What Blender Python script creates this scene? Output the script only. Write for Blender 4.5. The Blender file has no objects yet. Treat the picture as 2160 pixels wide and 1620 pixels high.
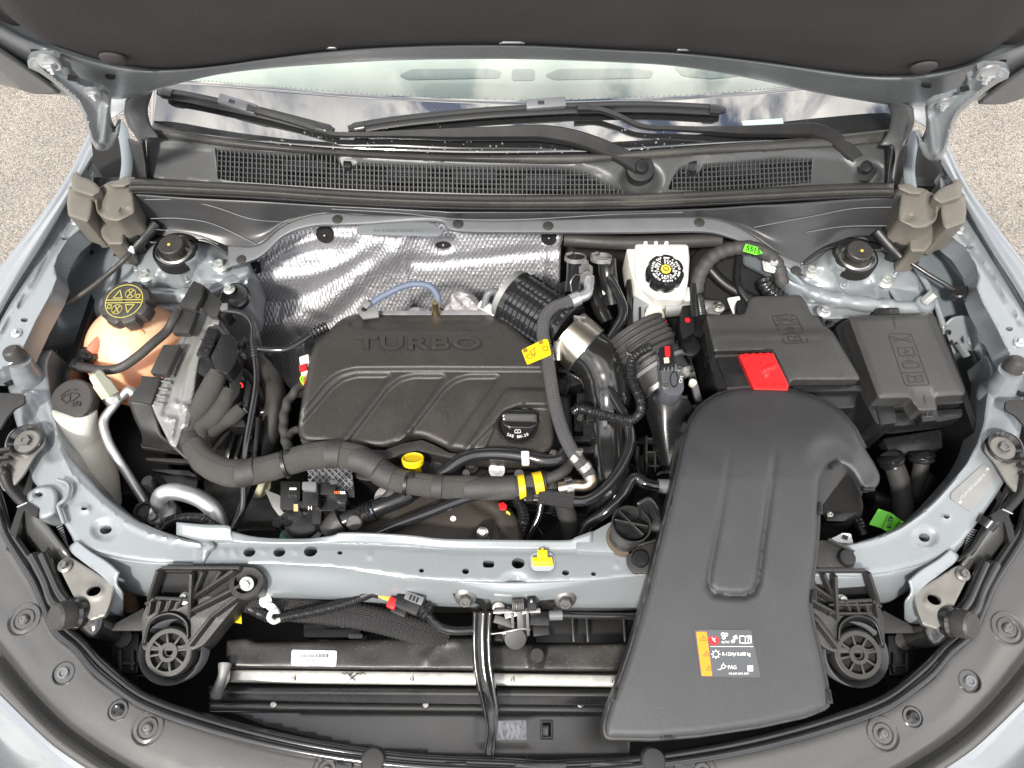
import bpy, bmesh, math, random
import numpy as np
from mathutils import Vector, Matrix
from mathutils.geometry import tessellate_polygon, delaunay_2d_cdt
random.seed(7)
R = math.radians
SC = bpy.context.scene
COL = SC.collection

# ------------------------------------------------------------------ camera
FPX = 1516.0; PITCH = R(62.0); CAMZ = 1.85
cam = bpy.data.cameras.new('camera'); cam.sensor_width = 36; cam.lens = FPX/2160*36
cam.clip_start = 0.05; cam.clip_end = 500
camo = bpy.data.objects.new('camera', cam); COL.objects.link(camo)
camo.location = (0, 0, CAMZ); camo.rotation_euler = (R(90)-PITCH, 0, 0)
SC.camera = camo

# ------------------------------------------------------------------ sky, sun, exposure
SUN_EL, SUN_AZ = 52.0, 205.0      # azimuth measured clockwise from +Y
wd = bpy.data.worlds.new('World'); SC.world = wd; wd.use_nodes = True
nt = wd.node_tree; nt.nodes.clear()
o_ = nt.nodes.new('ShaderNodeOutputWorld'); bg = nt.nodes.new('ShaderNodeBackground')
sky = nt.nodes.new('ShaderNodeTexSky'); sky.sky_type = 'NISHITA'; sky.sun_disc = False
sky.sun_elevation = R(SUN_EL); sky.sun_rotation = R(SUN_AZ); sky.altitude = 0; sky.dust_density = 2.0
tc = nt.nodes.new('ShaderNodeTexCoord'); mp = nt.nodes.new('ShaderNodeMapping')
mp.inputs['Scale'].default_value = (1.0, 1.0, 1.3); mp.inputs['Location'].default_value = (0, 0, 0)
n1 = nt.nodes.new('ShaderNodeTexNoise'); n1.inputs['Scale'].default_value = 6.5; n1.inputs['Detail'].default_value = 9; n1.inputs['Roughness'].default_value = .58; n1.inputs['Distortion'].default_value = .6
cr_ = nt.nodes.new('ShaderNodeValToRGB'); cr_.color_ramp.elements[0].position = .41; cr_.color_ramp.elements[1].position = .52
mx = nt.nodes.new('ShaderNodeMix'); mx.data_type = 'RGBA'
n2 = nt.nodes.new('ShaderNodeTexNoise'); n2.inputs['Scale'].default_value = 4.5; n2.inputs['Detail'].default_value = 6
c2 = nt.nodes.new('ShaderNodeMix'); c2.data_type = 'RGBA'
c2.inputs[6].default_value = (5.0, 5.2, 5.6, 1); c2.inputs[7].default_value = (19.0, 18.0, 16.6, 1)
L = nt.links.new
L(tc.outputs['Generated'], mp.inputs['Vector']); L(mp.outputs[0], n1.inputs['Vector']); L(mp.outputs[0], n2.inputs['Vector'])
L(n1.outputs[0], cr_.inputs[0]); L(cr_.outputs[0], mx.inputs[0]); L(sky.outputs[0], mx.inputs[6])
r2_ = nt.nodes.new('ShaderNodeMapRange'); r2_.inputs[1].default_value = .38; r2_.inputs[2].default_value = .62; L(n2.outputs[0], r2_.inputs[0]); L(r2_.outputs[0], c2.inputs[0]); L(c2.outputs[2], mx.inputs[7])
L(mx.outputs[2], bg.inputs['Color']); bg.inputs['Strength'].default_value = .12
L(bg.outputs[0], o_.inputs['Surface'])
sl = bpy.data.lights.new('sun', 'SUN'); sl.energy = 3.2; sl.angle = R(6); sl.color = (1, .95, .87)
so = bpy.data.objects.new('sun', sl); COL.objects.link(so)
az, el = R(SUN_AZ), R(SUN_EL)
sd = Vector((math.sin(az)*math.cos(el), math.cos(az)*math.cos(el), math.sin(el)))
so.rotation_euler = sd.to_track_quat('Z', 'Y').to_euler(); so.location = sd*20
SC.view_settings.view_transform = 'Standard'; SC.view_settings.look = 'None'
SC.view_settings.exposure = 0.85; SC.view_settings.gamma = 1
SC.cycles.max_bounces = 8; SC.cycles.transparent_max_bounces = 12

# ------------------------------------------------------------------ places: a sight line met with a real plane
_f = (math.cos(PITCH), -math.sin(PITCH)); _d = (-math.sin(PITCH), -math.cos(PITCH))
def ray(px, py):
    u, v = px-1080.0, py-810.0
    return Vector((u, FPX*_f[0]+v*_d[0], FPX*_f[1]+v*_d[1]))
def P(px, py, z):
    r = ray(px, py); return Vector((0, 0, CAMZ)) + r*((z-CAMZ)/r.z)
def PY(px, py, y):
    r = ray(px, py); return Vector((0, 0, CAMZ)) + r*(y/r.y)
def PP(px, py, p0, n):
    r = ray(px, py); c = Vector((0, 0, CAMZ)); return c + r*(((p0-c).dot(n))/r.dot(n))
def S(px, py, z):                       # metres per pixel there
    return ((P(px+1, py, z)-P(px, py, z)).length)

# ------------------------------------------------------------------ outlines
def cr(pts, n=6, closed=False):
    pts = [Vector(p) for p in pts]; m = len(pts); out = []
    if m < 3 and not closed:
        return [pts[0].lerp(pts[1], i/n) for i in range(n+1)]
    rng = range(m if closed else m-1)
    for i in rng:
        if closed: p0, p1, p2, p3 = pts[i-1], pts[i], pts[(i+1) % m], pts[(i+2) % m]
        else:
            p1, p2 = pts[i], pts[i+1]
            p0 = pts[i-1] if i else p1*2-p2
            p3 = pts[i+2] if i+2 < m else p2*2-p1
        for k in range(n):
            t = k/n
            out.append(.5*((2*p1)+(p2-p0)*t+(2*p0-5*p1+4*p2-p3)*t*t+(3*p1-p0-3*p2+p3)*t**3))
    if not closed: out.append(pts[-1].copy())
    return out
def rc(pts, r=6, n=4):                  # polygon with rounded corners
    pts = [Vector(p) for p in pts]; m = len(pts); out = []
    for i in range(m):
        a, b, c = pts[i-1], pts[i], pts[(i+1) % m]
        la, lc = (a-b).length, (c-b).length
        if la < 1e-9 or lc < 1e-9: continue
        k = min(r, la*.45, lc*.45); p = b+(a-b)/la*k; q = b+(c-b)/lc*k
        for j in range(n+1):
            t = j/n; out.append(p*(1-t)**2+b*2*t*(1-t)+q*t*t)
    return out
def rect(cx, cy, w, h, a=0):
    c, s = math.cos(R(a)), math.sin(R(a))
    return [(cx+x*c-y*s, cy+x*s+y*c) for x, y in ((-w/2, -h/2), (w/2, -h/2), (w/2, h/2), (-w/2, h/2))]
def ell(cx, cy, rx, ry=None, n=20, a=0):
    ry = rx if ry is None else ry; c, s = math.cos(R(a)), math.sin(R(a)); o = []
    for i in range(n):
        t = 2*math.pi*i/n; x, y = rx*math.cos(t), ry*math.sin(t); o.append((cx+x*c-y*s, cy+x*s+y*c))
    return o
def mir(pts, cx=2181, dy=20): return [(cx-p[0], p[1]+dy)+tuple(p[2:]) for p in pts]

# ------------------------------------------------------------------ objects
ORG = {}
def tag(o, label=None, cat=None, group=None, kind=None):
    if label: o['label'] = label
    if cat: o['category'] = cat
    if group: o['group'] = group
    if kind: o['kind'] = kind
    return o
def thing(name, label, cat, loc, group=None, kind=None):
    o = bpy.data.objects.new(name, None); o.empty_display_size = .02; COL.objects.link(o)
    o.location = loc; ORG[o.name] = Vector(loc)
    return tag(o, label, cat, group, kind)
def worg(o):
    return ORG.get(o.name, Vector((0, 0, 0)))
def put(name, me, loc, mat=None, parent=None, rot=None, **tg):
    if mat and not me.materials: me.materials.append(mat)
    o = bpy.data.objects.new(name, me); COL.objects.link(o)
    loc = Vector(loc); ORG[o.name] = loc.copy()
    if parent: o.parent = parent; loc = loc-worg(parent)
    o.location = loc
    if rot is not None: o.rotation_euler = rot
    return tag(o, **tg)
def mk(name, bm, mat, parent=None, bev=0, seg=2, ang=32, bang=30, uv=None, recalc=True, **tg):
    if recalc: bmesh.ops.recalc_face_normals(bm, faces=bm.faces)
    if bev:
        es = [e for e in bm.edges if len(e.link_faces) == 2 and e.calc_face_angle(0) > R(bang)]
        if es: bmesh.ops.bevel(bm, geom=es, offset=bev, segments=seg, profile=.6, affect='EDGES', clamp_overlap=True)
    xs = [v.co for v in bm.verts]
    lo = Vector((min(v.x for v in xs), min(v.y for v in xs), min(v.z for v in xs)))
    hi = Vector((max(v.x for v in xs), max(v.y for v in xs), max(v.z for v in xs)))
    c = Vector(((lo.x+hi.x)/2, (lo.y+hi.y)/2, lo.z))
    bmesh.ops.translate(bm, verts=bm.verts, vec=-c)
    for f in bm.faces: f.smooth = True
    me = bpy.data.meshes.new(name); bm.to_mesh(me); bm.free()
    me.set_sharp_from_angle(angle=R(ang))
    return put(name, me, c, mat, parent, **tg)

def prism_bm(top, down, holes=(), bm=None):
    """solid between the outline `top` (world points) and the same outline moved by `down`"""
    bm = bm or bmesh.new(); down = Vector(down)
    loops = [[Vector(p) for p in top]]+[[Vector(p) for p in h] for h in holes]
    T, B = [], []
    for lp in loops:
        T.append([bm.verts.new(p) for p in lp]); B.append([bm.verts.new(p+down) for p in lp])
    for t, b in zip(T, B):
        for i in range(len(t)):
            bm.faces.new((t[i-1], t[i], b[i], b[i-1]))
    if holes:
        ft = [v for t in T for v in t]; fb = [v for t in B for v in t]
        for tr in tessellate_polygon(loops):
            for ff in (ft, fb):
                try: bm.faces.new([ff[i] for i in tr])
                except ValueError: pass
    else:
        bm.faces.new(T[0]); bm.faces.new(B[0])
    return bm
def slab(name, pts, z, t, mat, parent=None, r=0, bev=.0015, holes=(), seg=2, **tg):
    """flat-topped solid: outline in picture points met with height z (or per-point z)"""
    pts = rc(pts, r) if r else [Vector(p) for p in pts]
    top = [P(p[0], p[1], p[2] if len(p) > 2 else z) for p in pts]
    hl = [[P(p[0], p[1], p[2] if len(p) > 2 else z) for p in h] for h in holes]
    return mk(name, prism_bm(top, (0, 0, -t), hl), mat, parent, bev=bev, seg=seg, **tg)
def wallp(name, pts, y, t, mat, parent=None, r=0, bev=.0015, n=None, p0=None, off=None, **tg):
    """solid whose front face stands on the plane y (or plane p0,n); thickness goes away from the viewer"""
    pts = rc(pts, r) if r else [Vector(p) for p in pts]
    if n is None: top = [PY(p[0], p[1], y) for p in pts]; d = Vector((0, t, 0))
    else: top = [PP(p[0], p[1], p0, n) for p in pts]; d = -n.normalized()*t
    return mk(name, prism_bm(top, d), mat, parent, bev=bev, **tg)
def frame(pts):
    """parallel-transport frames along a path"""
    n = len(pts); T = []
    for i in range(n):
        a = pts[max(i-1, 0)]; b = pts[min(i+1, n-1)]; t = (b-a)
        T.append(t.normalized() if t.length > 1e-9 else Vector((0, 0, 1)))
    up = Vector((0, 0, 1))
    if abs(T[0].dot(up)) > .95: up = Vector((0, 1, 0))
    N = [(up-T[0]*up.dot(T[0])).normalized()]
    for i in range(1, n):
        v = N[-1]-T[i]*N[-1].dot(T[i]); N.append(v.normalized() if v.length > 1e-9 else N[-1])
    return T, N, [t.cross(m) for t, m in zip(T, N)]
def tube_bm(path, r, seg=12, fn=None, bm=None, sx=1, sy=1, twist=0):
    bm = bm or bmesh.new(); uvl = bm.loops.layers.uv.verify()
    T, N, B = frame(path); n = len(path); s = 0; rings = []; ss = []
    for i in range(n):
        if i: s += (path[i]-path[i-1]).length
        q = r(i/(n-1)) if callable(r) else r
        row = []
        for k in range(seg):
            a = 2*math.pi*k/seg+twist*s
            rr = q*(fn(s, a) if fn else 1)
            row.append(bm.verts.new(path[i]+N[i]*(math.cos(a)*rr*sx)+B[i]*(math.sin(a)*rr*sy)))
        rings.append(row); ss.append(s)
    r0 = r(0) if callable(r) else r
    for i in range(n-1):
        for k in range(seg):
            f = bm.faces.new((rings[i][k], rings[i][(k+1) % seg], rings[i+1][(k+1) % seg], rings[i+1][k]))
            us = (k/seg, (k+1)/seg, (k+1)/seg, k/seg); vs = (ss[i], ss[i], ss[i+1], ss[i+1])
            for l, u, v in zip(f.loops, us, vs): l[uvl].uv = (u*2*math.pi*r0, v)
    bm.faces.new(rings[0][::-1]); bm.faces.new(rings[-1])
    return bm
def tube(name, pts, r, mat, parent=None, seg=12, res=8, fn=None, smooth=True, sx=1, sy=1, ang=50, step=None, world=False, **tg):
    """round bar or hose through (px,py,z) points"""
    w = [Vector(p) for p in pts] if world else [P(*p[:3]) for p in pts]
    path = cr(w, res) if smooth else w
    if step:                                            # resample evenly (ribbed hoses)
        d = [0]
        for a, b in zip(path, path[1:]): d.append(d[-1]+(b-a).length)
        m = max(4, int(d[-1]/step)); q = []; j = 0
        for i in range(m+1):
            s = d[-1]*i/m
            while j < len(d)-2 and d[j+1] < s: j += 1
            t = (s-d[j])/max(d[j+1]-d[j], 1e-9); q.append(path[j].lerp(path[j+1], min(t, 1)))
        path = q
    if isinstance(r, (list, tuple)):
        rl = list(r)
        def rf(t):
            x = t*(len(rl)-1); i = min(int(x), len(rl)-2); u = x-i; u = u*u*(3-2*u); return rl[i]*(1-u)+rl[i+1]*u
    else: rf = r
    return mk(name, tube_bm(path, rf, seg, fn, sx=sx, sy=sy), mat, parent, ang=ang, **tg)
def ribs(pitch, amp, duty=.5):
    def f(s, a):
        x = (s/pitch) % 1.0
        return 1+amp*(1 if x < duty else -1)*min(1, 6*min(x % duty if x < duty else (x-duty), abs(duty-x) if x < duty else 1-x)) if True else 1
    return f
def sribs(pitch, amp): return lambda s, a: 1+amp*math.sin(2*math.pi*s/pitch)
def basis(n, x=None):
    n = Vector(n).normalized(); x = Vector(x) if x else Vector((1, 0, 0))
    if abs(n.dot(x.normalized())) > .97: x = Vector((0, 1, 0))
    x = (x-n*n.dot(x)).normalized(); y = n.cross(x)
    return Matrix((x, y, n)).transposed()
def lathe_bm(prof, seg=28, lobes=None, M=None, c=None, bm=None):
    """prof: (radius, height); lobes=(count, depth, r_min) scallops the rim"""
    bm = bm or bmesh.new(); M = M or Matrix.Identity(3); c = Vector(c or (0, 0, 0)); rings = []
    for r, h in prof:
        row = []
        if r <= 1e-7: row = [bm.verts.new(c+M@Vector((0, 0, h)))]
        else:
            for k in range(seg):
                a = 2*math.pi*k/seg; q = r
                if lobes and r > lobes[2]:
                    w = max(0, math.cos(lobes[0]*a)); q = r-lobes[1]*(w**2.2)
                row.append(bm.verts.new(c+M@Vector((q*math.cos(a), q*math.sin(a), h))))
        rings.append(row)
    for a, b in zip(rings, rings[1:]):
        if len(a) == 1 and len(b) == 1: continue
        for k in range(seg):
            k2 = (k+1) % seg
            if len(a) == 1: bm.faces.new((a[0], b[k], b[k2]))
            elif len(b) == 1: bm.faces.new((a[k], b[0], a[k2]))
            else: bm.faces.new((a[k], b[k], b[k2], a[k2]))
    a, b = rings[0], rings[-1]
    if len(a) > 1 and len(b) > 1:                       # a ring: close it on itself
        for k in range(seg): bm.faces.new((b[k], a[k], a[(k+1) % seg], b[(k+1) % seg]))
    else:
        for row in (a, b):
            if len(row) > 1: bm.faces.new(row)
    return bm
def lathe(name, prof, c, mat, parent=None, n=(0, 0, 1), seg=28, lobes=None, ang=32, x=None, **tg):
    return mk(name, lathe_bm(prof, seg, lobes, basis(n, x), c), mat, parent, ang=ang, **tg)
def box_bm(c, sx, sy, sz, M=None, bm=None):
    bm = bm or bmesh.new(); M = M or Matrix.Identity(3); c = Vector(c); v = []
    for k in (0, 1):
        for x, y in ((-1, -1), (1, -1), (1, 1), (-1, 1)):
            v.append(bm.verts.new(c+M@Vector((x*sx/2, y*sy/2, (k-.5)*sz))))
    for f in ((0, 1, 2, 3), (4, 5, 6, 7), (0, 1, 5, 4), (1, 2, 6, 5), (2, 3, 7, 6), (3, 0, 4, 7)):
        bm.faces.new([v[i] for i in f])
    return bm
def box(name, c, sx, sy, sz, mat, parent=None, n=(0, 0, 1), x=None, bev=.001, **tg):
    return mk(name, box_bm(c, sx, sy, sz, basis(n, x)), mat, parent, bev=bev, **tg)
def bar(name, a, b, w, h, mat, parent=None, up=(0, 0, 1), bev=.0008, **tg):
    a, b = Vector(a), Vector(b); x = (b-a).normalized(); upv = Vector(up); n = (upv-x*upv.dot(x)).normalized()
    return box(name, (a+b)/2, (b-a).length, w, h, mat, parent, n=n, x=x, bev=bev, **tg)
def surf(name, rows, mat, parent=None, nu=6, nv=6, thick=0, disp=None, ang=60, world=False, lin=False, **tg):
    """smooth sheet through a net of (px,py,z) points"""
    W = [[Vector(p) if world else P(*p[:3]) for p in r] for r in rows]
    A = [cr(r, nu) if not lin else [r[i].lerp(r[i+1], k/nu) for i in range(len(r)-1) for k in range(nu)]+[r[-1]] for r in W]
    colz = [cr([a[i] for a in A], nv) for i in range(len(A[0]))] if len(A) > 1 else None
    bm = bmesh.new(); uvl = bm.loops.layers.uv.verify()
    n, m = len(colz), len(colz[0]); V = []
    for i in range(n):
        r_ = []
        for j in range(m):
            p = colz[i][j]
            if disp: p = p+Vector(disp(i/(n-1), j/(m-1), p))
            r_.append(bm.verts.new(p))
        V.append(r_)
    for i in range(n-1):
        for j in range(m-1):
            f = bm.faces.new((V[i][j], V[i+1][j], V[i+1][j+1], V[i][j+1]))
            for l, (a, b) in zip(f.loops, ((i, j), (i+1, j), (i+1, j+1), (i, j+1))): l[uvl].uv = (a/(n-1), b/(m-1))
    o = mk(name, bm, mat, parent, ang=ang, **tg)
    if thick:
        s = o.modifiers.new('thickness', 'SOLIDIFY'); s.thickness = abs(thick); s.offset = -1 if thick > 0 else 1
    return o

# ------------------------------------------------------------------ sculpted tops
def segdist(X, Y, pts, closed=True):
    """distance of every point to a polyline, with the position along it (0..1)"""
    p = np.array([(q[0], q[1]) for q in pts], float); n = len(p); best = np.full(X.shape, 1e9); tt = np.zeros(X.shape)
    L_ = n if closed else n-1
    for i in range(L_):
        a = p[i]; b = p[(i+1) % n]; d = b-a; l2 = max(d@d, 1e-9)
        t = np.clip(((X-a[0])*d[0]+(Y-a[1])*d[1])/l2, 0, 1)
        q = np.hypot(X-a[0]-t*d[0], Y-a[1]-t*d[1]); m = q < best
        best[m] = q[m]; tt[m] = ((i+t)/L_)[m]
    return best, tt
def inside(X, Y, pts):
    p = np.array([(q[0], q[1]) for q in pts], float); r = np.zeros(X.shape, bool); j = len(p)-1
    for i in range(len(p)):
        yi, yj = p[i, 1], p[j, 1]
        if yi != yj:
            c = ((yi > Y) != (yj > Y)) & (X < (p[j, 0]-p[i, 0])*(Y-yi)/(yj-yi)+p[i, 0]); r ^= c
        j = i
    return r
def sstep(x): x = np.clip(x, 0, 1); return x*x*(3-2*x)
def f_poly(pts, dh, blend=6, r=0):
    if r: pts = rc(pts, r)
    def f(X, Y):
        d, _ = segdist(X, Y, pts); s = np.where(inside(X, Y, pts), d, -d)
        return dh*sstep(s/blend*.5+.5)
    return f
def f_line(pts, dh, w=4, closed=False, sm=0):
    if sm: pts = cr([Vector((p[0], p[1])) for p in pts], sm, closed)
    dd = dh if isinstance(dh, (list, tuple)) else [dh, dh]
    def f(X, Y):
        d, t = segdist(X, Y, pts, closed); h = np.interp(t, np.linspace(0, 1, len(dd)), dd)
        return h*np.exp(-(d/w)**2)
    return f
def f_hill(cx, cy, rx, ry, dh, p=1.0):
    return lambda X, Y: dh*np.exp(-(((X-cx)/rx)**2+((Y-cy)/ry)**2)**p)
class Map:
    """maps picture points to the sculpted top of a thing standing at height z0 (or on a plane)"""
    def __init__(s, z0, feats=(), p0=None, n=None):
        s.z0, s.feats, s.p0 = z0, feats, p0; s.n = Vector(n).normalized() if n else Vector((0, 0, 1))
    def h(s, X, Y):
        H = np.zeros(X.shape)
        for f in s.feats: H = H+f(X, Y)
        return H
    def pts(s, X, Y, H=None):
        if H is None: H = s.h(X, Y)
        return [s.base(x, y, float(h)) for x, y, h in zip(X, Y, H)]
    def base(s, x, y, h=0): return P(x, y, s.z0+h) if s.p0 is None else PP(x, y, s.p0+s.n*h, s.n)
    def __call__(s, x, y, dz=0):
        h = float(s.h(np.array([float(x)]), np.array([float(y)]))[0]); return s.base(x, y, h)+s.n*dz
def hf(name, outline, mp_, mat, parent=None, step=5, rnd=.004, skirt=.02, holes=(), ang=45, sdir=None, **tg):
    outline = [(p[0], p[1]) for p in outline]
    O = []                                              # resample the outline
    for i in range(len(outline)):
        a, b = outline[i], outline[(i+1) % len(outline)]; l = math.hypot(b[0]-a[0], b[1]-a[1]); m = max(1, int(l/(step*1.2)))
        for k in range(m): O.append((a[0]+(b[0]-a[0])*k/m, a[1]+(b[1]-a[1])*k/m))
    area = sum(O[i-1][0]*O[i][1]-O[i][0]*O[i-1][1] for i in range(len(O)))
    if area < 0: O = O[::-1]
    xs = [p[0] for p in O]; ys = [p[1] for p in O]
    cx, cy = sum(xs)/len(xs), sum(ys)/len(ys); sc = (mp_.base(cx+1, cy)-mp_.base(cx, cy)).length; rp = rnd/sc
    gx, gy = np.meshgrid(np.arange(min(xs), max(xs), step), np.arange(min(ys), max(ys), step))
    gx[1::2] += step/2; gx, gy = gx.ravel(), gy.ravel()
    ring = []
    if rp > .8:
        n = len(O)
        for q in (.08, .3, .62):
            for i in range(n):
                a, b = O[i-1], O[(i+1) % n]; dx, dy = b[0]-a[0], b[1]-a[1]; l = math.hypot(dx, dy) or 1
                ring.append((O[i][0]-dy/l*rp*q, O[i][1]+dx/l*rp*q, rp*q))
    d, _ = segdist(gx, gy, O); keep = inside(gx, gy, O) & (d > max(step*.6, rp*.8))
    hl = [[(p[0], p[1]) for p in h] for h in holes]
    for h in hl:
        dd, _ = segdist(gx, gy, h); keep &= (dd > step*.5) & ~inside(gx, gy, h)
    pts = list(O)
    if ring:
        rx = np.array([q[0] for q in ring]); ry = np.array([q[1] for q in ring]); rq = np.array([q[2] for q in ring])
        d, _ = segdist(rx, ry, O); k2 = inside(rx, ry, O) & (d > rq*.85)
        for h in hl: k2 &= ~inside(rx, ry, h)
        pts += [(a, b) for a, b, k in zip(rx, ry, k2) if k]
    edges = [(i, (i+1) % len(O)) for i in range(len(O))]; hidx = []
    for h in hl:
        b = len(pts); pts += h; edges += [(b+i, b+(i+1) % len(h)) for i in range(len(h))]; hidx.append((b, len(h)))
    pts += list(zip(gx[keep], gy[keep]))
    V, E, F, ov, oe, of = delaunay_2d_cdt([Vector(p) for p in pts], edges, [], 0, 1e-4)
    X = np.array([v.x for v in V]); Y = np.array([v.y for v in V])
    Fa = np.array([f for f in F if len(f) == 3]); mx_ = X[Fa].mean(1); my_ = Y[Fa].mean(1); ok = inside(mx_, my_, O)
    for h in hl: ok &= ~inside(mx_, my_, h)
    Fa = Fa[ok]; H = mp_.h(X, Y); d, _ = segdist(X, Y, O)
    if rnd > 0:
        u = np.clip(d/max(rp, 1e-6), 0, 1); H = H-rnd*(1-np.sqrt(np.clip(1-(1-u)**2, 0, 1)))
    W = mp_.pts(X, Y, H); bm = bmesh.new(); bv = [bm.verts.new(w) for w in W]
    for f in Fa:
        try: bm.faces.new([bv[i] for i in f])
        except ValueError: pass
    bmesh.ops.delete(bm, geom=[v for v in bm.verts if not v.link_faces], context='VERTS')
    be = [e for e in bm.edges if len(e.link_faces) == 1]
    bmesh.ops.recalc_face_normals(bm, faces=bm.faces)
    if skirt:
        dn = Vector(sdir).normalized()*skirt if sdir else -mp_.n*skirt; mpv = {}
        for e in be:
            for v in e.verts:
                if v not in mpv: mpv[v] = bm.verts.new(v.co+dn)
        for e in be:
            a, b = e.verts; bm.faces.new((a, b, mpv[b], mpv[a]))
        bmesh.ops.recalc_face_normals(bm, faces=bm.faces)
    # face the sky
    bm.normal_update()
    up = sum(f.normal.dot(mp_.n)*f.calc_area() for f in bm.faces)
    if up < 0: bmesh.ops.reverse_faces(bm, faces=bm.faces)
    return mk(name, bm, mat, parent, ang=ang, recalc=False, **tg)

_fc = {}
def text(name, s, place, size, mat, parent=None, ang=0, depth=.0006, sx=1.0, bold=0, align='CENTER', lift=.0004, spacing=1.0, n=None, **tg):
    """lettering laid on a surface: place(px,py,dz)->point, starting from (px,py) given in `place`"""
    mapf, px, py = place
    key = (s, bold, align, spacing)
    if key not in _fc:
        cu = bpy.data.curves.new('t', 'FONT'); cu.body = s; cu.align_x = align; cu.align_y = 'CENTER'; cu.offset = bold; cu.space_character = spacing
        cu.resolution_u = 3
        ob = bpy.data.objects.new('t', cu); me = bpy.data.meshes.new_from_object(ob)
        _fc[key] = ([v.co.copy() for v in me.vertices], [tuple(p.vertices) for p in me.polygons])
        bpy.data.objects.remove(ob); bpy.data.curves.remove(cu); bpy.data.meshes.remove(me)
    vs, fs = _fc[key]; c, si = math.cos(R(ang)), math.sin(R(ang)); bm = bmesh.new(); T = []; B = []
    for v in vs:
        x, y = v.x*size*sx, -v.y*size; X, Y = px+x*c-y*si, py+x*si+y*c
        T.append(bm.verts.new(mapf(X, Y, lift+depth))); B.append(mapf(X, Y, -.0003))
    B = [bm.verts.new(b) for b in B]; cnt = {}
    for f in fs:
        try: bm.faces.new([T[i] for i in f])
        except ValueError: continue
        for i in range(len(f)):
            a, b = f[i], f[(i+1) % len(f)]; k = (min(a, b), max(a, b)); cnt[k] = cnt.get(k, 0)+1
    for (a, b), k in cnt.items():
        if k == 1: bm.faces.new((T[a], T[b], B[b], B[a]))
    return mk(name, bm, mat, parent, **tg)
def patch(name, pts, mapf, mat, parent=None, t=.0006, lift=.0006, r=0, **tg):
    """thin sticker or plate lying on a surface"""
    pts = rc(pts, r) if r else [Vector(p) for p in pts]
    top = [mapf(p[0], p[1], lift+t) for p in pts]; dn = mapf(pts[0][0], pts[0][1], 0)-mapf(pts[0][0], pts[0][1], t+lift*.5)
    return mk(name, prism_bm(top, dn), mat, parent, **tg)
def strokes(name, lines, mapf, mat, w, parent=None, t=.0005, lift=.0006, **tg):
    """raised or printed line work: list of polylines in picture points, width w in picture points"""
    bm = bmesh.new()
    for ln in lines:
        for a, b in zip(ln, ln[1:]):
            dx, dy = b[0]-a[0], b[1]-a[1]; l = math.hypot(dx, dy) or 1; nx, ny = -dy/l*w/2, dx/l*w/2; ex, ey = dx/l*w/2, dy/l*w/2
            q = [(a[0]+nx-ex, a[1]+ny-ey), (b[0]+nx+ex, b[1]+ny+ey), (b[0]-nx+ex, b[1]-ny+ey), (a[0]-nx-ex, a[1]-ny-ey)]
            top = [mapf(x, y, lift+t) for x, y in q]; dn = mapf(q[0][0], q[0][1], 0)-mapf(q[0][0], q[0][1], lift+t)
            prism_bm(top, dn, bm=bm)
    return mk(name, bm, mat, parent, **tg)
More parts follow.
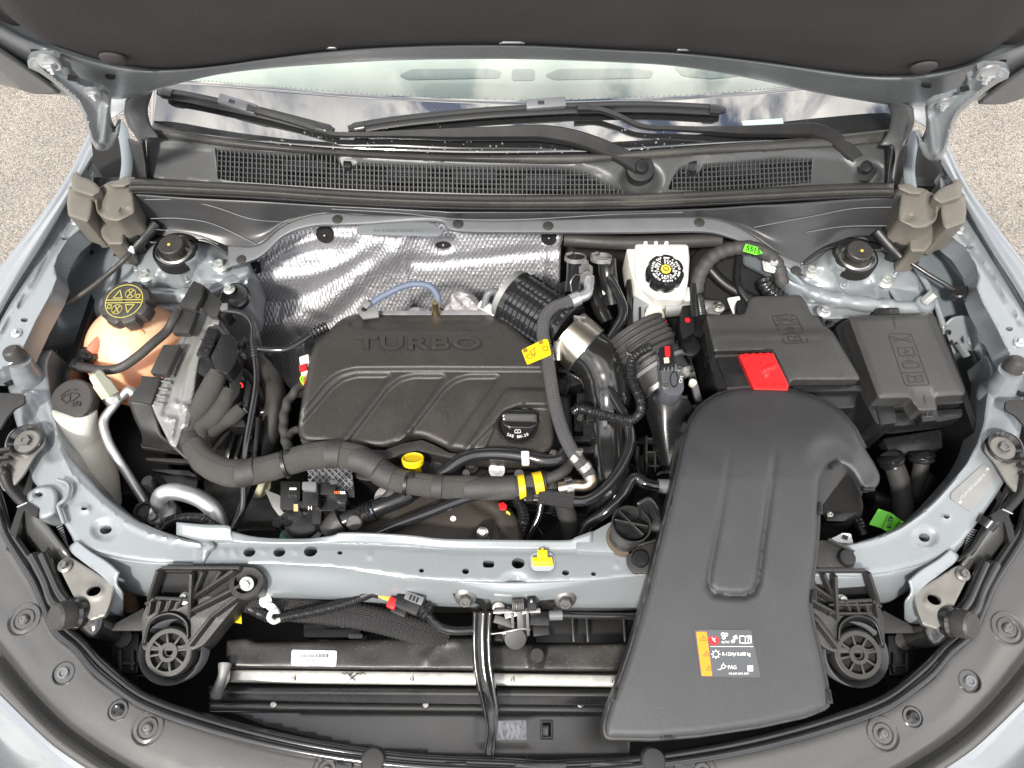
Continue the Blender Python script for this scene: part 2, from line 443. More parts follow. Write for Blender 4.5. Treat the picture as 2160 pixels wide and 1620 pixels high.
# ------------------------------------------------------------------ materials
def mat(name, col, rough=.5, metal=0, bump=(0, 0), var=.0, vs=20, coat=0, rvar=.0, ior=1.5, spots=0, sss=0, aniso=0, dust=0, spec=.5, trans=0, coatr=.1, fine=None):
    m = bpy.data.materials.new(name); m.use_nodes = True; t = m.node_tree; N = t.nodes; K = t.links.new
    b = N['Principled BSDF']; c3 = (*col, 1)
    b.inputs['Base Color'].default_value = c3; b.inputs['Roughness'].default_value = rough; b.inputs['Metallic'].default_value = metal
    b.inputs['IOR'].default_value = ior; b.inputs['Specular IOR Level'].default_value = spec
    b.inputs['Coat Weight'].default_value = coat; b.inputs['Coat Roughness'].default_value = coatr
    if trans: b.inputs['Transmission Weight'].default_value = trans
    if sss:
        b.inputs['Subsurface Weight'].default_value = sss; b.inputs['Subsurface Radius'].default_value = (.02, .012, .008); b.inputs['Subsurface Scale'].default_value = 1
    tc = N.new('ShaderNodeTexCoord')
    def noise(sc, det=4, ro=.55):
        n = N.new('ShaderNodeTexNoise'); n.inputs['Scale'].default_value = sc; n.inputs['Detail'].default_value = det; n.inputs['Roughness'].default_value = ro
        K(tc.outputs['Object'], n.inputs['Vector']); return n
    out = None
    if var or dust:
        n = noise(vs, 6, .6); r = N.new('ShaderNodeMapRange'); r.inputs[1].default_value = .3; r.inputs[2].default_value = .7
        r.inputs[3].default_value = 1-var; r.inputs[4].default_value = 1+var; K(n.outputs[0], r.inputs[0])
        mm = N.new('ShaderNodeVectorMath'); mm.operation = 'SCALE'; mm.inputs[0].default_value = col; K(r.outputs[0], mm.inputs['Scale']); out = mm.outputs[0]
        if dust:
            n3 = noise(vs*.45, 8, .7); r3 = N.new('ShaderNodeMapRange'); r3.inputs[1].default_value = .5; r3.inputs[2].default_value = .75; r3.inputs[4].default_value = dust
            n4 = noise(420, 2, .5); r4 = N.new('ShaderNodeMapRange'); r4.inputs[1].default_value = .66; r4.inputs[2].default_value = .72; r4.inputs[4].default_value = dust*3.5
            K(n3.outputs[0], r3.inputs[0]); K(n4.outputs[0], r4.inputs[0])
            ad = N.new('ShaderNodeMath'); ad.operation = 'ADD'; ad.use_clamp = True; K(r3.outputs[0], ad.inputs[0]); K(r4.outputs[0], ad.inputs[1])
            mi = N.new('ShaderNodeMix'); mi.data_type = 'RGBA'; K(ad.outputs[0], mi.inputs[0]); K(out, mi.inputs[6]); mi.inputs[7].default_value = (.27, .24, .2, 1); out = mi.outputs[2]
    if out: K(out, b.inputs['Base Color'])
    if rvar:
        n = noise(vs*1.7, 5); r = N.new('ShaderNodeMapRange'); r.inputs[1].default_value = .3; r.inputs[2].default_value = .7
        r.inputs[3].default_value = max(.02, rough-rvar); r.inputs[4].default_value = min(1, rough+rvar); K(n.outputs[0], r.inputs[0]); K(r.outputs[0], b.inputs['Roughness'])
    if bump[0]:
        n = noise(bump[0], 3); u = N.new('ShaderNodeBump'); u.inputs['Strength'].default_value = bump[1]; u.inputs['Distance'].default_value = .001
        K(n.outputs[0], u.inputs['Height']); K(u.outputs[0], b.inputs['Normal'])
        if fine:
            n5 = noise(fine[0], 2); u2 = N.new('ShaderNodeBump'); u2.inputs['Strength'].default_value = fine[1]; u2.inputs['Distance'].default_value = .001
            K(n5.outputs[0], u2.inputs['Height']); K(u2.outputs[0], u.inputs['Normal'])
    return m
def bump_grid(m, kind, a, strength, dist=.001, coord='UV'):
    """woven, braided or embossed relief"""
    t = m.node_tree; N = t.nodes; K = t.links.new; b = N['Principled BSDF']; tc = N.new('ShaderNodeTexCoord')
    sp = N.new('ShaderNodeSeparateXYZ')
    src = tc.outputs[coord]
    if kind == 'foil':
        nz = N.new('ShaderNodeTexNoise'); nz.inputs['Scale'].default_value = 7; nz.inputs['Detail'].default_value = 2
        K(src, nz.inputs['Vector']); ml = N.new('ShaderNodeVectorMath'); ml.operation = 'MULTIPLY_ADD'
        K(nz.outputs['Color'], ml.inputs[0]); ml.inputs[1].default_value = (.012, .012, .012); K(src, ml.inputs[2]); m3 = N.new('ShaderNodeVectorMath'); m3.operation = 'MULTIPLY'; K(ml.outputs[0], m3.inputs[0]); m3.inputs[1].default_value = (1, 1, .56); src = m3.outputs[0]
    K(src, sp.inputs[0]); ax = (0, 2) if kind == 'foil' else (0, 1)
    def math_(op, x, y=None, v=None):
        q = N.new('ShaderNodeMath'); q.operation = op
        K(x, q.inputs[0])
        if y is not None: K(y, q.inputs[1])
        elif v is not None: q.inputs[1].default_value = v
        return q.outputs[0]
    X, Y = sp.outputs[ax[0]], sp.outputs[ax[1]]
    p = math_('ADD', X, Y); q = math_('SUBTRACT', X, Y)
    if kind == 'weave': p, q = X, Y
    s1 = math_('SINE', math_('MULTIPLY', p, v=a)); s2 = math_('SINE', math_('MULTIPLY', q, v=a))
    h = math_('MULTIPLY', s1, s2) if kind != 'foil' else math_('ABSOLUTE', math_('MULTIPLY', s1, s2))
    u = N.new('ShaderNodeBump'); u.inputs['Strength'].default_value = strength; u.inputs['Distance'].default_value = dist; K(h, u.inputs['Height'])
    if kind == 'foil':
        w = N.new('ShaderNodeTexNoise'); w.inputs['Scale'].default_value = 20; w.inputs['Detail'].default_value = 7; w.inputs['Roughness'].default_value = .6; w.inputs['Distortion'].default_value = 3.5
        K(tc.outputs['Object'], w.inputs['Vector']); u2 = N.new('ShaderNodeBump'); u2.inputs['Strength'].default_value = .75; u2.inputs['Distance'].default_value = .004
        K(w.outputs[0], u2.inputs['Height']); K(u2.outputs[0], u.inputs['Normal'])
    K(u.outputs[0], b.inputs['Normal'])
    return m, h

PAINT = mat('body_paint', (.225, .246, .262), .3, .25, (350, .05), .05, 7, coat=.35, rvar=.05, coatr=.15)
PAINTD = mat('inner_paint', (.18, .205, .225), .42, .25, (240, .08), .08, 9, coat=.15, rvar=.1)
SKIN = mat('metallic_paint', (.27, .29, .31), .25, .6, (0, 0), .02, 6, coat=.8, coatr=.04)
PLAS = mat('grained_black_plastic', (.022, .0215, .021), .40, 0, (1000, .5), .12, 18, rvar=.07, dust=.05)
COVER = mat('engine_cover_plastic', (.028, .026, .024), .37, 0, (1000, .45), .10, 14, rvar=.06, dust=.07)
DUCT = mat('duct_plastic', (.034, .036, .0395), .42, 0, (1300, .38), .08, 14, rvar=.05, dust=.03)
SATIN = mat('satin_black', (.012, .012, .0125), .42, 0, (700, .12), .1, 20, rvar=.06, dust=.02)
LID = mat('lid_plastic', (.040, .0395, .0385), .38, 0, (1200, .45), .10, 14, rvar=.06, dust=.06)
BRKT = mat('bracket_steel', (.20, .195, .18), .42, .55, (300, .2), .18, 24, rvar=.12)
KHINK = mat('khaki_print', (.34, .30, .07), .5)
CLOSE = mat('closeout_plastic', (.034, .035, .037), .32, 0, (500, .1), .1, 12, rvar=.05, dust=.03)
ISO = mat('isolator_rubber', (.024, .0235, .023), .5, 0, (500, .15), .1, 30, dust=.05)
SMOOTH = mat('smooth_black_plastic', (.012, .012, .013), .26, 0, (300, .05), .1, 20, rvar=.08, dust=.03)
GLOSSB = mat('gloss_black_paint', (.012, .012, .012), .16, 0, (60, .05), .1, 12, coat=.5, rvar=.06)
DARK = mat('dark_plastic', (.008, .008, .0085), .42, 0, (200, .1), .15, 20)
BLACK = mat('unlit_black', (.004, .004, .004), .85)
RUBBER = mat('rubber', (.030, .028, .027), .55, 0, (600, .15), .15, 25, rvar=.1, dust=.08)
SEALM = mat('seal_rubber', (.036, .035, .033), .34, 0, (500, .12), .15, 16, rvar=.1, dust=.1)
FOAM = mat('foam_block_plastic', (.125, .115, .098), .55, 0, (420, .25), .12, 25, dust=.1)
COWL = mat('cowl_plastic', (.048, .050, .052), .38, 0, (900, .2), .08, 12, rvar=.05, dust=.05)
TIE = mat('textile_tape', (.036, .035, .034), .62, 0, (260, .6), .15, 40, fine=(900, .4))
MESHH = mat('woven_sleeve', (.062, .059, .055), .68, 0, (0, 0), .12, 40)
bump_grid(MESHH, 'diag', 1700, .8, .0009)
BRAID = mat('braided_hose', (.075, .075, .078), .5, 0, (0, 0), .1, 40); bump_grid(BRAID, 'diag', 1300, .9, .0011)
BRAIDB = mat('braided_black_sleeve', (.03, .03, .031), .5, 0, (0, 0), .1, 40); bump_grid(BRAIDB, 'diag', 1400, .9, .0010)
STEEL = mat('steel', (.50, .49, .47), .32, 1, (200, .1), .12, 30, rvar=.12)
ALU = mat('bare_aluminium', (.50, .51, .52), .42, .85, (260, .2), .06, 25, rvar=.1)
CAST = mat('cast_aluminium', (.29, .29, .285), .5, .6, (500, .35), .1, 30, rvar=.1)
ZINC = mat('zinc_bolt', (.48, .50, .48), .38, .6, (200, .1), .1, 60)
DBOLT = mat('dark_bolt', (.16, .155, .15), .38, .7, (200, .1), .1, 60)
TUBEB = mat('painted_steel_tube', (.018, .018, .020), .14, .2, (0, 0), .1, 20, coat=.6)
FOIL = mat('embossed_foil', (.52, .52, .55), .50, .78, (0, 0), .05, 10); bump_grid(FOIL, 'foil', 400, .55, .0016, 'Object')
WHITE = mat('white_plastic', (.80, .80, .77), .35, 0, (0, 0), .03, 20, sss=.2)
NATUR = mat('natural_plastic', (.76, .74, .67), .38, 0, (60, .1), .06, 12, sss=.35)
ORANGE = mat('coolant_tank_plastic', (.93, .56, .34), .34, 0, (40, .06), 0, 10, sss=.8)
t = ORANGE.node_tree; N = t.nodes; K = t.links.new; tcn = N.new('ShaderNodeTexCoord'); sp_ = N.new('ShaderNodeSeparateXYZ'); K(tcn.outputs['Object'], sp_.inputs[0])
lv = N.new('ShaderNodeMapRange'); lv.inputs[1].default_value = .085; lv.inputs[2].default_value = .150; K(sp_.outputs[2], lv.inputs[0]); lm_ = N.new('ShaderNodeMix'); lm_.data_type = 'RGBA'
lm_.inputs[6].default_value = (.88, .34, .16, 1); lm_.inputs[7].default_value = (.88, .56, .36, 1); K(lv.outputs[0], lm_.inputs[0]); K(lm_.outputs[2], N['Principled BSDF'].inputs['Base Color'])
YEL = mat('yellow_plastic', (.72, .50, .008), .38, 0, (200, .15), .08, 60, rvar=.1)
RED = mat('red_plastic', (.52, .010, .012), .42, 0, (1000, .4), .04, 30)
GREEN = mat('green_label', (.16, .75, .04), .4)
ORL = mat('orange_print', (.85, .24, .01), .4)
INK = mat('black_print', (.012, .012, .012), .5)
WINK = mat('white_print', (.78, .78, .78), .5)
GINK = mat('embossed_lettering', (.022, .021, .020), .36)
GRAYL = mat('faint_lettering', (.09, .09, .09), .5)
YINK = mat('yellow_print', (.55, .46, .06), .5)
RINK = mat('red_print', (.6, .02, .02), .5)
LABELW = mat('paper_label', (.78, .80, .84), .4, 0, (0, 0), .03, 60)
LABELB = mat('dark_label', (.07, .075, .085), .3)
SILVER = mat('aluminium_bar', (.70, .70, .66), .4, .55, (300, .2), .12, 60, rvar=.1)
CLOTH = mat('insulation_cloth', (.38, .37, .38), .85, 0, (180, .6), .1, 40)
BLUEW = mat('blue_sleeve', (.10, .125, .185), .6, 0, (500, .3), .1, 40)
GREYP = mat('grey_plastic', (.13, .135, .145), .42, 0, (400, .15), .1, 30)
BROWNP = mat('timing_cover_plastic', (.048, .043, .036), .4, 0, (500, .3), .12, 10, rvar=.08, dust=.05)
RADT = mat('radiator_tank_plastic', (.022, .0215, .021), .38, 0, (90, .25), .3, 16, rvar=.12, dust=.12)
SHROUD = mat('shroud_plastic', (.050, .0495, .048), .24, 0, (700, .10), .06, 10, rvar=.05, dust=.03, ior=1.75)
BEIGE = mat('beige_plastic', (.62, .60, .52), .5)
ORW = mat('orange_wire', (.6, .12, .02), .5)
YW = mat('yellow_wire', (.7, .5, .02), .5)
DASH = mat('dashboard', (.52, .57, .53), .85, 0, (300, .2), .05, 10)  # sun wash and reflection on the glass put into this pale colour
DASHD = mat('dashboard_slot', (.49, .54, .505), .8)
SMUD = mat('smudged_sticker', (.50, .52, .58), .4, 0, (0, 0), .5, 160)
# windscreen
GLASS = bpy.data.materials.new('tinted_glass'); GLASS.use_nodes = True
t = GLASS.node_tree; t.nodes.clear(); K = t.links.new
o_ = t.nodes.new('ShaderNodeOutputMaterial'); tr = t.nodes.new('ShaderNodeBsdfTransparent'); tr.inputs[0].default_value = (.95, .985, .965, 1)
gl = t.nodes.new('ShaderNodeBsdfGlossy'); gl.inputs['Roughness'].default_value = .02; ms = t.nodes.new('ShaderNodeMixShader')
fr = t.nodes.new('ShaderNodeFresnel'); fr.inputs[0].default_value = 2.15
K(fr.outputs[0], ms.inputs[0]); K(tr.outputs[0], ms.inputs[1]); K(gl.outputs[0], ms.inputs[2]); K(ms.outputs[0], o_.inputs[0])
FRIT = mat('black_edged_glass', (.016, .017, .017), .02, 0, (0, 0), 0, ior=2.9, spec=.5)
# asphalt
ASPH = mat('asphalt', (.3, .27, .24), .9)
t = ASPH.node_tree; N = t.nodes; K = t.links.new; b = N['Principled BSDF']; tcn = N.new('ShaderNodeTexCoord')
vo = N.new('ShaderNodeTexVoronoi'); vo.inputs['Scale'].default_value = 240; K(tcn.outputs['Object'], vo.inputs['Vector'])
rp_ = N.new('ShaderNodeValToRGB'); rp_.color_ramp.elements[0].color = (.19, .18, .165, 1); rp_.color_ramp.elements[1].color = (.45, .42, .38, 1)
e = rp_.color_ramp.elements.new(.5); e.color = (.34, .30, .26, 1)
sx_ = N.new('ShaderNodeSeparateColor'); K(vo.outputs['Color'], sx_.inputs[0]); K(sx_.outputs[0], rp_.inputs[0]); nz = N.new('ShaderNodeTexNoise'); nz.inputs['Scale'].default_value = 3; nz.inputs['Detail'].default_value = 8; K(tcn.outputs['Object'], nz.inputs['Vector'])
mm = N.new('ShaderNodeMix'); mm.data_type = 'RGBA'; mm.blend_type = 'MULTIPLY'; mm.inputs[0].default_value = .5; K(rp_.outputs[0], mm.inputs[6]); K(nz.outputs[0], mm.inputs[7])
mv = N.new('ShaderNodeMix'); mv.data_type = 'RGBA'; mv.blend_type = 'MULTIPLY'; mv.inputs[0].default_value = .75; K(mm.outputs[2], mv.inputs[6])
rd = N.new('ShaderNodeValToRGB'); rd.color_ramp.elements[0].position = .45; rd.color_ramp.elements[0].color = (1, 1, 1, 1); rd.color_ramp.elements[1].position = .75; rd.color_ramp.elements[1].color = (.35, .35, .35, 1)
K(vo.outputs['Distance'], rd.inputs[0]); K(rd.outputs[0], mv.inputs[7]); K(mv.outputs[2], b.inputs['Base Color'])
bu = N.new('ShaderNodeBump'); bu.invert = True; bu.inputs['Strength'].default_value = 1; bu.inputs['Distance'].default_value = .0022; K(vo.outputs['Distance'], bu.inputs['Height']); K(bu.outputs[0], b.inputs['Normal'])

# ------------------------------------------------------------------ small repeated hardware
def share(name, bm, ang=32):
    for f in bm.faces: f.smooth = True
    bmesh.ops.recalc_face_normals(bm, faces=bm.faces)
    me = bpy.data.meshes.new(name); bm.to_mesh(me); bm.free(); me.set_sharp_from_angle(angle=R(ang)); return me
def hexbolt_bm():                       # unit size: washer radius 1
    bm = lathe_bm([(0, 0), (1, 0), (1, .16), (.92, .2), (.66, .3), (.62, .32)], 28)
    bm2 = lathe_bm([(.6, .28), (.6, .8), (.52, .9), (.30, .9), (.27, .8), (0, .8)], 6, bm=bm)
    return bm2
_B = {}
def hw(kind, m):
    k = (kind, m.name)
    if k in _B: return _B[k]
    if kind == 'hex': bm = hexbolt_bm()
    elif kind == 'pin': bm = lathe_bm([(0, 0), (1, 0), (1, .18), (.93, .28), (.6, .36), (0, .4)], 28)
    elif kind == 'cone': bm = lathe_bm([(.8, 0), (.8, .2), (.5, .3), (.5, .9), (.45, 1.0), (.12, 1.7), (0, 1.75)], 16)
    elif kind == 'torx': bm = lathe_bm([(0, 0), (1, 0), (1, .25), (.8, .45), (.4, .5), (.36, .2), (0, .2)], 24)
    elif kind == 'stud': bm = lathe_bm([(0, 0), (1, 0), (1, .35), (.66, .5), (.66, 1.0), (.42, 1.05), (.42, 1.6), (.3, 1.7), (0, 1.7)], 6)
    me = share(kind, bm); me.materials.append(m); _B[k] = me; return me
def bolt(px, py, z, rpx, parent, m=None, kind='hex', name='bolt', n=(0, 0, 1), **tg):
    me = hw(kind, m or ZINC); c = P(px, py, z) if not isinstance(z, Vector) else z
    r = rpx*S(px, py, c.z); o = bpy.data.objects.new(name, me); COL.objects.link(o)
    q = Vector(n).to_track_quat('Z', 'Y').to_euler(); o.rotation_euler = q; o.rotation_euler.rotate_axis('Z', random.random()*3)
    o.scale = (r, r, r); o.parent = parent; o.location = c-worg(parent); return tag(o, **tg)
# ================================================================== ground
bm = bmesh.new(); g = 40
bm.faces.new([bm.verts.new(v) for v in ((-g, -g, 0), (g, -g, 0), (g, g, 0), (-g, g, 0))])
mk('ground', bm, ASPH, kind='structure')

# ================================================================== car body
car = thing('car_body', 'silver blue car body around the open engine bay', 'car', (0, .5, .2))
# fenders (outer skin rolls away to the side)
def fender(fl):
    rows = [[(186, 283, .96), (139, 378, .955), (66, 480, .95), (0, 566, .945), (-150, 770, .93), (-330, 1060, .90)],
            [(192, 300, .968), (147, 392, .963), (80, 492, .957), (20, 575, .951), (-110, 775, .936), (-280, 1060, .905)],
            [(196, 330, .962), (146, 420, .957), (92, 510, .951), (28, 607, .945), (-80, 800, .93), (-240, 1060, .90)],
            [(194, 345, .945), (140, 432, .942), (90, 520, .938), (22, 632, .934), (-80, 820, .92), (-240, 1080, .89)]]
    if fl: rows = [mir(r, 2181, 14) for r in rows]
    s = -1 if not fl else 1
    W = [[P(*p) for p in r] for r in rows]
    out = [p+Vector((s*.05, 0, -.10)) for p in W[0]]; out2 = [p+Vector((s*.09, -.02, -.35)) for p in W[0]]
    lo = [p+Vector((0, 0, -.03)) for p in W[3]]
    surf('fender', [out2, out]+W+[lo], SKIN, car, nu=8, nv=5, world=True)
fender(0); fender(1)
# bolted flange between fender and bay, with its two open holes
def flange(fl):
    ol = [(197, 345), (196, 440), (183, 463), (172, 482), (147, 502), (124, 537), (116, 562), (121, 588), (110, 617), (77, 677), (52, 730), (40, 760), (-20, 790), (-60, 790), (22, 636), (90, 523), (140, 434)]
    h = [ell(136, 503, 6.5, 3.6, 12), ell(51, 675, 8, 4.5, 12)]
    if fl: ol = mir(ol, 2180, 19); h = [mir(q, 2180, 19) for q in h]
    ln = [(183, 430), (100, 545), (70, 600), (0, 710)]
    if fl: ln = mir(ln, 2180, 19)
    feats = [f_line(ln, -.004, 3.5, sm=4)]
    for q in ((118, 480), (95, 520), (72, 560), (55, 600), (30, 640)):
        q = mir([q], 2180, 19)[0] if fl else q; feats.append(f_line([q, (q[0]+(8 if not fl else -8), q[1]+14)], .002, 3))
    m = Map(.935, feats)
    o = hf('wing_flange', ol, m, PAINT, car, step=7, rnd=.003, skirt=.035, holes=h)
    for (x, y) in ((160, 467), (35, 703)):
        if fl: x, y = mir([(x, y)], 2184, 20)[0]
        bolt(x, y, .936, 11, o, ALU)
    return o
flange(0); flange(1)
# inner wing panels, sloping from the flange down to the strut tower
def wing(fl):
    a = [[(196, 400, .93), (160, 480, .92), (110, 560, .92), (100, 640, .91), (60, 740, .90)],
         [(215, 440, .86), (185, 520, .85), (135, 585, .845), (118, 655, .84), (95, 740, .82)],
         [(260, 460, .86), (245, 520, .86), (225, 590, .852), (200, 655, .84), (190, 720, .77)],
         [(330, 470, .865), (330, 540, .865), (300, 600, .86), (270, 650, .85), (240, 720, .77)]]
    if fl: a = [mir(r, 2175, 15) for r in a]
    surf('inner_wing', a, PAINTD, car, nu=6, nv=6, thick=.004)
wing(0); wing(1)
# strut towers
def tower(cx, cy, fl):
    s = -1 if fl else 1
    def X(x): return cx+s*(x-368)
    def Q(x, y): return (X(x), y-528+cy)
    ol = [Q(*q) for q in ((262, 500), (300, 480), (368, 470), (440, 480), (500, 520), (525, 552), (522, 600), (512, 645), (440, 660), (330, 655), (262, 640), (236, 618), (238, 560))]
    ol = [(p.x, p.y) for p in cr([Vector(o) for o in ol], 4, True)]
    h = ell(*Q(370, 532), 43, 24, 28)
    fe = [f_hill(*Q(370, 535), 88, 52, .040, 1.5), f_hill(*Q(370, 533), 56, 33, .012, 5),
          f_line([Q(330, 575), Q(322, 612)], .006, 9), f_line([Q(395, 575), Q(405, 605)], -.006, 10), f_line([Q(450, 550), Q(470, 565)], .006, 9),
          f_poly([Q(240, 610), Q(300, 608), Q(400, 612), Q(470, 600), Q(530, 575), Q(530, 700), Q(240, 700)], -.018, 16),
          f_line([Q(270, 645), Q(330, 625), Q(400, 627), Q(460, 615), Q(520, 580)], .007, 12),
          f_line([Q(270, 540), Q(300, 575), Q(345, 588)], .005, 7)]
    m = Map(.862, fe)
    o = hf('strut_tower', ol, m, PAINT, car, step=5, rnd=.003, skirt=.09, holes=[h])
    c = P(*Q(370, 530), .906)
    lathe('mount_well', [(0, -.016), (.0355, -.016), (.0355, .004), (.0335, .007), (.0335, -.010), (0, -.010)], c, BLACK, o)
    lathe('mount_ring', [(0, -.008), (.0285, -.008), (.0285, .002), (.025, .004), (.022, -.006), (.0, -.006)], c, STEEL, o)
    cap = thing('strut_mount_cap', 'black strut mount cap with a yellow dot on the %s strut tower' % ('right hand' if fl else 'left hand'), 'cap', c+Vector((0, 0, .0)), 'strut mount caps on the two towers')
    lathe('cap_body', [(0, -.008), (.015, -.008), (.0145, .004), (.0145, .008), (.0200, .010), (.0200, .0185), (.0185, .020), (0, .020)], c, RUBBER, cap)
    lathe('paint_dot', [(0, .0198), (.0026, .0198), (.0024, .0207), (0, .0207)], c+Vector((-s*.002, -.002, 0)), YINK, cap)
    def zb(x, y): return m(*Q(x, y))
    for x, y in ((465, 560), (308, 581)): bolt(0, 0, zb(x, y)-Vector((0, 0, .002)), 13, o, ZINC)
    for x, y in ((288, 568), (396, 592)): bolt(0, 0, zb(x, y), 6, o, ALU, kind='cone', name='stud')
    return o
tower(368, 528, 0); tower(1806, 541, 1)
# brushed seam sealer along the towers
def sealer(pts, w=.014):
    tube('seam_sealer', [(x, y, z-.008) for x, y, z in pts], w, PAINT, car, seg=10, res=10, sy=1, fn=lambda s, a: 1+.05*math.sin(s*900)+.1*math.sin(s*160), ang=70, kind=None)
sealer([(232, 700, .845), (238, 660, .852), (262, 632, .858), (330, 622, .862), (400, 624, .862), (470, 606, .860), (520, 576, .857)], .013)
sealer([(1668, 590, .862), (1690, 607, .866), (1740, 628, .868), (1810, 640, .868), (1880, 648, .866), (1950, 655, .862)], .013)
tube('seam_sealer', [(243, 560, .872), (236, 600, .868), (222, 640, .865)], .005, PAINT, car, seg=8)
tube('seam_sealer', [(1930, 560, .872), (1955, 600, .868), (1975, 640, .868), (1990, 690, .862)], .005, PAINT, car, seg=8)
# side walls under the towers (seen down in the bay)
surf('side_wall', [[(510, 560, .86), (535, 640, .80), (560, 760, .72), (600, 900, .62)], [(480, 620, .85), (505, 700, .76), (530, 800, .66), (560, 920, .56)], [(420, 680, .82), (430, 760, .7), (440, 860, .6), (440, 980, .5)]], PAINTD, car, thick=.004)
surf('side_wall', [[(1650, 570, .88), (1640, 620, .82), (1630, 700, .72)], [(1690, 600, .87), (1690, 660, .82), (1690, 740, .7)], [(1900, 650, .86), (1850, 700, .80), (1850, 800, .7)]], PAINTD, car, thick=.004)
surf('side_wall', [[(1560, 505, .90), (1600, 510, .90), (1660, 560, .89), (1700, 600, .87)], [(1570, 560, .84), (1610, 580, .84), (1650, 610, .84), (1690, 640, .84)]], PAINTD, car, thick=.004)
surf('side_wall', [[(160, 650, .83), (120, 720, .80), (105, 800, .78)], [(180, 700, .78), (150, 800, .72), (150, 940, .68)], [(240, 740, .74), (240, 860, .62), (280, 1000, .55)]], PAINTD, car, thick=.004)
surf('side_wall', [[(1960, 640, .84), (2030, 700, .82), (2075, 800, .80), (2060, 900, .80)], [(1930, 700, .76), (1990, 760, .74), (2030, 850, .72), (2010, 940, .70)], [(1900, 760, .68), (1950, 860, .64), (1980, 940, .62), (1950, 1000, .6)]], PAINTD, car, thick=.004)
# upper frame arms sweeping from the towers to the front
LA_in = [(112, 735), (100, 770), (106, 820), (114, 880), (128, 925), (150, 965), (182, 1002), (218, 1042), (250, 1070), (290, 1098), (335, 1118), (385, 1134), (430, 1142)]
LA_out = [(30, 760), (20, 820), (30, 880), (52, 950), (66, 1010), (100, 1055), (128, 1092), (150, 1130), (166, 1158), (205, 1168), (260, 1180), (330, 1189), (430, 1192)]
def arm(i, o_, holes, feats, name='frame_arm'):
    W = [p for p in i]+[p for p in reversed(o_)]
    W = [(p.x, p.y) for p in rc(W, 8, 2)]
    m = Map(.880, feats); return hf(name, W, m, PAINT, car, step=6, rnd=.007, skirt=.05, holes=holes), m
armL, mL = arm(LA_in, LA_out, [ell(223, 1118, 13, 8.5, 18, -12), ell(177, 1073, 6.5, 4, 12)],
    [f_hill(223, 1118, 28, 21, -.005, 4), f_hill(177, 1073, 14, 10, .003, 3), f_line([(440, 1150), (300, 1120), (200, 1050), (140, 980), (118, 900), (108, 800)], .003, 5, sm=4),
     f_line([(60, 850), (88, 900), (110, 960)], -.005, 12)]+[f_hill(x, y, 5, 3.5, .0014, 2) for x, y in ((98, 800), (100, 850), (112, 905), (135, 985), (172, 1030), (212, 1072), (262, 1106), (312, 1128), (362, 1144))])
RA_in = mir(LA_in, 2188, 12)[:-2]+[(1800, 1146), (1740, 1142)]
RA_out = [(2150, 772), (2160, 832), (2158, 885), (2145, 950), (2128, 1000), (2098, 1050), (2060, 1105), (2025, 1150), (1990, 1175), (1940, 1195), (1880, 1208), (1810, 1217), (1715, 1216)]
armR, mR = arm(RA_in, RA_out, [ell(1950, 1134, 12, 9, 18, 12), ell(1997, 1090, 6.5, 4.4, 12)],
    [f_hill(1950, 1134, 26, 20, -.004, 4), f_hill(1997, 1090, 11, 8, .002, 3), f_line([(1770, 1155), (1880, 1125), (1960, 1070), (2030, 990), (2065, 910), (2080, 830)], .003, 5, sm=4)])
# faceted front faces hanging from the arms
def facing(a, zs, name='frame_side', m=PAINT):
    surf(name, [[(x, y, zs[k]) for x, y in r] for k, r in enumerate(a)], m, car, nu=6, nv=5, thick=.003)
facing([[(150, 1128), (205, 1168), (300, 1186), (430, 1191)], [(160, 1150), (212, 1180), (302, 1198), (430, 1203)], [(200, 1200), (255, 1225), (318, 1240), (430, 1245)], [(235, 1238), (290, 1255), (350, 1264), (430, 1262)]], (.877, .868, .835, .80))
facing([[(2035, 1135), (1990, 1173), (1900, 1203), (1715, 1214)], [(2030, 1150), (1985, 1184), (1900, 1216), (1715, 1228)], [(1985, 1200), (1940, 1230), (1880, 1250), (1715, 1255)], [(1930, 1235), (1890, 1262), (1850, 1275), (1715, 1275)]], (.877, .868, .835, .80))
# tie bar across the front
tb_out = [(405, 1141), (465, 1140), (560, 1139), (700, 1139), (840, 1143), (940, 1150), (1100, 1152), (1250, 1156), (1380, 1165), (1560, 1165), (1740, 1142),
          (1740, 1216), (1560, 1216), (1420, 1210), (1330, 1218), (1250, 1226), (1100, 1229), (960, 1227), (880, 1221), (780, 1206), (700, 1197), (560, 1190), (405, 1191)]
tb_h = [ell(526, 1165, 13, 9.5, 18, -12), ell(589, 1165, 13, 9.5, 18, -12), ell(655, 1163, 14.5, 11, 18, -12), ell(717, 1166, 5.5, 4.2, 12), ell(889, 1203.5, 5.5, 4.5, 12),
        ell(982, 1205, 7.5, 6.2, 14), [(p.x, p.y) for p in rc(rect(1030.5, 1190, 24, 15), 7.4, 4)], ell(1093, 1188, 14, 11.5, 20), ell(1193, 1208, 7.5, 6, 14), ell(1252, 1210.5, 5.5, 4.5, 12)]
mT = Map(.8805, [f_hill(x, y, 6, 4.5, .0014, 3) for x, y in ((472, 1165), (496, 1167), (556, 1164), (622, 1164), (780, 1172), (1300, 1190))]+[f_hill(1145, 1188, 26, 22, -.004, 5), f_hill(1087, 1228, 22, 14, -.008, 1.5), f_line([(405, 1150), (700, 1149), (840, 1153), (940, 1160), (1250, 1165), (1400, 1172)], -.0015, 3)])
tie = hf('tie_bar', tb_out, mT, PAINT, car, step=6, rnd=.003, skirt=.03, holes=tb_h)
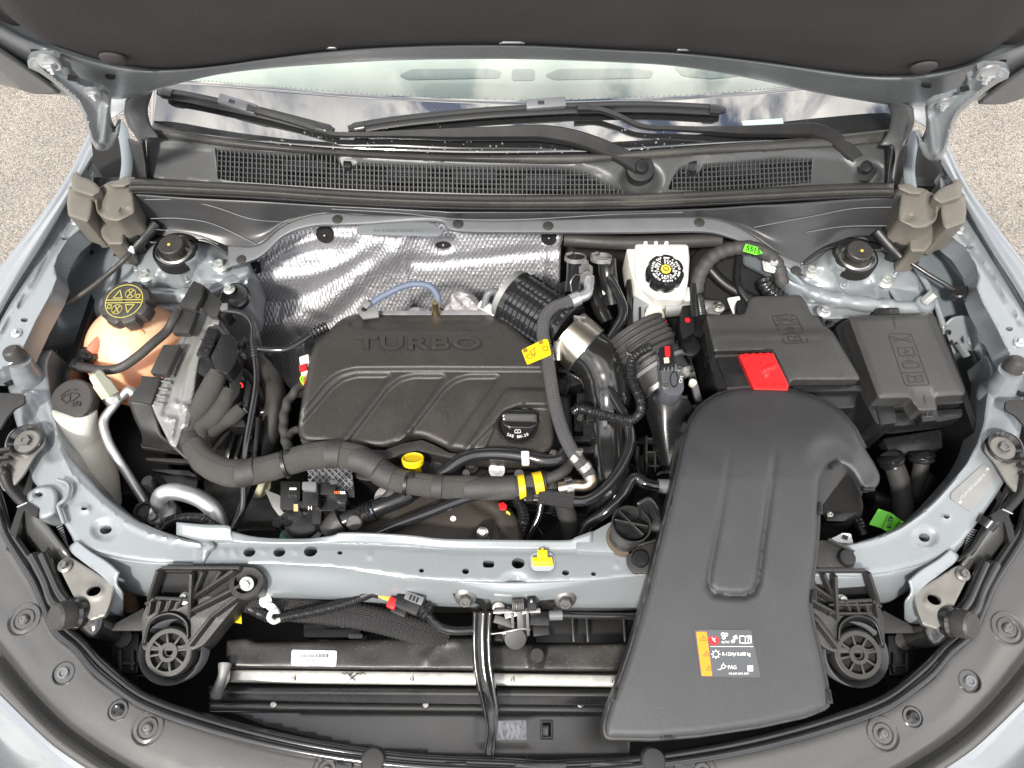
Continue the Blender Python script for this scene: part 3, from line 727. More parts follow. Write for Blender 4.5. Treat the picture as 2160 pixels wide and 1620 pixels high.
facing([[(405, 1190), (560, 1189.5), (700, 1196), (850, 1216), (960, 1226), (1087, 1229), (1250, 1225), (1420, 1209), (1560, 1215), (1740, 1215)],
        [(405, 1202), (560, 1201), (700, 1208), (850, 1230), (960, 1238), (1087, 1252), (1250, 1237), (1420, 1222), (1560, 1226), (1740, 1228)],
        [(405, 1245), (560, 1245), (700, 1252), (850, 1262), (960, 1268), (1087, 1272), (1250, 1270), (1400, 1262), (1560, 1262), (1740, 1262)],
        [(405, 1262), (560, 1262), (700, 1266), (850, 1276), (960, 1281), (1087, 1284), (1250, 1289), (1400, 1284), (1560, 1284), (1740, 1284)]], (.878, .868, .838, .815), 'tie_bar_face')
# raised rear lip of the tie bar
surf('tie_bar_lip', [[(372, 1102, .893), (430, 1107, .893), (482, 1109, .893), (490, 1120, .886), (545, 1133, .882), (640, 1136, .881), (700, 1130, .886), (722, 1124, .891), (800, 1126, .892), (870, 1130, .890), (940, 1137, .887), (1060, 1139, .886), (1190, 1140, .886), (1215, 1133, .888), (1250, 1120, .890)],
                     [(372, 1128, .884), (430, 1143, .883), (482, 1145, .883), (500, 1145, .883), (545, 1145, .883), (640, 1145, .883), (700, 1145, .883), (722, 1145, .883), (800, 1147, .883), (870, 1151, .883), (940, 1156, .883), (1060, 1158, .883), (1190, 1160, .883), (1215, 1160, .883), (1250, 1162, .883)]], PAINT, car, nu=4, nv=4, thick=.003)
slab('stub_plate', [(1215, 1140), (1262, 1115), (1296, 1096), (1345, 1120), (1362, 1140), (1352, 1170), (1300, 1166), (1215, 1162)], .886, .006, PAINT, car, r=12)
# weld dab and dimples on the frame joint
tube('weld_dab', [(446, 1143, .881), (444, 1152, .883), (436, 1160, .884), (432, 1174, .882), (428, 1190, .880)], [.002, .007, .006, .004, .0015], PAINT, car, seg=10)
# ================================================================== windscreen
wp0 = Vector((0, .876, 1.02)); wn = Vector((0, -.438, .899))
def WS(px, py, lift=0):
    q = PP(px, py, wp0, wn); u = q.x/.75
    return q+wn*(-.045*u*u+lift)
scr = thing('windscreen', 'windscreen behind the cowl with clouds reflected in its black border', 'windscreen', (0, .9, 1.0))
arcx = [300, 420, 520, 600, 740, 880, 1100, 1300, 1450, 1600, 1690, 1800, 1920]
arcy = [150, 160, 171, 180, 194, 203, 212, 206, 198, 184, 172, 158, 146]
basx = [300, 335, 480, 560, 720, 860, 1000, 1200, 1300, 1500, 1700, 1875, 1920]
basy = [262, 268, 290, 300, 315, 322, 326, 324, 320, 305, 290, 270, 262]
rows = []
for k in range(5):
    t = k/4; rows.append([WS(a*(1-t)+b*t, c*(1-t)+d*t) for a, b, c, d in zip(arcx, basx, arcy, basy)])
surf('black_border', rows, FRIT, scr, nu=6, nv=3, world=True, thick=.004)
rows = []
for k in range(4):
    t = k/3; rows.append([WS(a, c*(1-t)+(-130)*t) for a, c in zip(arcx, arcy)])
surf('clear_glass', rows, GLASS, scr, nu=6, nv=3, world=True)
# dot row of the border
bm = bmesh.new(); ar = cr([Vector((a, b)) for a, b in zip(arcx, arcy)], 12)
for p in ar:
    for j in range(1): bm = lathe_bm([(0, 0), (.0010, 0), (0, .0002)], 6, None, basis(wn), WS(p.x, p.y-1.5, .0006), bm)
mk('border_dots', bm, GREYP, scr, kind='stuff')
wmap = lambda x, y, dz=0: WS(x, y, dz)
lb = patch('number_label', [(1568, 250), (1657, 242), (1660, 254), (1572, 261)], wmap, mat('pale_green_label', (.34, .46, .42), .3), scr, lift=.0008)
text('label_code', 'L85KL7JG82MB', (wmap, 1612, 252), 8, WINK, lb, ang=-5, lift=.0016, depth=.0003)
# dashboard behind the glass
dash = thing('dashboard', 'pale green looking dashboard top with defroster vents seen through the windscreen', 'dashboard', (0, 1.25, .9))
surf('dashboard_top', [[Vector((x, y, z)) for x in (-.60, -.3, 0, .3, .60)] for y, z in ((.95, .94), (1.05, .99), (1.3, 1.04), (1.7, 1.06))], DASH, dash, world=True, thick=.01)
for a, b in ((840, 1060), (1148, 1380)):
    m_ = (a+b)/2
    fr_ = slab('defroster_vent', [(a, 158), (a+30, 145), (b-30, 144), (b, 150), (b-6, 164), (a+20, 168)], 1.051, .002, DASHD, dash, r=8)
    for i in range(12): slab('vent_fin', rect(a+25+i*(b-a-50)/11, 156, 4, 14), 1.0515, .001, DASH, fr_, bev=0)
slab('sensor_cover', rect(1104, 157, 50, 24), 1.052, .002, DASHD, dash, r=8)
slab('dash_panel', [(1420, 140), (1560, 140), (1600, 156), (1500, 166), (1440, 160)], 1.052, .002, DASHD, dash, r=8)
# water drops on the glass base
bm = bmesh.new(); random.seed(3)
for i in range(170):
    t = random.random(); x = 560+t*900; yb = np.interp(x, basx, basy); y = yb-random.random()**2*46-3
    r = random.choice([.0006, .0009, .0012, .0018])
    lathe_bm([(r, 0), (r*.8, r*.5), (0, r*.8)], 8, None, basis(wn), WS(x, y, .0002), bm)
for i in range(26):
    x = 720+random.random()*420; y = 225+random.random()*60; r = random.choice([.0007, .001, .0013])
    lathe_bm([(r, 0), (r*.8, r*.5), (0, r*.8)], 8, None, basis(wn), WS(x, y, .0002), bm)
dr = mk('water_drops', bm, mat('water', (.9, .9, .9), .03, 0, trans=.9, ior=1.33), kind='stuff', label='small water drops scattered on the lower windscreen glass', cat='water drops')

# roof pillars and scuttle corners
for fl in (0, 1):
    a = [[(322, 195, 1.10), (312, 230, 1.07), (318, 262, 1.045), (335, 290, 1.03)], [(268, 208, 1.09), (266, 240, 1.07), (285, 275, 1.05), (305, 300, 1.03)], [(266, 230, 1.05), (268, 262, 1.03), (292, 300, 1.02), (306, 370, .995)]]
    if fl: a = [mir(r, 2191, 16) for r in a]
    surf('scuttle_corner', a, COWL, car, nu=8, nv=6, thick=.004)
    b_ = [[(306, 290, 1.035), (310, 330, 1.01), (314, 375, .99)], [(292, 300, 1.03), (300, 340, 1.01), (304, 378, .99)], [(262, 290, .97), (272, 340, .95), (285, 385, .93)]]
    if fl: b_ = [mir(r, 2180, 12) for r in b_]
    surf('scuttle_side', b_, DARK, car, thick=.004)
    c_ = [[(232, 203, 1.06), (272, 203, 1.08)], [(234, 250, 1.03), (268, 232, 1.05)]]
    if fl: c_ = [mir(r, 2188, 18) for r in c_]
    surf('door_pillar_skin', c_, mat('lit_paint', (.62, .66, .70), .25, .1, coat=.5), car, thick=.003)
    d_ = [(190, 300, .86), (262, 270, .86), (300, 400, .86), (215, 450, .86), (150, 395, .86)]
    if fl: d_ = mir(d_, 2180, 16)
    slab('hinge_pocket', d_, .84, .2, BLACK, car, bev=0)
    e_ = [(252, 262, .99), (262, 290, .985), (268, 340, .975), (263, 385, .965)]
    if fl: e_ = mir(e_, 2186, 18)
    tube('drain_channel', e_, .009, PAINTD, car, seg=8, sx=.5)

# ================================================================== hood
hp0 = Vector((0, .80, 1.229)); hn = Vector((0, -1.73, -1)).normalized()
hq, hv_ = Vector((0, .790, 1.1)), Vector((0, -1, -.22)).normalized()     # faces down and forward
def HD(px, py, off=0): return PP(px, py, hp0+hn*off, hn)
hood = thing('hood', 'raised silver blue hood with its black insulation underneath', 'hood', (0, .9, 1.1))
lx = [-150, -60, 0, 60, 130, 225, 300, 370, 460, 560, 700, 860, 1080, 1300, 1440, 1600, 1760, 1840, 1930, 2020, 2100, 2160, 2230, 2320]
ly = [-60, 5, 42, 75, 102, 130, 143, 145, 138, 124, 107, 97, 94, 104, 111, 128, 150, 158, 156, 140, 112, 86, 50, -15]
fx = [-260, -150, -70, 10, 110, 232, 290, 345, 450, 556, 700, 860, 1080, 1300, 1442, 1580, 1720, 1800, 1890, 1975, 2070, 2180, 2260, 2400]
fy = [60, 120, 150, 178, 196, 207, 202, 184, 159, 145, 134, 126, 124, 131, 141, 164, 194, 208, 221, 221, 208, 180, 120, 40]
rows = []
for t, off in ((-.25, -.012), (0, 0), (.14, .009), (.4, .006), (.8, .001), (1.0, -.004), (1.03, -.016)):
    rows.append([HD(a+(b-a)*t, c+(d-c)*t, off) for a, b, c, d in zip(lx, fx, ly, fy)])
surf('inner_frame', rows, PAINT, hood, nu=5, nv=5, world=True)
out = [HD(a, b, -.028) for a, b in zip(fx, fy)]
top = [Vector((p.x*1.0, .33-.02*(p.x/.8)**2, 2.08-.06*(p.x/.8)**2)) for p in out]
rows = [[o.lerp(t, k/5)-hn*.02*math.sin(math.pi*k/5)*1.5 for o, t in zip(out, top)] for k in range(6)]
surf('outer_skin', rows, SKIN, hood, nu=3, nv=4, world=True)
# insulation mat
pts_l = [HD(a, b, .002) for a, b in zip(lx, ly)]
tp = [Vector((p.x*.97, .395, 1.93)) for p in pts_l]
def lin(i, j, p):
    u = i; v = j
    return hn*(.010*math.sin(math.pi*min(1, v*6)*.5)+.004*math.sin(u*9)*math.sin(v*7)-.010*math.exp(-((u-.13-v*.25)/.018)**2)-.010*math.exp(-((u-.87+v*.25)/.018)**2))
rows = [[a.lerp(b, k/6) for a, b in zip(pts_l, tp)] for k in range(7)]
LINER = mat('insulation_felt', (.040, .036, .038), .9, 0, (500, .4), .14, 8)
liner = surf('insulation_mat', rows, LINER, hood, nu=6, nv=5, world=True, disp=lin, thick=.006)
for x, y in ((240, 122), (1948, 140)):
    c = HD(x, y, .012); lathe('mat_clip', [(0, 0), (.016, 0), (.0155, .003), (.012, .005), (0, .006)], c, LINER, liner, n=hn)
for x, y, w in ((1080, 92, 28), (700, 103, 12), (1440, 107, 14)):
    wallp('mat_tab', [(x-w, y+2), (x-w*.7, y-2), (x+w*.7, y-2), (x+w, y+2)], 0, .003, PAINT, liner, n=hn, p0=hp0+hn*.004)
# dark oval holes in the frame
for x, y, rx, ry, a in ((233, 164, 11, 4, 5), (76, 108, 12, 3.5, 5), (1954, 182, 11, 4, 5), (2113, 131, 11, 4, -8)):
    wallp('frame_hole', ell(x, y, rx, ry, 16, a), 0, .004, BLACK, hood, n=hn, p0=hp0+hn*.0095, bev=0)
# hood side edge seen from below, beyond the hinge
for fl in (0, 1):
    a = [[(-60, 60), (0, 100), (60, 140), (128, 192)], [(-80, 90), (-10, 128), (50, 172), (100, 193)], [(-60, 120), (0, 158), (30, 178), (70, 192)]]
    if fl: a = [mir(r, 2190, 22) for r in a]
    surf('side_edge', [[HD(x, y, .012-.012*k) for x, y in r] for k, r in enumerate(a)], GREYP, hood, world=True, thick=.004)
# hinges
def hinge(fl):
    ol = [(57, 130), (64, 121), (78, 118), (112, 118), (125, 124), (134, 138), (146, 143), (150, 158), (168, 176), (190, 184), (214, 190), (229, 200), (234, 215), (231, 240), (233, 262), (240, 277), (247, 262), (254, 262), (251, 285), (240, 305), (226, 317), (214, 320), (202, 314), (191, 296), (184, 268), (176, 240), (160, 216), (136, 194), (110, 172), (84, 154), (60, 143)]
    if fl: ol = mir(ol, 2187, 22)
    X = lambda x: 2187-x if fl else x; Y = lambda y: y+22 if fl else y
    m = Map(0, [f_line([(X(226), Y(230)), (X(222), Y(262)), (X(218), Y(296))], .006, 9), f_line([(X(80), Y(140)), (X(140), Y(188)), (X(175), Y(225)), (X(195), Y(290)), (X(212), Y(312))], .008, 7, sm=4), f_hill(X(103), Y(134), 16, 12, .004, 3), f_hill(X(195), Y(194), 14, 10, .003, 3)], p0=hq, n=hv_)
    o = hf('hinge_arm', ol, m, PAINT, hood, step=4, rnd=.004, skirt=.008)
    for x, y, r in ((103, 130, 13), (195, 194, 9.5)):
        b = hw('stud', ALU); c = m(X(x), Y(y), .002)
        lathe('washer', [(0, -.002), (r*.00105, -.002), (r*.001, .001), (0, .001)], c, ALU, o, n=hv_)
        nb = bpy.data.objects.new('hinge_nut', b); COL.objects.link(nb); s = r*.00055; nb.scale = (s*1.25, s*1.25, s*1.1)
        nb.rotation_euler = Vector((.05, -.35, -1)).to_track_quat('Z', 'Y').to_euler(); nb.parent = o; nb.location = c-worg(o)
    slab_ = wallp('hinge_slot', rect(X(152), Y(167), 20, 8, 10 if not fl else -10), 0, .003, BLACK, o, n=hv_, p0=hq+hv_*.006, r=3, bev=0)
hinge(0); hinge(1)

# ================================================================== cowl
cowl = thing('cowl_grille', 'grey plastic cowl panel with long air intake grilles below the windscreen', 'cowl panel', (0, .85, .98))
CZ = [(300, 1.03), (1080, 1.02), (1880, 1.03)]
top_ = [(306, 262), (335, 268), (480, 292), (600, 306), (720, 316), (860, 323), (1000, 327), (1200, 325), (1300, 321), (1500, 306), (1700, 290), (1860, 274), (1895, 270)]
lip_ = [(308, 280), (335, 287), (480, 309), (600, 320), (720, 329), (860, 336), (1000, 341), (1200, 344), (1300, 338), (1500, 324), (1700, 312), (1850, 300), (1893, 296)]
bot_ = [(312, 374), (340, 378), (480, 388), (600, 396), (720, 404), (860, 410), (1000, 414), (1200, 416), (1300, 416), (1500, 410), (1700, 398), (1840, 388), (1886, 384)]
def zcowl(x, y):
    b = np.interp(x, [p[0] for p in bot_], [p[1] for p in bot_]); t = np.interp(x, [p[0] for p in top_], [p[1] for p in top_])
    s = min(max((b-y)/(b-t), 0), 1.2); return .988+.032*s
surf('sealing_lip', [[(x, y, 1.021) for x, y in top_], [(x, y+7, 1.024) for x, y in top_], [(x, y, 1.016) for x, y in lip_], [(x, y+2, 1.008) for x, y in lip_]], SEALM, cowl, nu=5, nv=4, thick=.003)
# panel with openings: a sheet of holes where the grille sits
cmap = lambda x, y, dz=0: P(x, y, zcowl(x, y)+dz)
class CM(Map):
    def __init__(s, feats): Map.__init__(s, 0, feats)
    def base(s, x, y, h=0): return P(x, y, zcowl(x, y)+h)
gl_open = [(453, 311), (520, 317), (600, 322), (704, 326), (716, 333), (722, 352), (738, 352), (750, 346), (757, 340), (850, 345), (1000, 350), (1150, 350), (1205, 353), (1240, 363), (1275, 382), (1322, 407), (1200, 410), (1000, 408), (860, 404), (720, 398), (600, 390), (500, 383), (459, 377)]
gr_open = [(1408, 400), (1418, 375), (1432, 352), (1447, 346), (1452, 360), (1466, 366), (1478, 358), (1484, 345), (1540, 340), (1640, 331), (1714, 331), (1710, 385), (1600, 396), (1500, 403)]
outl = [(p[0], p[1]) for p in lip_]+[(p[0], p[1]) for p in reversed(bot_)]
cm = CM([f_poly([(740, 332), (1000, 341), (1200, 343), (1260, 362), (1350, 410), (1395, 410), (1420, 362), (1465, 337), (1700, 322), (1780, 330), (1850, 385), (1850, 420), (300, 420), (300, 300)], -.004, 8), f_hill(1348, 385, 40, 34, -.02, 2), f_hill(1835, 372, 26, 24, -.014, 2)])
panel = hf('cowl_panel', outl, cm, COWL, cowl, step=7, rnd=.002, skirt=.012, holes=[gl_open, gr_open])
# grille bars
def grille(op, x0, x1, pitch, slope):
    bm = bmesh.new(); op_ = op
    def clipv(x):
        ys = []
        for i in range(len(op_)):
            a, b = op_[i-1], op_[i]
            if (a[0] > x) != (b[0] > x): ys.append(a[1]+(b[1]-a[1])*(x-a[0])/(b[0]-a[0]))
        ys.sort(); return ys
    x = x0
    while x < x1:
        ys = clipv(x)
        for a, b in zip(ys[::2], ys[1::2]):
            if b-a > 3:
                A, B = cmap(x, a-1, -.004), cmap(x, b+1, -.004); d = (B-A)
                box_bm((A+B)/2+Vector((0, 0, -.003)), .0015, d.length, .005, basis(Vector((1, 0, 0)).cross(d).normalized() if True else 0, (1, 0, 0)), bm)
        x += pitch
    nrow = 6
    for k in range(1, nrow):
        prev = None; x = x0
        while x < x1:
            ys = clipv(x)
            if len(ys) >= 2:
                yb = np.interp(x, [p[0] for p in bot_], [p[1] for p in bot_])-7; yy = yb-k*10.6
                ok = ys[0]+2 < yy < ys[-1]-2
                cur = cmap(x, yy, -.005) if ok else None
                if prev is not None and cur is not None:
                    d = cur-prev; box_bm((prev+cur)/2+Vector((0, 0, -.003)), d.length*1.02, .0013, .004, basis((0, -.3, 1), d), bm)
                prev = cur
            x += 12
    mk('grille_bars', bm, COWL, panel, kind='stuff')
grille(gl_open, 458, 1325, 9.2, 0); grille(gr_open, 1410, 1714, 9.2, 0)
for x, y in ((732, 345), (1461, 352)):
    cl = slab('cowl_clip', [(x-8, y-20), (x+9, y-20), (x+9, y+8), (x-8, y+8)], 1.008, .012, SMOOTH, panel, r=4, bev=.001)
slab('intake_floor', [(440, 300), (1720, 310), (1720, 420), (440, 420)], .94, .004, BLACK, cowl, bev=0)
for i, (x, y) in enumerate(((640, 350), (860, 368), (1000, 372), (1150, 384), (1560, 362))):
    slab('intake_part', rect(x, y, 90, 26), .955, .01, DARK, cowl, r=6)
# weatherstrip on the cowl edge
st_t = [(272, 380), (300, 379), (400, 383), (560, 391), (720, 402), (900, 410), (1080, 413), (1300, 411), (1440, 406), (1600, 398), (1780, 389), (1886, 387)]
strip = thing('hood_seal', 'long rubber hood seal along the front edge of the cowl', 'rubber seal', (0, .82, .97))
surf('seal_profile', [[(x, y-2, .990) for x, y in st_t], [(x, y+1, .999) for x, y in st_t], [(x, y+8, 1.000) for x, y in st_t], [(x, y+13, .993) for x, y in st_t], [(x, y+16, .991) for x, y in st_t], [(x, y+22, .985) for x, y in st_t], [(x, y+27, .972) for x, y in st_t]], SEALM, strip, nu=6, nv=3, thick=.003)
surf('seal_carrier', [[(x, y+20, .976) for x, y in st_t], [(x, y+29, .972) for x, y in st_t], [(x, y+34, .960) for x, y in st_t]], SMOOTH, strip, nu=6, nv=3, thick=.003)
# close-out panel with its arched lower edge
co = thing('bulkhead_cover', 'satin black plastic bulkhead cover panel with arched lower edge and push pins', 'cover panel', (0, .8, .9))
xs = [284, 330, 400, 480, 545, 600, 660, 715, 760, 920, 965, 1155, 1300, 1475, 1540, 1590, 1640, 1700, 1780, 1850, 1895]
yt = [408, 411, 416, 420, 423, 427, 431, 434, 436, 444, 446, 446, 445, 440, 436, 432, 430, 426, 420, 416, 413]
yl = [500, 503, 505, 520, 519, 477, 456, 451, 455, 456, 462, 464, 462, 461, 474, 500, 535, 560, 505, 498, 496]
ye = [520, 520, 515, 565, 545, 498, 478, 476, 475, 468, 489, 492, 492, 490, 503, 525, 555, 583, 520, 512, 510]
zl = [.90, .90, .90, .890, .90, .915, .925, .928, .928, .928, .928, .928, .928, .926, .92, .91, .90, .885, .90, .90, .90]
def wav(u, v, p):
    a = max(0, abs(p.x)-.33)*8
    return Vector((0, -.010, .006))*min(1, a)*math.sin(v*3.1)*.5
surf('cover_face', [[(x, y, .968) for x, y in zip(xs, yt)],
                    [(x, y*.66+l*.34, .968*.62+z*.38-.006) for x, y, l, z in zip(xs, yt, yl, zl)],
                    [(x, y*.3+l*.7, .968*.25+z*.75-.008) for x, y, l, z in zip(xs, yt, yl, zl)],
                    [(x, l-1, z) for x, l, z in zip(xs, yl, zl)]], CLOSE, co, nu=7, nv=8, thick=.003, disp=wav)
ix = range(3, 18)
surf('cover_lip', [[(xs[i], yl[i]-2, zl[i]) for i in ix], [(xs[i], yl[i]+2, zl[i]+.002) for i in ix], [(xs[i], ye[i]-5, zl[i]) for i in ix], [(xs[i], ye[i]-1, zl[i]-.004) for i in ix], [(xs[i], ye[i]+2, zl[i]-.014) for i in ix]], GREYP, co, nu=7, nv=3, thick=.003)
for x, y, z in ((712, 463, .929), (966, 473, .93), (1156, 477, .93), (1475, 470, .928), (510, 548, .894), (1679, 571, .892)):
    bolt(x, y, z, 11, co, RUBBER, kind='pin', name='push_pin')
# pressed lines on the cover
for pts in ([(306, 421, .962), (380, 422, .962), (450, 436, .955), (530, 462, .945), (602, 469, .93)], [(318, 461, .938), (380, 461, .936), (450, 473, .925), (540, 515, .905)],
            [(330, 484, .93), (400, 492, .915), (460, 515, .905)], [(700, 441, .962), (850, 450, .96), (960, 462, .95), (1100, 463, .95), (1300, 452, .955), (1440, 448, .957)],
            [(1880, 437, .955), (1800, 440, .952), (1720, 455, .948), (1640, 470, .945), (1590, 480, .94)], [(1870, 476, .935), (1780, 478, .93), (1700, 490, .925)]):
    tube('pressed_line', [(x, y, z+.0012) for x, y, z in pts], .0007, GREYP, co, seg=6)
# little side skirts of the cover at the tower
for fl in (0, 1):
    a = [[(250, 540, .905), (268, 510, .91), (300, 505, .915), (330, 512, .91), (380, 505, .905), (440, 512, .90), (490, 545, .89)], [(238, 538, .885), (262, 515, .89), (300, 500, .905), (330, 495, .905), (380, 485, .902), (440, 490, .90), (500, 530, .888)]]
    if fl: a = [mir(r, 2178, 16) for r in a]
    surf('tower_skirt', a, SMOOTH, co, nu=5, nv=3, thick=.003)
    bx = [(256, 470), (288, 464), (292, 500), (272, 505), (258, 505)]
    if fl: bx = mir(bx, 2180, 16)
    slab('end_block', bx, .93, .04, DARK, co, r=3)
    cv = [(330, 472, .925), (306, 500, .918), (280, 527, .912)]
    if fl: cv = mir(cv, 2180, 16)
    tube('cable_sleeve', cv, [.011, .010, .007], DARK, co, seg=10)

# foam end blocks on the wings
def block(fl):
    t_ = thing('end_block', 'moulded brown grey foam block on the %s wing beside the cowl' % ('right hand' if fl else 'left hand'), 'foam block', P(2180-215 if fl else 215, 450, .9), 'foam blocks at the two ends of the cowl')
    parts = [([(150, 370), (162, 361), (172, 373), (186, 377), (200, 385), (213, 398), (212, 405), (196, 416), (152, 402)], .985, .05, 5),
             ([(145, 392), (196, 410), (196, 435), (192, 460), (185, 470), (144, 456), (141, 430)], .972, .06, 5),
             ([(196, 400), (216, 392), (232, 382), (255, 380), (278, 384), (284, 425), (286, 450), (250, 468), (226, 465), (205, 450)], .975, .05, 8),
             ([(222, 384), (236, 388), (262, 372), (288, 374), (286, 384), (262, 395), (240, 396)], .984, .03, 4),
             ([(213, 448), (250, 468), (262, 466), (262, 512), (256, 517), (228, 517), (215, 500), (208, 470)], .94, .05, 5),
             ([(190, 440), (215, 452), (222, 495), (196, 500), (184, 470)], .91, .03, 5)]
    for k, (ol, z, th, r) in enumerate(parts):
        if fl: ol = mir(ol, 2180, 15)
        fe = []
        if k == 2:
            fe = [f_hill(*(mir([(264, 445)], 2180, 15)[0] if fl else (264, 445)), 12, 8, -.004, 4), f_line([(p[0], p[1]) for p in (mir([(215, 400), (214, 440)], 2180, 15) if fl else [(215, 400), (214, 440)])], -.012, 8)]
        hf('block_lobe', [(p.x, p.y) for p in rc(ol, r)], Map(z, fe), FOAM, t_, step=5, rnd=.005, skirt=th)
block(0); block(1)

# ================================================================== wipers
def wiper(name, label, heel, arm, blade, adx, capr=19):
    w = thing(name, label, 'wiper', WS(*heel), 'wipers parked on the windscreen')
    H = WS(heel[0], heel[1], .006)
    # arm: flat bar whose width changes
    path = [WS(x, y, l) for x, y, l, _ in arm]; wd_ = [q[3] for q in arm]
    pp = cr(path, 6); ww = [float(np.interp(i/(len(pp)-1), np.linspace(0, 1, len(wd_)), wd_)) for i in range(len(pp))]
    bm = bmesh.new(); T, N, B = frame(pp); rings = []
    for p, tt, q in zip(pp, T, ww):
        nrm = wn; s = nrm.cross(tt).normalized(); h = .006 if q > .01 else .0035
        prof = [(-1, -1), (-1, .2), (-.75, .9), (.75, .9), (1, .2), (1, -1)]
        rings.append([bm.verts.new(p+s*(a*q/2)+nrm*(b*h)) for a, b in prof])
    for a, b in zip(rings, rings[1:]):
        for k in range(6): bm.faces.new((a[k], a[(k+1) % 6], b[(k+1) % 6], b[k]))
    bm.faces.new(rings[0]); bm.faces.new(rings[-1])
    mk('arm', bm, SATIN, w, ang=40)
    c = WS(heel[0], heel[1], .016)
    head = lathe('heel', [(0, -.045), (.021, -.045), (.023, -.012), (.0215, -.006), (0, -.004)], c, SATIN, w, n=wn)
    lathe('nut_cap', [(0, 0), (.0115, 0), (.0115, .004), (.009, .008), (0, .0095)], c-wn*.005, SMOOTH, head, n=wn)
    # blade
    bp = cr([WS(x, y, .016) for x, y in blade], 10)
    rows = []
    bm = bmesh.new(); T, N, B = frame(bp); rings = []
    for i, (p, tt) in enumerate(zip(bp, T)):
        s = wn.cross(tt).normalized(); e = 1 if 0 < i < len(bp)-1 else .6
        prof = [(-1, -.5), (-1, .1), (-.5, .35), (-.15, 1), (.15, 1), (.5, .35), (1, .1), (1, -.5), (.2, -.8), (.1, -1.9), (-.1, -1.9), (-.2, -.8)]
        rings.append([bm.verts.new(p+s*(a*.0085*e)+wn*(b*.006*e)) for a, b in prof])
    for a, b in zip(rings, rings[1:]):
        for k in range(12): bm.faces.new((a[k], a[(k+1) % 12], b[(k+1) % 12], b[k]))
    bm.faces.new(rings[0]); bm.faces.new(rings[-1])
    bl = mk('blade', bm, DARK, w, ang=40)
    for i in (0, -1):
        q = bp[i]; q2 = bp[2 if i == 0 else -3]; d = (q2-q).normalized()
        tube('end_cap', [q-d*.002, q+d*.010, q+d*.024], [.006, .0095, .0095], SMOOTH, bl, seg=12, world=True, sx=.7)
    ax, ay, ang = adx; c = WS(ax, ay, .026); xd = (WS(ax+math.cos(R(ang))*20, ay+math.sin(R(ang))*20, .026)-c)
    ad = box('adapter', c, .062, .016, .013, GREYP, bl, n=wn, x=xd, bev=.003)
    box('adapter_button', c+wn*.0068-xd.normalized()*.008, .010, .006, .001, SMOOTH, ad, n=wn, x=xd, bev=.0004)
    return w
wiper('windscreen_wiper', 'long wiper whose arm sweeps left over the grille, blade high on the left', (1350, 357),
      [(1350, 357, .010, .026), (1300, 330, .014, .026), (1220, 302, .018, .025), (1150, 290, .020, .024), (1100, 290, .021, .022), (960, 292, .020, .018), (815, 291, .018, .0095), (722, 290, .018, .008), (690, 284, .018, .008), (620, 262, .022, .008), (560, 245, .026, .009), (530, 236, .028, .012)],
      [(330, 189), (400, 203), (480, 222), (560, 241), (640, 263), (704, 281)], (508, 227, 17))
wiper('windscreen_wiper', 'shorter wiper pivoting at the right corner, blade lying across the middle of the glass', (1833, 347),
      [(1833, 347, .010, .026), (1800, 318, .014, .025), (1760, 290, .018, .024), (1720, 276, .020, .023), (1686, 276, .021, .022), (1560, 281, .020, .016), (1480, 279, .018, .0095), (1405, 277, .018, .008), (1375, 277, .018, .008), (1340, 272, .020, .008), (1300, 256, .024, .008), (1260, 244, .026, .009), (1215, 243, .028, .012)],
      [(741, 277), (850, 262), (1000, 248), (1110, 241), (1250, 234), (1380, 232), (1524, 236)], (1150, 234, -4))
# ================================================================== inside of the bay
bm = bmesh.new(); prism_bm([Vector(v) for v in ((-.80, -.32, .40), (.80, -.32, .40), (.80, .95, .40), (-.80, .95, .40))], (0, 0, -.01), bm=bm)
mk('bay_floor', bm, DARK, car)
bm = bmesh.new(); prism_bm([Vector(v) for v in ((-.72, .90, .38), (.72, .90, .38), (.72, .87, .93), (-.72, .87, .93))], (0, .02, 0), bm=bm)
mk('bulkhead', bm, DARK, car)
for s in (-1, 1):
    bm = bmesh.new(); prism_bm([Vector((s*.70, y, z)) for y, z in ((-.15, .40), (.86, .40), (.86, .85), (.3, .855), (-.15, .80))], (s*.01, 0, 0), bm=bm); mk('bay_side', bm, DARK, car)
# bulkhead insulation seen to the right of the foil
wallp('bulkhead_pad', [(1180, 486), (1330, 486), (1560, 494), (1680, 580), (1680, 640), (1180, 640)], .845, .02, RUBBER, car, r=10)
tube('pad_fold', [(1190, 505, .885), (1300, 512, .885), (1420, 510, .885), (1520, 506, .885)], .012, RUBBER, car, seg=10)

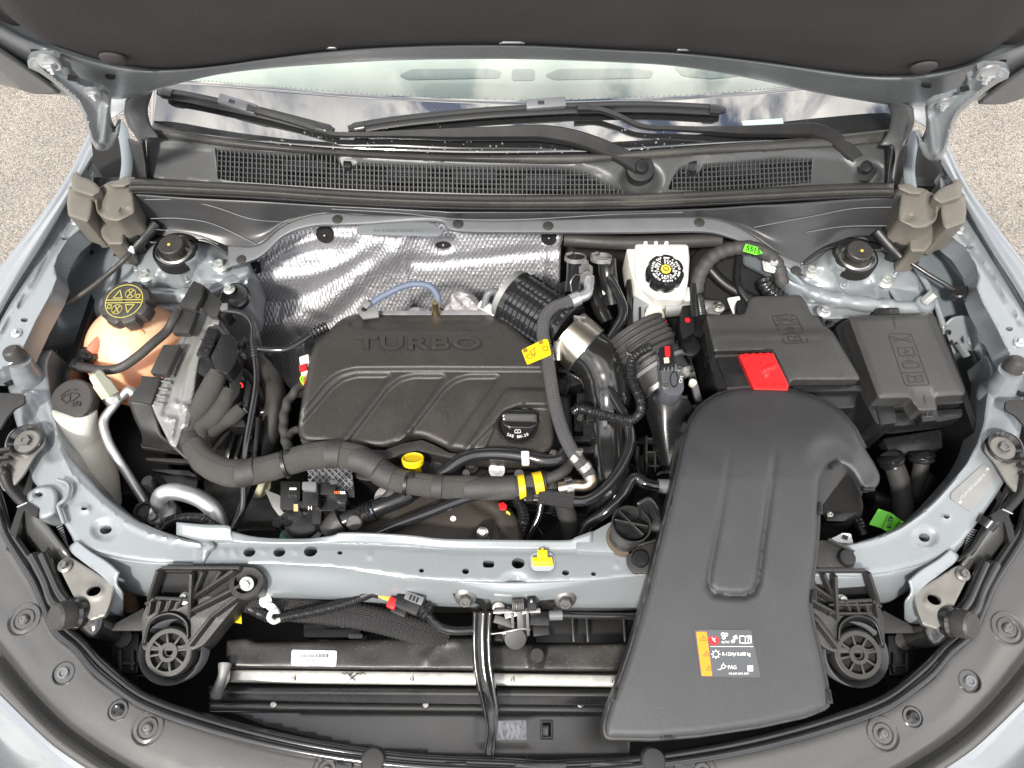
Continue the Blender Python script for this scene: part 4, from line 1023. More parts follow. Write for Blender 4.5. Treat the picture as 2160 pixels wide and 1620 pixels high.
# ------------------------------------------------------------------ foil heat shield
hs_p, hs_n = Vector((0, .815, .86)), Vector((0, -1, .42)).normalized()
fo = [(520, 545), (545, 500), (600, 465), (700, 452), (900, 452), (1100, 462), (1190, 470), (1184, 520), (1180, 620), (1170, 700), (1000, 760), (760, 800), (640, 840), (612, 820), (575, 775), (545, 730), (528, 680), (520, 620)]
fo = [(p.x, p.y) for p in cr([Vector(p) for p in fo], 3, True)]
ff = [f_line([(530, 590), (600, 588), (680, 575), (750, 545), (800, 505)], .009, 17, sm=4), f_line([(525, 640), (600, 632), (670, 610), (730, 575), (775, 545)], -.007, 15, sm=4),
      f_line([(530, 695), (610, 680), (690, 640), (745, 590), (790, 560), (850, 530)], .010, 20, sm=4), f_line([(570, 735), (650, 705), (720, 660), (760, 625)], -.008, 14, sm=4),
      f_line([(850, 548), (900, 553), (1000, 545), (1100, 535), (1180, 528)], -.006, 10, sm=4), f_line([(855, 548), (857, 590), (870, 660)], .004, 4, sm=3), f_line([(880, 480), (850, 500), (830, 530), (850, 550)], .007, 13, sm=4),
      f_line([(560, 560), (620, 520), (690, 500), (740, 500)], .010, 12, sm=4), f_line([(600, 545), (650, 530), (700, 525)], -.008, 9, sm=3), f_line([(1150, 520), (1148, 560), (1140, 640)], .006, 5, sm=3), f_line([(1178, 500), (1176, 620)], .007, 6),
      f_hill(935, 518, 26, 14, -.008, 2), f_hill(620, 760, 40, 60, .012), f_hill(820, 520, 40, 30, .010)]
random.seed(5)
for k in range(22):
    x, y = random.uniform(550, 1150), random.uniform(480, 700); a = random.uniform(-.9, .9)+(0 if x > 850 else -.5); l = random.uniform(25, 90)
    ff.append(f_line([(x, y), (x+math.cos(a)*l*.5, y+math.sin(a)*l*.5+random.uniform(-9, 9)), (x+math.cos(a)*l, y+math.sin(a)*l)], [0, random.choice([-1, 1])*random.uniform(.0012, .0032), 0], random.uniform(2.5, 5), sm=3))
mF = Map(0, ff, p0=hs_p, n=hs_n)
foil = hf('heat_shield', fo, mF, FOIL, None, step=5, rnd=.003, skirt=.004, ang=80, holes=[ell(935, 518, 17, 9, 16)], label='crumpled silver foil heat shield with diamond embossing on the bulkhead', cat='heat shield')
for x, y, r in ((935, 518, 17), (686, 494, 20), (1158, 500, 18), (540, 566, 19)):
    c = mF(x, y, -.004 if x == 935 else .003); lathe('shield_fastener', [(0, -.004), (r*.00078, -.004), (r*.00078, .0006), (0, .0006)], c, BLACK, foil, n=hs_n)
    lathe('fastener_pin', [(0, 0), (.002, 0), (.002, .004), (0, .005)], c, STEEL, foil, n=hs_n)
# stamped plate under the cover lip
plate = slab('stamped_plate', [(750, 484), (762, 474), (800, 468), (905, 468), (920, 476), (935, 491), (925, 497), (755, 493)], .921, .004, PAINT, r=6, label='pale painted strip with a stamped number below the bulkhead cover', cat='stamped strip')
text('stamped_number', 'KL47L8E24NB0 007', (lambda x, y, dz=0: P(x, y, .921+dz), 842, 487), 9.5, ALU, plate, ang=1, sx=1.25, depth=.0004, spacing=1.1)

# ------------------------------------------------------------------ engine block below the cover
eng = thing('engine', 'dark engine block with timing cover and fittings below the black engine cover', 'engine', P(900, 1000, .5))
slab('block', [(640, 700), (1150, 690), (1210, 800), (1200, 990), (1100, 1015), (760, 1015), (640, 950)], .82, .30, DARK, eng, r=20, bev=.006)
tmo = cr([Vector(p) for p in ((700, 1170), (720, 1105), (770, 1060), (860, 1035), (950, 1030), (1010, 1036), (1060, 1058), (1095, 1098), (1105, 1170))], 5)
mTC = Map(.825, [f_hill(950, 1130, 170, 80, .02, 1.5), f_line([(1000, 1060), (1045, 1085), (1060, 1130)], -.006, 8)])
tc_ = hf('timing_cover', [(p.x, p.y) for p in tmo]+[(1000, 1250), (800, 1250)], mTC, BROWNP, eng, step=8, rnd=.01, skirt=.15)
bolt(0, 0, mTC(956, 1094, .0), 4, tc_, WHITE, kind='pin')
te = slab('tensioner', [(990, 1140), (1000, 1115), (1012, 1104), (1028, 1104), (1038, 1118), (1036, 1140)], .858, .02, DARK, eng, r=8)
bolt(1018, 1123, .859, 12, te, STEEL, n=(0, -.4, 1))
# spark plug / bracket bits between the pipes
for x, y, z, r, m_ in ((1045, 975, .84, 22, DARK), (1048, 992, .84, 20, STEEL), (995, 985, .83, 16, DARK), (983, 998, .835, 9, DBOLT), (925, 985, .82, 24, DARK), (1095, 1000, .83, 12, DBOLT), (1030, 1010, .82, 14, DARK)):
    lathe('engine_fitting', [(0, -.03), (r*.00068, -.03), (r*.00068, -.002), (r*.0006, 0), (r*.0003, 0), (r*.00028, .004), (0, .004)], P(x, y, z), m_, eng, n=(0, -.35, 1), seg=20)
for x, y, w, h, z in ((1070, 990, 40, 14, .83), (1150, 985, 40, 20, .83), (1090, 1060, 50, 20, .80), (860, 1000, 40, 30, .80), (960, 1015, 60, 22, .79), (1140, 1060, 60, 40, .78)):
    slab('engine_bracket', rect(x, y, w, h, random.uniform(-12, 12)), z, .03, random.choice([DARK, SMOOTH]), eng, r=4)
lathe('oil_seal_plate', [(0, -.002), (.020, -.002), (.020, .001), (.015, .0015), (0, .0015)], P(818, 1052, .83), DBOLT, eng, n=(0, -.3, 1))
lathe('plate_stud', [(0, 0), (.004, 0), (.004, .018), (0, .018)], P(818, 1052, .832), DARK, eng, n=(0, -.3, 1), seg=12)

random.seed(21)
for k in range(26):                                     # small hoses and leads deep around the engine
    x, y = random.choice([(560+random.random()*180, 1010+random.random()*100), (1120+random.random()*90, 1040+random.random()*90), (1300+random.random()*90, 880+random.random()*150), (1180+random.random()*60, 760+random.random()*180)])
    z = .72+random.random()*.07; a = random.random()*6.3; l = 30+random.random()*45
    tube('engine_lead', [(x, y, z), (x+math.cos(a)*l*.5+random.uniform(-8, 8), y+math.sin(a)*l*.5, z+.01), (x+math.cos(a)*l, y+math.sin(a)*l, z-.01)], random.choice([.003, .0045, .007]), random.choice([SMOOTH, TIE, GREYP, TUBEB]), eng, seg=10, fn=random.choice([None, sribs(.005, .1)]), step=.0015)

# hot side: insulation, sensor, wire
ins = thing('manifold_insulation', 'crumpled grey white insulation behind the engine cover beside the sensor', 'insulation', P(960, 660, .84))
mI = Map(.865, [lambda X, Y: .006*np.sin(X*.16+Y*.07)*np.sin(Y*.21-X*.05)+.003*np.sin(X*.4)*np.sin(Y*.37)])
hf('insulation_quilt', [(p.x, p.y) for p in cr([Vector(p) for p in ((855, 670), (870, 648), (915, 652), (935, 640), (950, 618), (975, 612), (1000, 622), (1015, 640), (1040, 650), (1070, 672), (1070, 700), (855, 700))], 3, True)], mI, CLOTH, ins, step=4, rnd=.014, skirt=.03)
tube('insulation_sleeve', [(1014, 640, .87), (1035, 655, .868), (1062, 676, .865)], [.008, .0095, .007], WHITE, ins, seg=10, fn=sribs(.006, .05))
hf('insulation_quilt', [(p.x, p.y) for p in cr([Vector(p) for p in ((1060, 612), (1085, 600), (1100, 612), (1095, 660), (1100, 690), (1075, 690), (1062, 660))], 3, True)], Map(.86, []), CLOTH, ins, step=5, rnd=.01, skirt=.03)
bk = thing('sensor_bracket', 'grey metal bracket with a fork at the back left corner of the engine cover', 'bracket', P(770, 650, .87))
slab('bracket_plate', [(750, 652), (765, 640), (780, 630), (795, 648), (800, 668), (765, 672)], .885, .004, CAST, bk, r=3)
slab('bracket_fork', [(758, 640), (770, 630), (784, 640), (772, 650)], .895, .003, CAST, bk, r=2); slab('bracket_hole', ell(768, 652, 6, 4), .8865, .002, BLACK, bk, bev=0)
slab('bracket_rail', [(800, 655), (1060, 655), (1060, 664), (800, 664)], .872, .01, ALU, bk, r=2)
tube('oxygen_sensor_wire', [(770, 668, .875), (785, 640, .885), (820, 618, .90), (865, 600, .91), (905, 603, .912), (922, 622, .905), (925, 640, .895)], .0052, BLUEW, step=.003, label='blue grey sleeved wire arching over the foil to the sensor', cat='wire')
o2 = thing('oxygen_sensor', 'brass coloured sensor standing behind the middle of the engine cover', 'sensor', P(920, 655, .86))
lathe('sensor_body', [(0, -.02), (.0085, -.02), (.0085, .008), (.007, .012), (.006, .030), (.0055, .034), (0, .034)], P(920, 662, .868), mat('brass', (.42, .34, .20), .35, 1), o2, n=(.05, 0, 1), seg=16)
lathe('sensor_collar', [(.009, -.004), (.014, -.004), (.014, .0), (.009, .001)], P(920, 662, .868), DARK, o2)
tube('heater_hose_elbow', [(1020, 650, .87), (1030, 620, .89), (1048, 616, .89), (1056, 635, .88), (1058, 665, .86)], .006, GREYP, label='thin grey elbow hose behind the right back of the engine cover', cat='hose')

# ------------------------------------------------------------------ engine cover
eo = rc([(688, 702), (722, 670), (758, 660), (1030, 659), (1064, 672), (1128, 726), (1147, 748), (1157, 800), (1164, 870), (1170, 935), (1148, 966), (1060, 960), (1002, 953), (948, 947), (912, 930), (893, 921), (868, 920), (850, 926), (830, 938), (808, 944), (740, 940), (640, 932), (627, 915), (634, 860), (645, 800), (655, 748), (664, 722)], 16, 4)
eo = [(p.x, p.y) for p in eo]
ef = [f_poly([(600, 640), (720, 640), (745, 682), (800, 688), (1010, 688), (1050, 670), (1200, 640), (1200, 600), (600, 600)], -.016, 14),
      f_poly([(480, 1000), (610, 905), (640, 868), (690, 806), (715, 788), (748, 779), (900, 778), (1240, 780), (1240, 1000)], -.0075, 6, r=14)]
for q in ([(824, 791), (752, 791), (724, 799), (700, 817), (618, 912), (600, 960), (694, 960)], [(940, 793), (870, 793), (844, 800), (818, 820), (738, 925), (716, 960), (818, 960)], [(1054, 794), (987, 794), (960, 802), (936, 821), (856, 925), (836, 960), (934, 960)]):
    ef.append(f_poly(q, -.0075, 6, r=9))
ef.append(f_poly([(1068, 820), (1230, 822), (1230, 860), (1095, 856), (1060, 870), (1020, 955), (975, 955)], .008, 5, r=10))
ef.append(f_poly([(1098, 857), (1240, 858), (1240, 1010), (985, 1010), (990, 948), (1060, 876)], -.007, 5))
ef.append(f_hill(1095, 897, 46, 37, -.004, 6))
mE = Map(.890, ef+[lambda X, Y: -.000035*np.clip(Y-700, 0, 400)*.9])
ec = thing('engine_cover', 'large matt black plastic engine cover embossed TURBO', 'engine cover', P(900, 800, .83))
cov = hf('cover_shell', eo, mE, COVER, ec, step=3.2, rnd=.010, skirt=.045, ang=60)
text('word_outline', 'TURBO', (mE, 883, 726.6), 37, INK, ec, sx=2.12, depth=.0004, lift=.0002, bold=.045, spacing=1.05)  # black outline laid behind the letters to darken their edges
text('embossed_word', 'TURBO', (mE, 883, 726), 37, COVER, ec, sx=2.12, depth=.0026, lift=.0003, bold=.018, spacing=1.05)
slab('cover_skirt', [(632, 925), (742, 944), (810, 950), (850, 935), (890, 928), (915, 938), (948, 955), (1148, 972), (1140, 978), (950, 966), (915, 958), (880, 950), (850, 956), (812, 972), (742, 956), (640, 940)], .862, .03, COVER, ec, r=4)
# oil filler cap
oc = thing('oil_filler_cap', 'round black oil filler cap marked SAE 5W-30 in the engine cover', 'filler cap', mE(1092, 897, -.004))
ob = mE(1092, 897)
ms_ = S(1092, 897, .89)
lathe('cap_rim', [(44*ms_, -.012), (44*ms_, .003), (42*ms_, .005), (39*ms_, .004), (38.5*ms_, -.004), (0, -.004)], ob, GLOSSB, oc, seg=48)
lathe('cap_face', [(0, -.006), (37.5*ms_, -.006), (37.5*ms_, .006), (36*ms_, .0085), (0, .009)], ob, SMOOTH, oc, seg=48)
cmap_ = lambda x, y, dz=0: P(x, y, ob.z+.009+dz)
hf('cap_grip', [(p.x, p.y) for p in rc([(1057, 872), (1066, 862), (1126, 864), (1135, 874), (1134, 898), (1120, 904), (1072, 903), (1058, 895)], 8)], Map(ob.z+.018, [f_poly([(1050, 880), (1140, 882), (1140, 910), (1050, 910)], -.006, 10)]), GLOSSB, oc, step=4, rnd=.003, skirt=.012)
for i, ch in enumerate('SAE 5W-30'):
    a = R(116-6.6*i*1.0); x = 1092-math.cos(R(180)-a)*-0 ; t = (i-4)/4
    text('cap_letter', ch, (cmap_, 1092+t*20.5, 921.5-abs(t)**2*5), 8.6, WINK, oc, ang=-t*22, depth=.0003, lift=.0006, bold=.01, sx=.9) if ch != ' ' else None
strokes('cap_symbol', [[(1086, 907), (1086, 913), (1091, 913), (1092, 914), (1093, 913), (1098, 913), (1098, 907), (1093, 906), (1092, 907), (1091, 906), (1086, 907)], [(1092, 907), (1092, 914)]], cmap_, WINK, 1.1, oc, t=.0003)
# dipstick
dp = thing('dipstick', 'yellow oil dipstick handle in front of the engine cover', 'dipstick', P(871, 980, .85))
lathe('dipstick_handle', [(0, -.005), (.0148, -.005), (.0158, -.001), (.0163, .004), (.0150, .0055), (.0135, .0035), (0, .0035)], P(871, 972, .873), YEL, dp, n=(0, .80, 1))
lathe('dipstick_stem', [(0, -.08), (.007, -.08), (.0085, -.02), (.0085, -.002), (0, -.002)], P(873, 978, .868), YEL, dp, seg=16)

# ------------------------------------------------------------------ engine wiring: trunk and branches
wr = thing('wiring_harness', 'thick woven grey wiring harness running across the front of the engine', 'wiring harness', P(750, 990, .85))
trunk = [(404, 905, .845), (408, 935, .85), (425, 965, .858), (452, 985, .862), (492, 999, .865), (548, 991, .866), (606, 977, .868), (656, 962, .870), (704, 957, .872), (752, 966, .872), (790, 985, .871), (825, 1008, .869), (870, 1020, .868), (945, 1027, .868), (1040, 1030, .868), (1100, 1026, .868), (1150, 1018, .868)]
tr = [.019, .0185, .019, .0195, .020, .020, .0195, .020, .020, .0195, .0185, .018, .0175, .017, .0165, .015, .014]
lump = lambda s, a: 1+.035*math.sin(s*70+a)+.03*math.sin(s*33+a*2)+.012*math.sin(s*210)
tk = tube('harness_trunk', trunk, tr, MESHH, wr, seg=22, res=8, fn=lump)
TP = cr([P(*q) for q in trunk], 8)
def band(i, j, r, m_=TIE, name='tape_band', fn=None, par=None):
    tube(name, TP[i:j], r, m_, par or wr, seg=22, smooth=False, world=True, fn=fn or lump)
def at(px): return min(range(len(TP)), key=lambda i: abs((TP[i].x-P(px, 1000, .868).x)))
for a, b, r in ((506, 536, .0207), (686, 716, .0210), (742, 800, .0203), (805, 832, .0195), (915, 940, .0183), (985, 1085, .0172)): band(at(a), at(b)+1, r)
band(5, 11, .0197)
for px, r in ((603, .0218), (866, .0195)): band(at(px)-1, at(px)+1, r, DARK, 'cable_tie')
for px in (605, 868): box('tie_lock', P(px, 955 if px < 700 else 1003, .885), .008, .010, .006, DARK, wr)
for a, b in ((1090, 1108), (1124, 1145)): band(at(a), at(b)+1, .0182, YEL, 'yellow_band')
for pts, rr in (([(462, 785, .87), (448, 815, .865), (428, 850, .858), (408, 885, .85), (402, 920, .845)], [.013, .0165, .0175, .018, .017]),
                ([(484, 822, .855), (474, 850, .852), (452, 880, .85), (425, 905, .848), (418, 938, .85)], [.010, .0135, .0145, .015, .015]),
                ([(510, 862, .845), (490, 880, .842), (462, 895, .84), (432, 925, .842), (428, 955, .85)], [.010, .012, .0125, .013, .013])):
    tube('harness_branch', pts, rr, MESHH, wr, seg=18, fn=lump)
for pts, rr in (([(838, 1012, .86), (822, 1045, .855), (790, 1072, .845), (745, 1105, .83), (700, 1138, .81)], .0085),
                ([(1150, 1020, .865), (1180, 1050, .84), (1198, 1090, .81), (1210, 1150, .77)], .014), ([(1140, 1015, .868), (1180, 1000, .868), (1200, 980, .86), (1200, 940, .84), (1196, 900, .83), (1190, 850, .83), (1180, 815, .83)], .0085)):
    tube('harness_branch', pts, rr, TIE, wr, seg=14, fn=lump)
hl = tube('engine_side_loom', [(650, 800, .845), (628, 820, .85), (606, 850, .852), (598, 890, .852), (602, 925, .856), (610, 955, .87)], .0072, TIE, seg=12, res=14, fn=lambda s, a: 1+.12*math.sin(s*260+a), label='thin taped loom running down the left side of the engine cover', cat='wiring loom')
tube('loom_branch', [(628, 905, .85), (615, 912, .852), (606, 925, .856)], .006, TIE, hl, seg=10)
gc = thing('grey_connector', 'small grey connector with a red lock left of the engine cover', 'connector', P(645, 775, .85))
box('connector_shell', P(646, 772, .872), .016, .034, .012, BEIGE, gc, n=(-.2, 0, 1), x=(1, .25, 0), bev=.002)
box('red_lock', P(640, 776, .882), .012, .011, .005, RED, gc, n=(-.2, 0, 1), x=(1, .25, 0))
for k, m_ in enumerate((YW, GREEN, ORW)): tube('wire', [(638+k*4, 790, .872), (634+k*5, 800, .868), (640, 812, .858)], .0013, m_, gc, seg=6)

# ------------------------------------------------------------------ black pipes around the engine
tube('vacuum_pipe', [(478, 656, .885), (500, 658, .885), (522, 668, .885), (534, 690, .885), (534, 720, .885), (541, 780, .883), (540, 820, .880), (530, 880, .872), (518, 950, .862), (514, 1020, .845), (511, 1075, .83), (492, 1116, .82)], .0048, TUBEB, seg=12, label='thin glossy black pipe running down left of the engine', cat='pipe')
vp = tube('breather_pipe', [(541, 735, .884), (575, 738, .884), (605, 736, .884), (635, 720, .885), (655, 706, .885), (675, 696, .884)], .0046, TUBEB, seg=12, label='short black breather pipe crossing the foil to the engine cover', cat='pipe')
tube('pipe_boot', [(655, 706, .885), (668, 699, .885), (690, 688, .884)], .0085, SMOOTH, vp, seg=12, fn=ribs(.006, .1), step=.0015)
tube('pipe_sleeve', [(534, 715, .885), (536, 735, .885), (538, 755, .884)], .006, SMOOTH, vp, seg=12, fn=ribs(.005, .1), step=.0012)
fp = tube('fuel_pipe', [(926, 1004, .858), (945, 990, .862), (975, 968, .868), (1010, 958, .87), (1060, 957, .871), (1110, 963, .871), (1150, 971, .871), (1180, 966, .871), (1196, 950, .871)], .0098, TUBEB, seg=16, label='glossy black pipe along the front right edge of the engine cover', cat='pipe')
slab('pipe_clip', [(1099, 951), (1116, 951), (1117, 978), (1101, 978)], .883, .010, BEIGE, fp, r=3, bev=.001)
cp = tube('coolant_pipe', [(770, 1138, .850), (830, 1110, .854), (900, 1083, .858), (980, 1052, .863), (1030, 1040, .865), (1080, 1040, .868), (1140, 1046, .868), (1205, 1056, .868), (1240, 1054, .868), (1275, 1030, .870), (1306, 992, .873), (1326, 950, .876), (1329, 915, .878), (1318, 880, .88), (1298, 842, .882), (1275, 800, .884), (1266, 770, .886), (1272, 738, .888), (1292, 706, .89), (1310, 676, .892), (1314, 652, .894), (1304, 622, .895), (1288, 590, .895), (1276, 566, .892)], .0078, TUBEB, seg=16, label='long glossy black pipe from the tie bar round the right of the engine', cat='pipe')
tube('pipe_sleeve', [(1136, 1045, .868), (1170, 1051, .868), (1210, 1057, .868)], .0115, BRAIDB, cp, seg=20)
slab('pipe_clip', rect(1118, 1042, 16, 30, 4), .882, .012, DARK, cp, r=3); box('pipe_clip', P(1120, 1053, .872), .02, .006, .006, STEEL, cp)
p3 = tube('vent_pipe', [(1210, 1160, .80), (1240, 1108, .83), (1275, 1082, .85), (1312, 1048, .86), (1330, 1015, .865), (1344, 1008, .866), (1362, 1020, .866), (1392, 1026, .866), (1420, 1026, .866)], .0085, TUBEB, seg=16, label='black pipe with an S bend ending at the airbox beside the duct', cat='pipe')
tube('pipe_end', [(1388, 1025, .866), (1412, 1026, .866)], .0105, GREYP, p3, seg=16)
# belts / hoses left of the engine
for k, (pts, r, m_) in enumerate((([(488, 740, .80), (535, 762, .80), (568, 800, .80), (582, 850, .80), (572, 905, .79), (545, 960, .78)], .018, RUBBER),
                  ([(495, 780, .76), (525, 810, .76), (545, 860, .76), (535, 930, .74)], .014, RUBBER),
                  ([(528, 855, .80), (548, 868, .80), (565, 866, .80), (582, 850, .80)], .008, SMOOTH))):
    tube('radiator_hose' if k < 2 else 'small_hose', pts, r, m_, seg=16, fn=sribs(.004, .012) if k < 2 else None, step=.002, label=('wide ribbed black hose curving down the left side of the engine', 'inner ribbed hose below the wide hose left of the engine', 'small black elbow hose between bracket and engine')[k], cat='hose')
lathe('hose_clamp', [(.0082, -.006), (.0100, -.006), (.0100, .006), (.0082, .006)], P(578, 854, .80), STEEL, n=(.6, .5, .1), label='small steel clamp on the elbow hose left of the engine', cat='clamp')

# ================================================================== left hand side
tank = thing('coolant_tank', 'round translucent tank of orange coolant with a black yellow printed cap', 'coolant tank', P(262, 830, .72))
tcn_ = P(268, 640, .905)-Vector((.018, .026, .108))
def prof(r, h, n=18, c=0): return [(r*math.sin(math.pi*i/n), -h*math.cos(math.pi*i/n)+c) for i in range(n+1)]
pf = [(r, h) for r, h in prof(.0890, .084)]
pf = [(max(r, .031) if h > .05 else r, h) for r, h in pf if not (h > .080)]+[(.031, .083), (.029, .09), (0, .09)]
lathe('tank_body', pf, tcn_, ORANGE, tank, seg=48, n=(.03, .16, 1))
lathe('tank_seam', [(.080, -.006), (.0875, -.004), (.0875, .004), (.080, .006)], tcn_+Vector((0, 0, -.030)), ORANGE, tank, seg=48)
tube('tank_rib', [(220, 665, .87), (262, 684, .882), (300, 700, .872), (330, 740, .85)], .0035, ORANGE, tank, seg=8)
tube('tank_nipple', [(214, 718, .865), (200, 733, .868), (190, 744, .868)], .0095, mat('tinted_nipple', (.75, .22, .14), .3, sss=.4), tank, seg=16)
cc = P(266, 640, .905); NC = (-.03, -.10, 1)
cap = lathe('tank_cap', [(0, -.022), (.038, -.022), (.0405, -.018), (.0405, .000), (.0385, .004), (.034, .006), (0, .0065)], cc, RUBBER, tank, n=NC, seg=72, lobes=(8, .005, .036))
def capmap(c, n, s):                     # flat prints on a cap: unit = millimetres
    M_ = basis(n)
    return lambda x, y, dz=0: c+M_@Vector((x*.001, -y*.001, s+dz))
km = capmap(cc, NC, .0066)
lathe('cap_print_ring', [(.0285, 0), (.0300, 0), (.0300, .0005), (.0285, .0005)], cc+Vector((0, 0, .0064)), KHINK, cap, n=NC, seg=48)
strokes('cap_print', [[(-27, -2.5), (27, -2.5)], [(-27, 2.5), (27, 2.5)], [(-18, -6), (-10, -20), (-4, -6), (-18, -6)], [(18, 6), (10, 20), (4, 6), (18, 6)], [(18, -6), (24, -6), (24, -12), (18, -12), (18, -6)], [(-18, 6), (-24, 6), (-24, 12), (-18, 12), (-18, 6)], [(4, -20), (12, -8)], [(12, -20), (4, -8)], [(-4, 20), (-12, 8)], [(-12, 20), (-4, 8)]], km, KHINK, 1.6, cap, t=.0003, lift=.0004)
for x, y in ((8, -14), (-8, 14)): strokes('cap_print', [ell(x, y, 8, 8, 20)+[(x+8, y)]], km, KHINK, 1.4, cap, t=.0003, lift=.0004)
for a, rr in ((0, 13),): lathe('cap_centre', [(0, 0), (.0022, 0), (.0022, .001), (0, .001)], km(0, 0, 0), BLACK, cap, n=NC, seg=12)
qc = tube('coolant_hose', [(168, 772, .875), (184, 776, .878), (215, 781, .882), (252, 776, .885), (290, 752, .888), (325, 722, .890), (352, 698, .888), (366, 674, .893), (376, 655, .893)], .0073, RUBBER, seg=16, label='black hose looping from the coolant tank nipple up to the control unit', cat='hose')
lathe('quick_connector', [(0, -.012), (.0125, -.012), (.0135, -.008), (.011, -.004), (.0135, .0), (.0135, .006), (.009, .010), (0, .010)], P(184, 750, .868), SMOOTH, qc, n=(.5, .35, .4), seg=24)
box('connector_elbow', P(164, 771, .872), .020, .016, .014, SMOOTH, qc, x=(1, -.2, 0), bev=.003)
tube('connector_elbow', [(176, 757, .866), (168, 764, .87), (170, 771, .874)], .009, SMOOTH, qc, seg=12)

ws = thing('washer_reservoir', 'white washer fluid filler neck with a flat grey cap showing a windscreen symbol', 'washer tank', P(165, 960, .66))
wc = P(156, 846, .873); NW = (-.05, -.16, 1)
tube('filler_neck', [(158, 862, .866), (160, 885, .85), (165, 920, .82), (176, 960, .79), (188, 1010, .75), (196, 1060, .70)], [.0300, .0300, .0320, .038, .043, .043], NATUR, ws, seg=28, sx=1.0)
tube('tank_shoulder', [(125, 905, .835), (118, 925, .82), (135, 950, .80), (150, 975, .78)], [.008, .014, .018, .014], NATUR, ws, seg=16)
wcp = lathe('filler_cap', [(0, -.018), (.029, -.018), (.031, -.004), (.0335, -.002), (.0335, .006), (.031, .008), (0, .0085)], wc, RUBBER, ws, n=NW, seg=48)
wm = capmap(wc, NW, .0088)
strokes('cap_symbol', [[(-14, 0), (-9, -7), (0, -10), (9, -9), (13, -6), (5, 2), (0, 3), (-5, 6), (-14, 0)], [(-2, -6), (0, 2)], [(-16, -5), (-12, -10)], [(-10, -12), (-4, -15)], [(2, -16), (8, -15)], [(6, 6), (11, 4), (12, 9), (7, 11), (6, 6)], [(12, 4), (17, 5), (17, 10), (12, 9)]], wm, INK, 1.5, wcp, t=.0005, lift=.0004)

ac = tube('refrigerant_line', [(282, 852, .845), (282, 832, .862), (272, 823, .866), (258, 834, .864), (240, 856, .858), (222, 880, .855), (219, 900, .852), (230, 935, .842), (250, 970, .825), (275, 1010, .805), (300, 1050, .79), (312, 1072, .78)], .0068, ALU, seg=16, label='thin aluminium refrigerant line with a beige hex fitting by the washer cap', cat='pipe')
fx_ = Vector((-.35, .55, .8)); f0 = P(232, 832, .872)
lathe('fitting_ring', [(0, -.012), (.0135, -.012), (.014, -.004), (.012, 0), (.0, 0)], f0, STEEL, ac, n=fx_, seg=24)
lathe('hex_cap', [(0, .0), (.0145, .0), (.0145, .022), (.0125, .025), (.0115, .036), (.0085, .040), (0, .040)], f0, mat('khaki_cap', (.32, .33, .26), .45), ac, n=fx_, seg=6)
lathe('cap_hole', [(0, .0395), (.002, .0395), (.002, .0405), (0, .0405)], f0, BLACK, ac, n=fx_, seg=8)
up_ = thing('suction_pipe', 'thick bare aluminium pipe bending over its flange near the left frame arm', 'pipe', P(345, 1080, .80))
tube('bent_pipe', [(345, 1082, .80), (337, 1060, .83), (342, 1044, .845), (362, 1037, .85), (392, 1041, .85), (425, 1054, .845), (450, 1076, .835), (462, 1104, .82), (464, 1135, .80)], .0125, ALU, up_, seg=24)
lathe('pipe_flange', [(0, -.02), (.019, -.02), (.019, 0), (.016, .003), (0, .003)], P(345, 1078, .812), ALU, up_)
slab('flange_tail', [(315, 1070), (338, 1062), (348, 1100), (330, 1112), (312, 1098)], .818, .02, ALU, up_, r=10)
bolt(327, 1093, .819, 15, up_, DBOLT, kind='hex'); lathe('charge_port_cap', [(0, -.03), (.0085, -.03), (.0095, 0), (.0095, .014), (.008, .017), (0, .0175)], P(323, 1026, .835), DARK, up_, n=(-.2, .25, 1))
lathe('rubber_grommet', [(0, -.01), (.016, -.01), (.016, .002), (.011, .004), (.009, .0), (0, .0)], P(304, 1078, .79), RUBBER, up_)
tube('compressor_wire', [(335, 1118, .825), (352, 1102, .83), (385, 1092, .835), (420, 1092, .836), (448, 1102, .832), (470, 1118, .82)], .0072, SMOOTH, seg=14, fn=ribs(.0035, .09), step=.0008, label='corrugated black wire conduit in front of the aluminium suction pipe', cat='conduit')

# control unit with its bracket
ecu = thing('engine_control_unit', 'cast aluminium control unit held by black plastic clips beside the coolant tank', 'control unit', P(390, 820, .78))
mC = Map(.868, [f_poly([(428, 700), (452, 706), (420, 790), (404, 850), (380, 870), (395, 770)], .006, 4), f_line([(362, 720), (330, 800), (318, 850)], .004, 5), f_line([(400, 700), (360, 810), (345, 880)], -.004, 4), f_line([(370, 850), (395, 858), (388, 895)], .005, 5), f_line([(345, 880), (370, 885), (362, 925)], .005, 4)])
hf('unit_case', [(p.x, p.y) for p in rc([(398, 680), (415, 652), (436, 652), (440, 664), (463, 668), (465, 684), (440, 690), (430, 720), (418, 770), (413, 800), (412, 860), (402, 880), (398, 900), (385, 905), (380, 925), (372, 945), (360, 940), (330, 880), (316, 846), (345, 792), (372, 730)], 4)], mC, CAST, ecu, step=4, rnd=.003, skirt=.05)
for k in range(7): bar('cooling_fin', P(356-k*5, 760+k*15, .872), P(376-k*5, 764+k*15, .872), .002, .006, CAST, ecu)
slab('case_window', [(447, 672), (463, 674), (461, 684), (445, 682)], .876, .004, CAST, ecu, r=2)
for ol, z in (([(376, 646), (408, 592), (428, 600), (426, 625), (412, 652)], .905), ([(428, 600), (470, 638), (458, 668), (440, 664), (424, 645), (414, 640)], .892), ([(362, 701), (383, 652), (417, 653), (398, 703)], .892), ([(316, 786), (345, 727), (380, 728), (351, 790)], .888), ([(270, 843), (298, 806), (298, 793), (340, 795), (330, 820), (318, 852)], .875)):
    slab('holding_clip', ol, z, .012, PLAS, ecu, r=3, bev=.002)
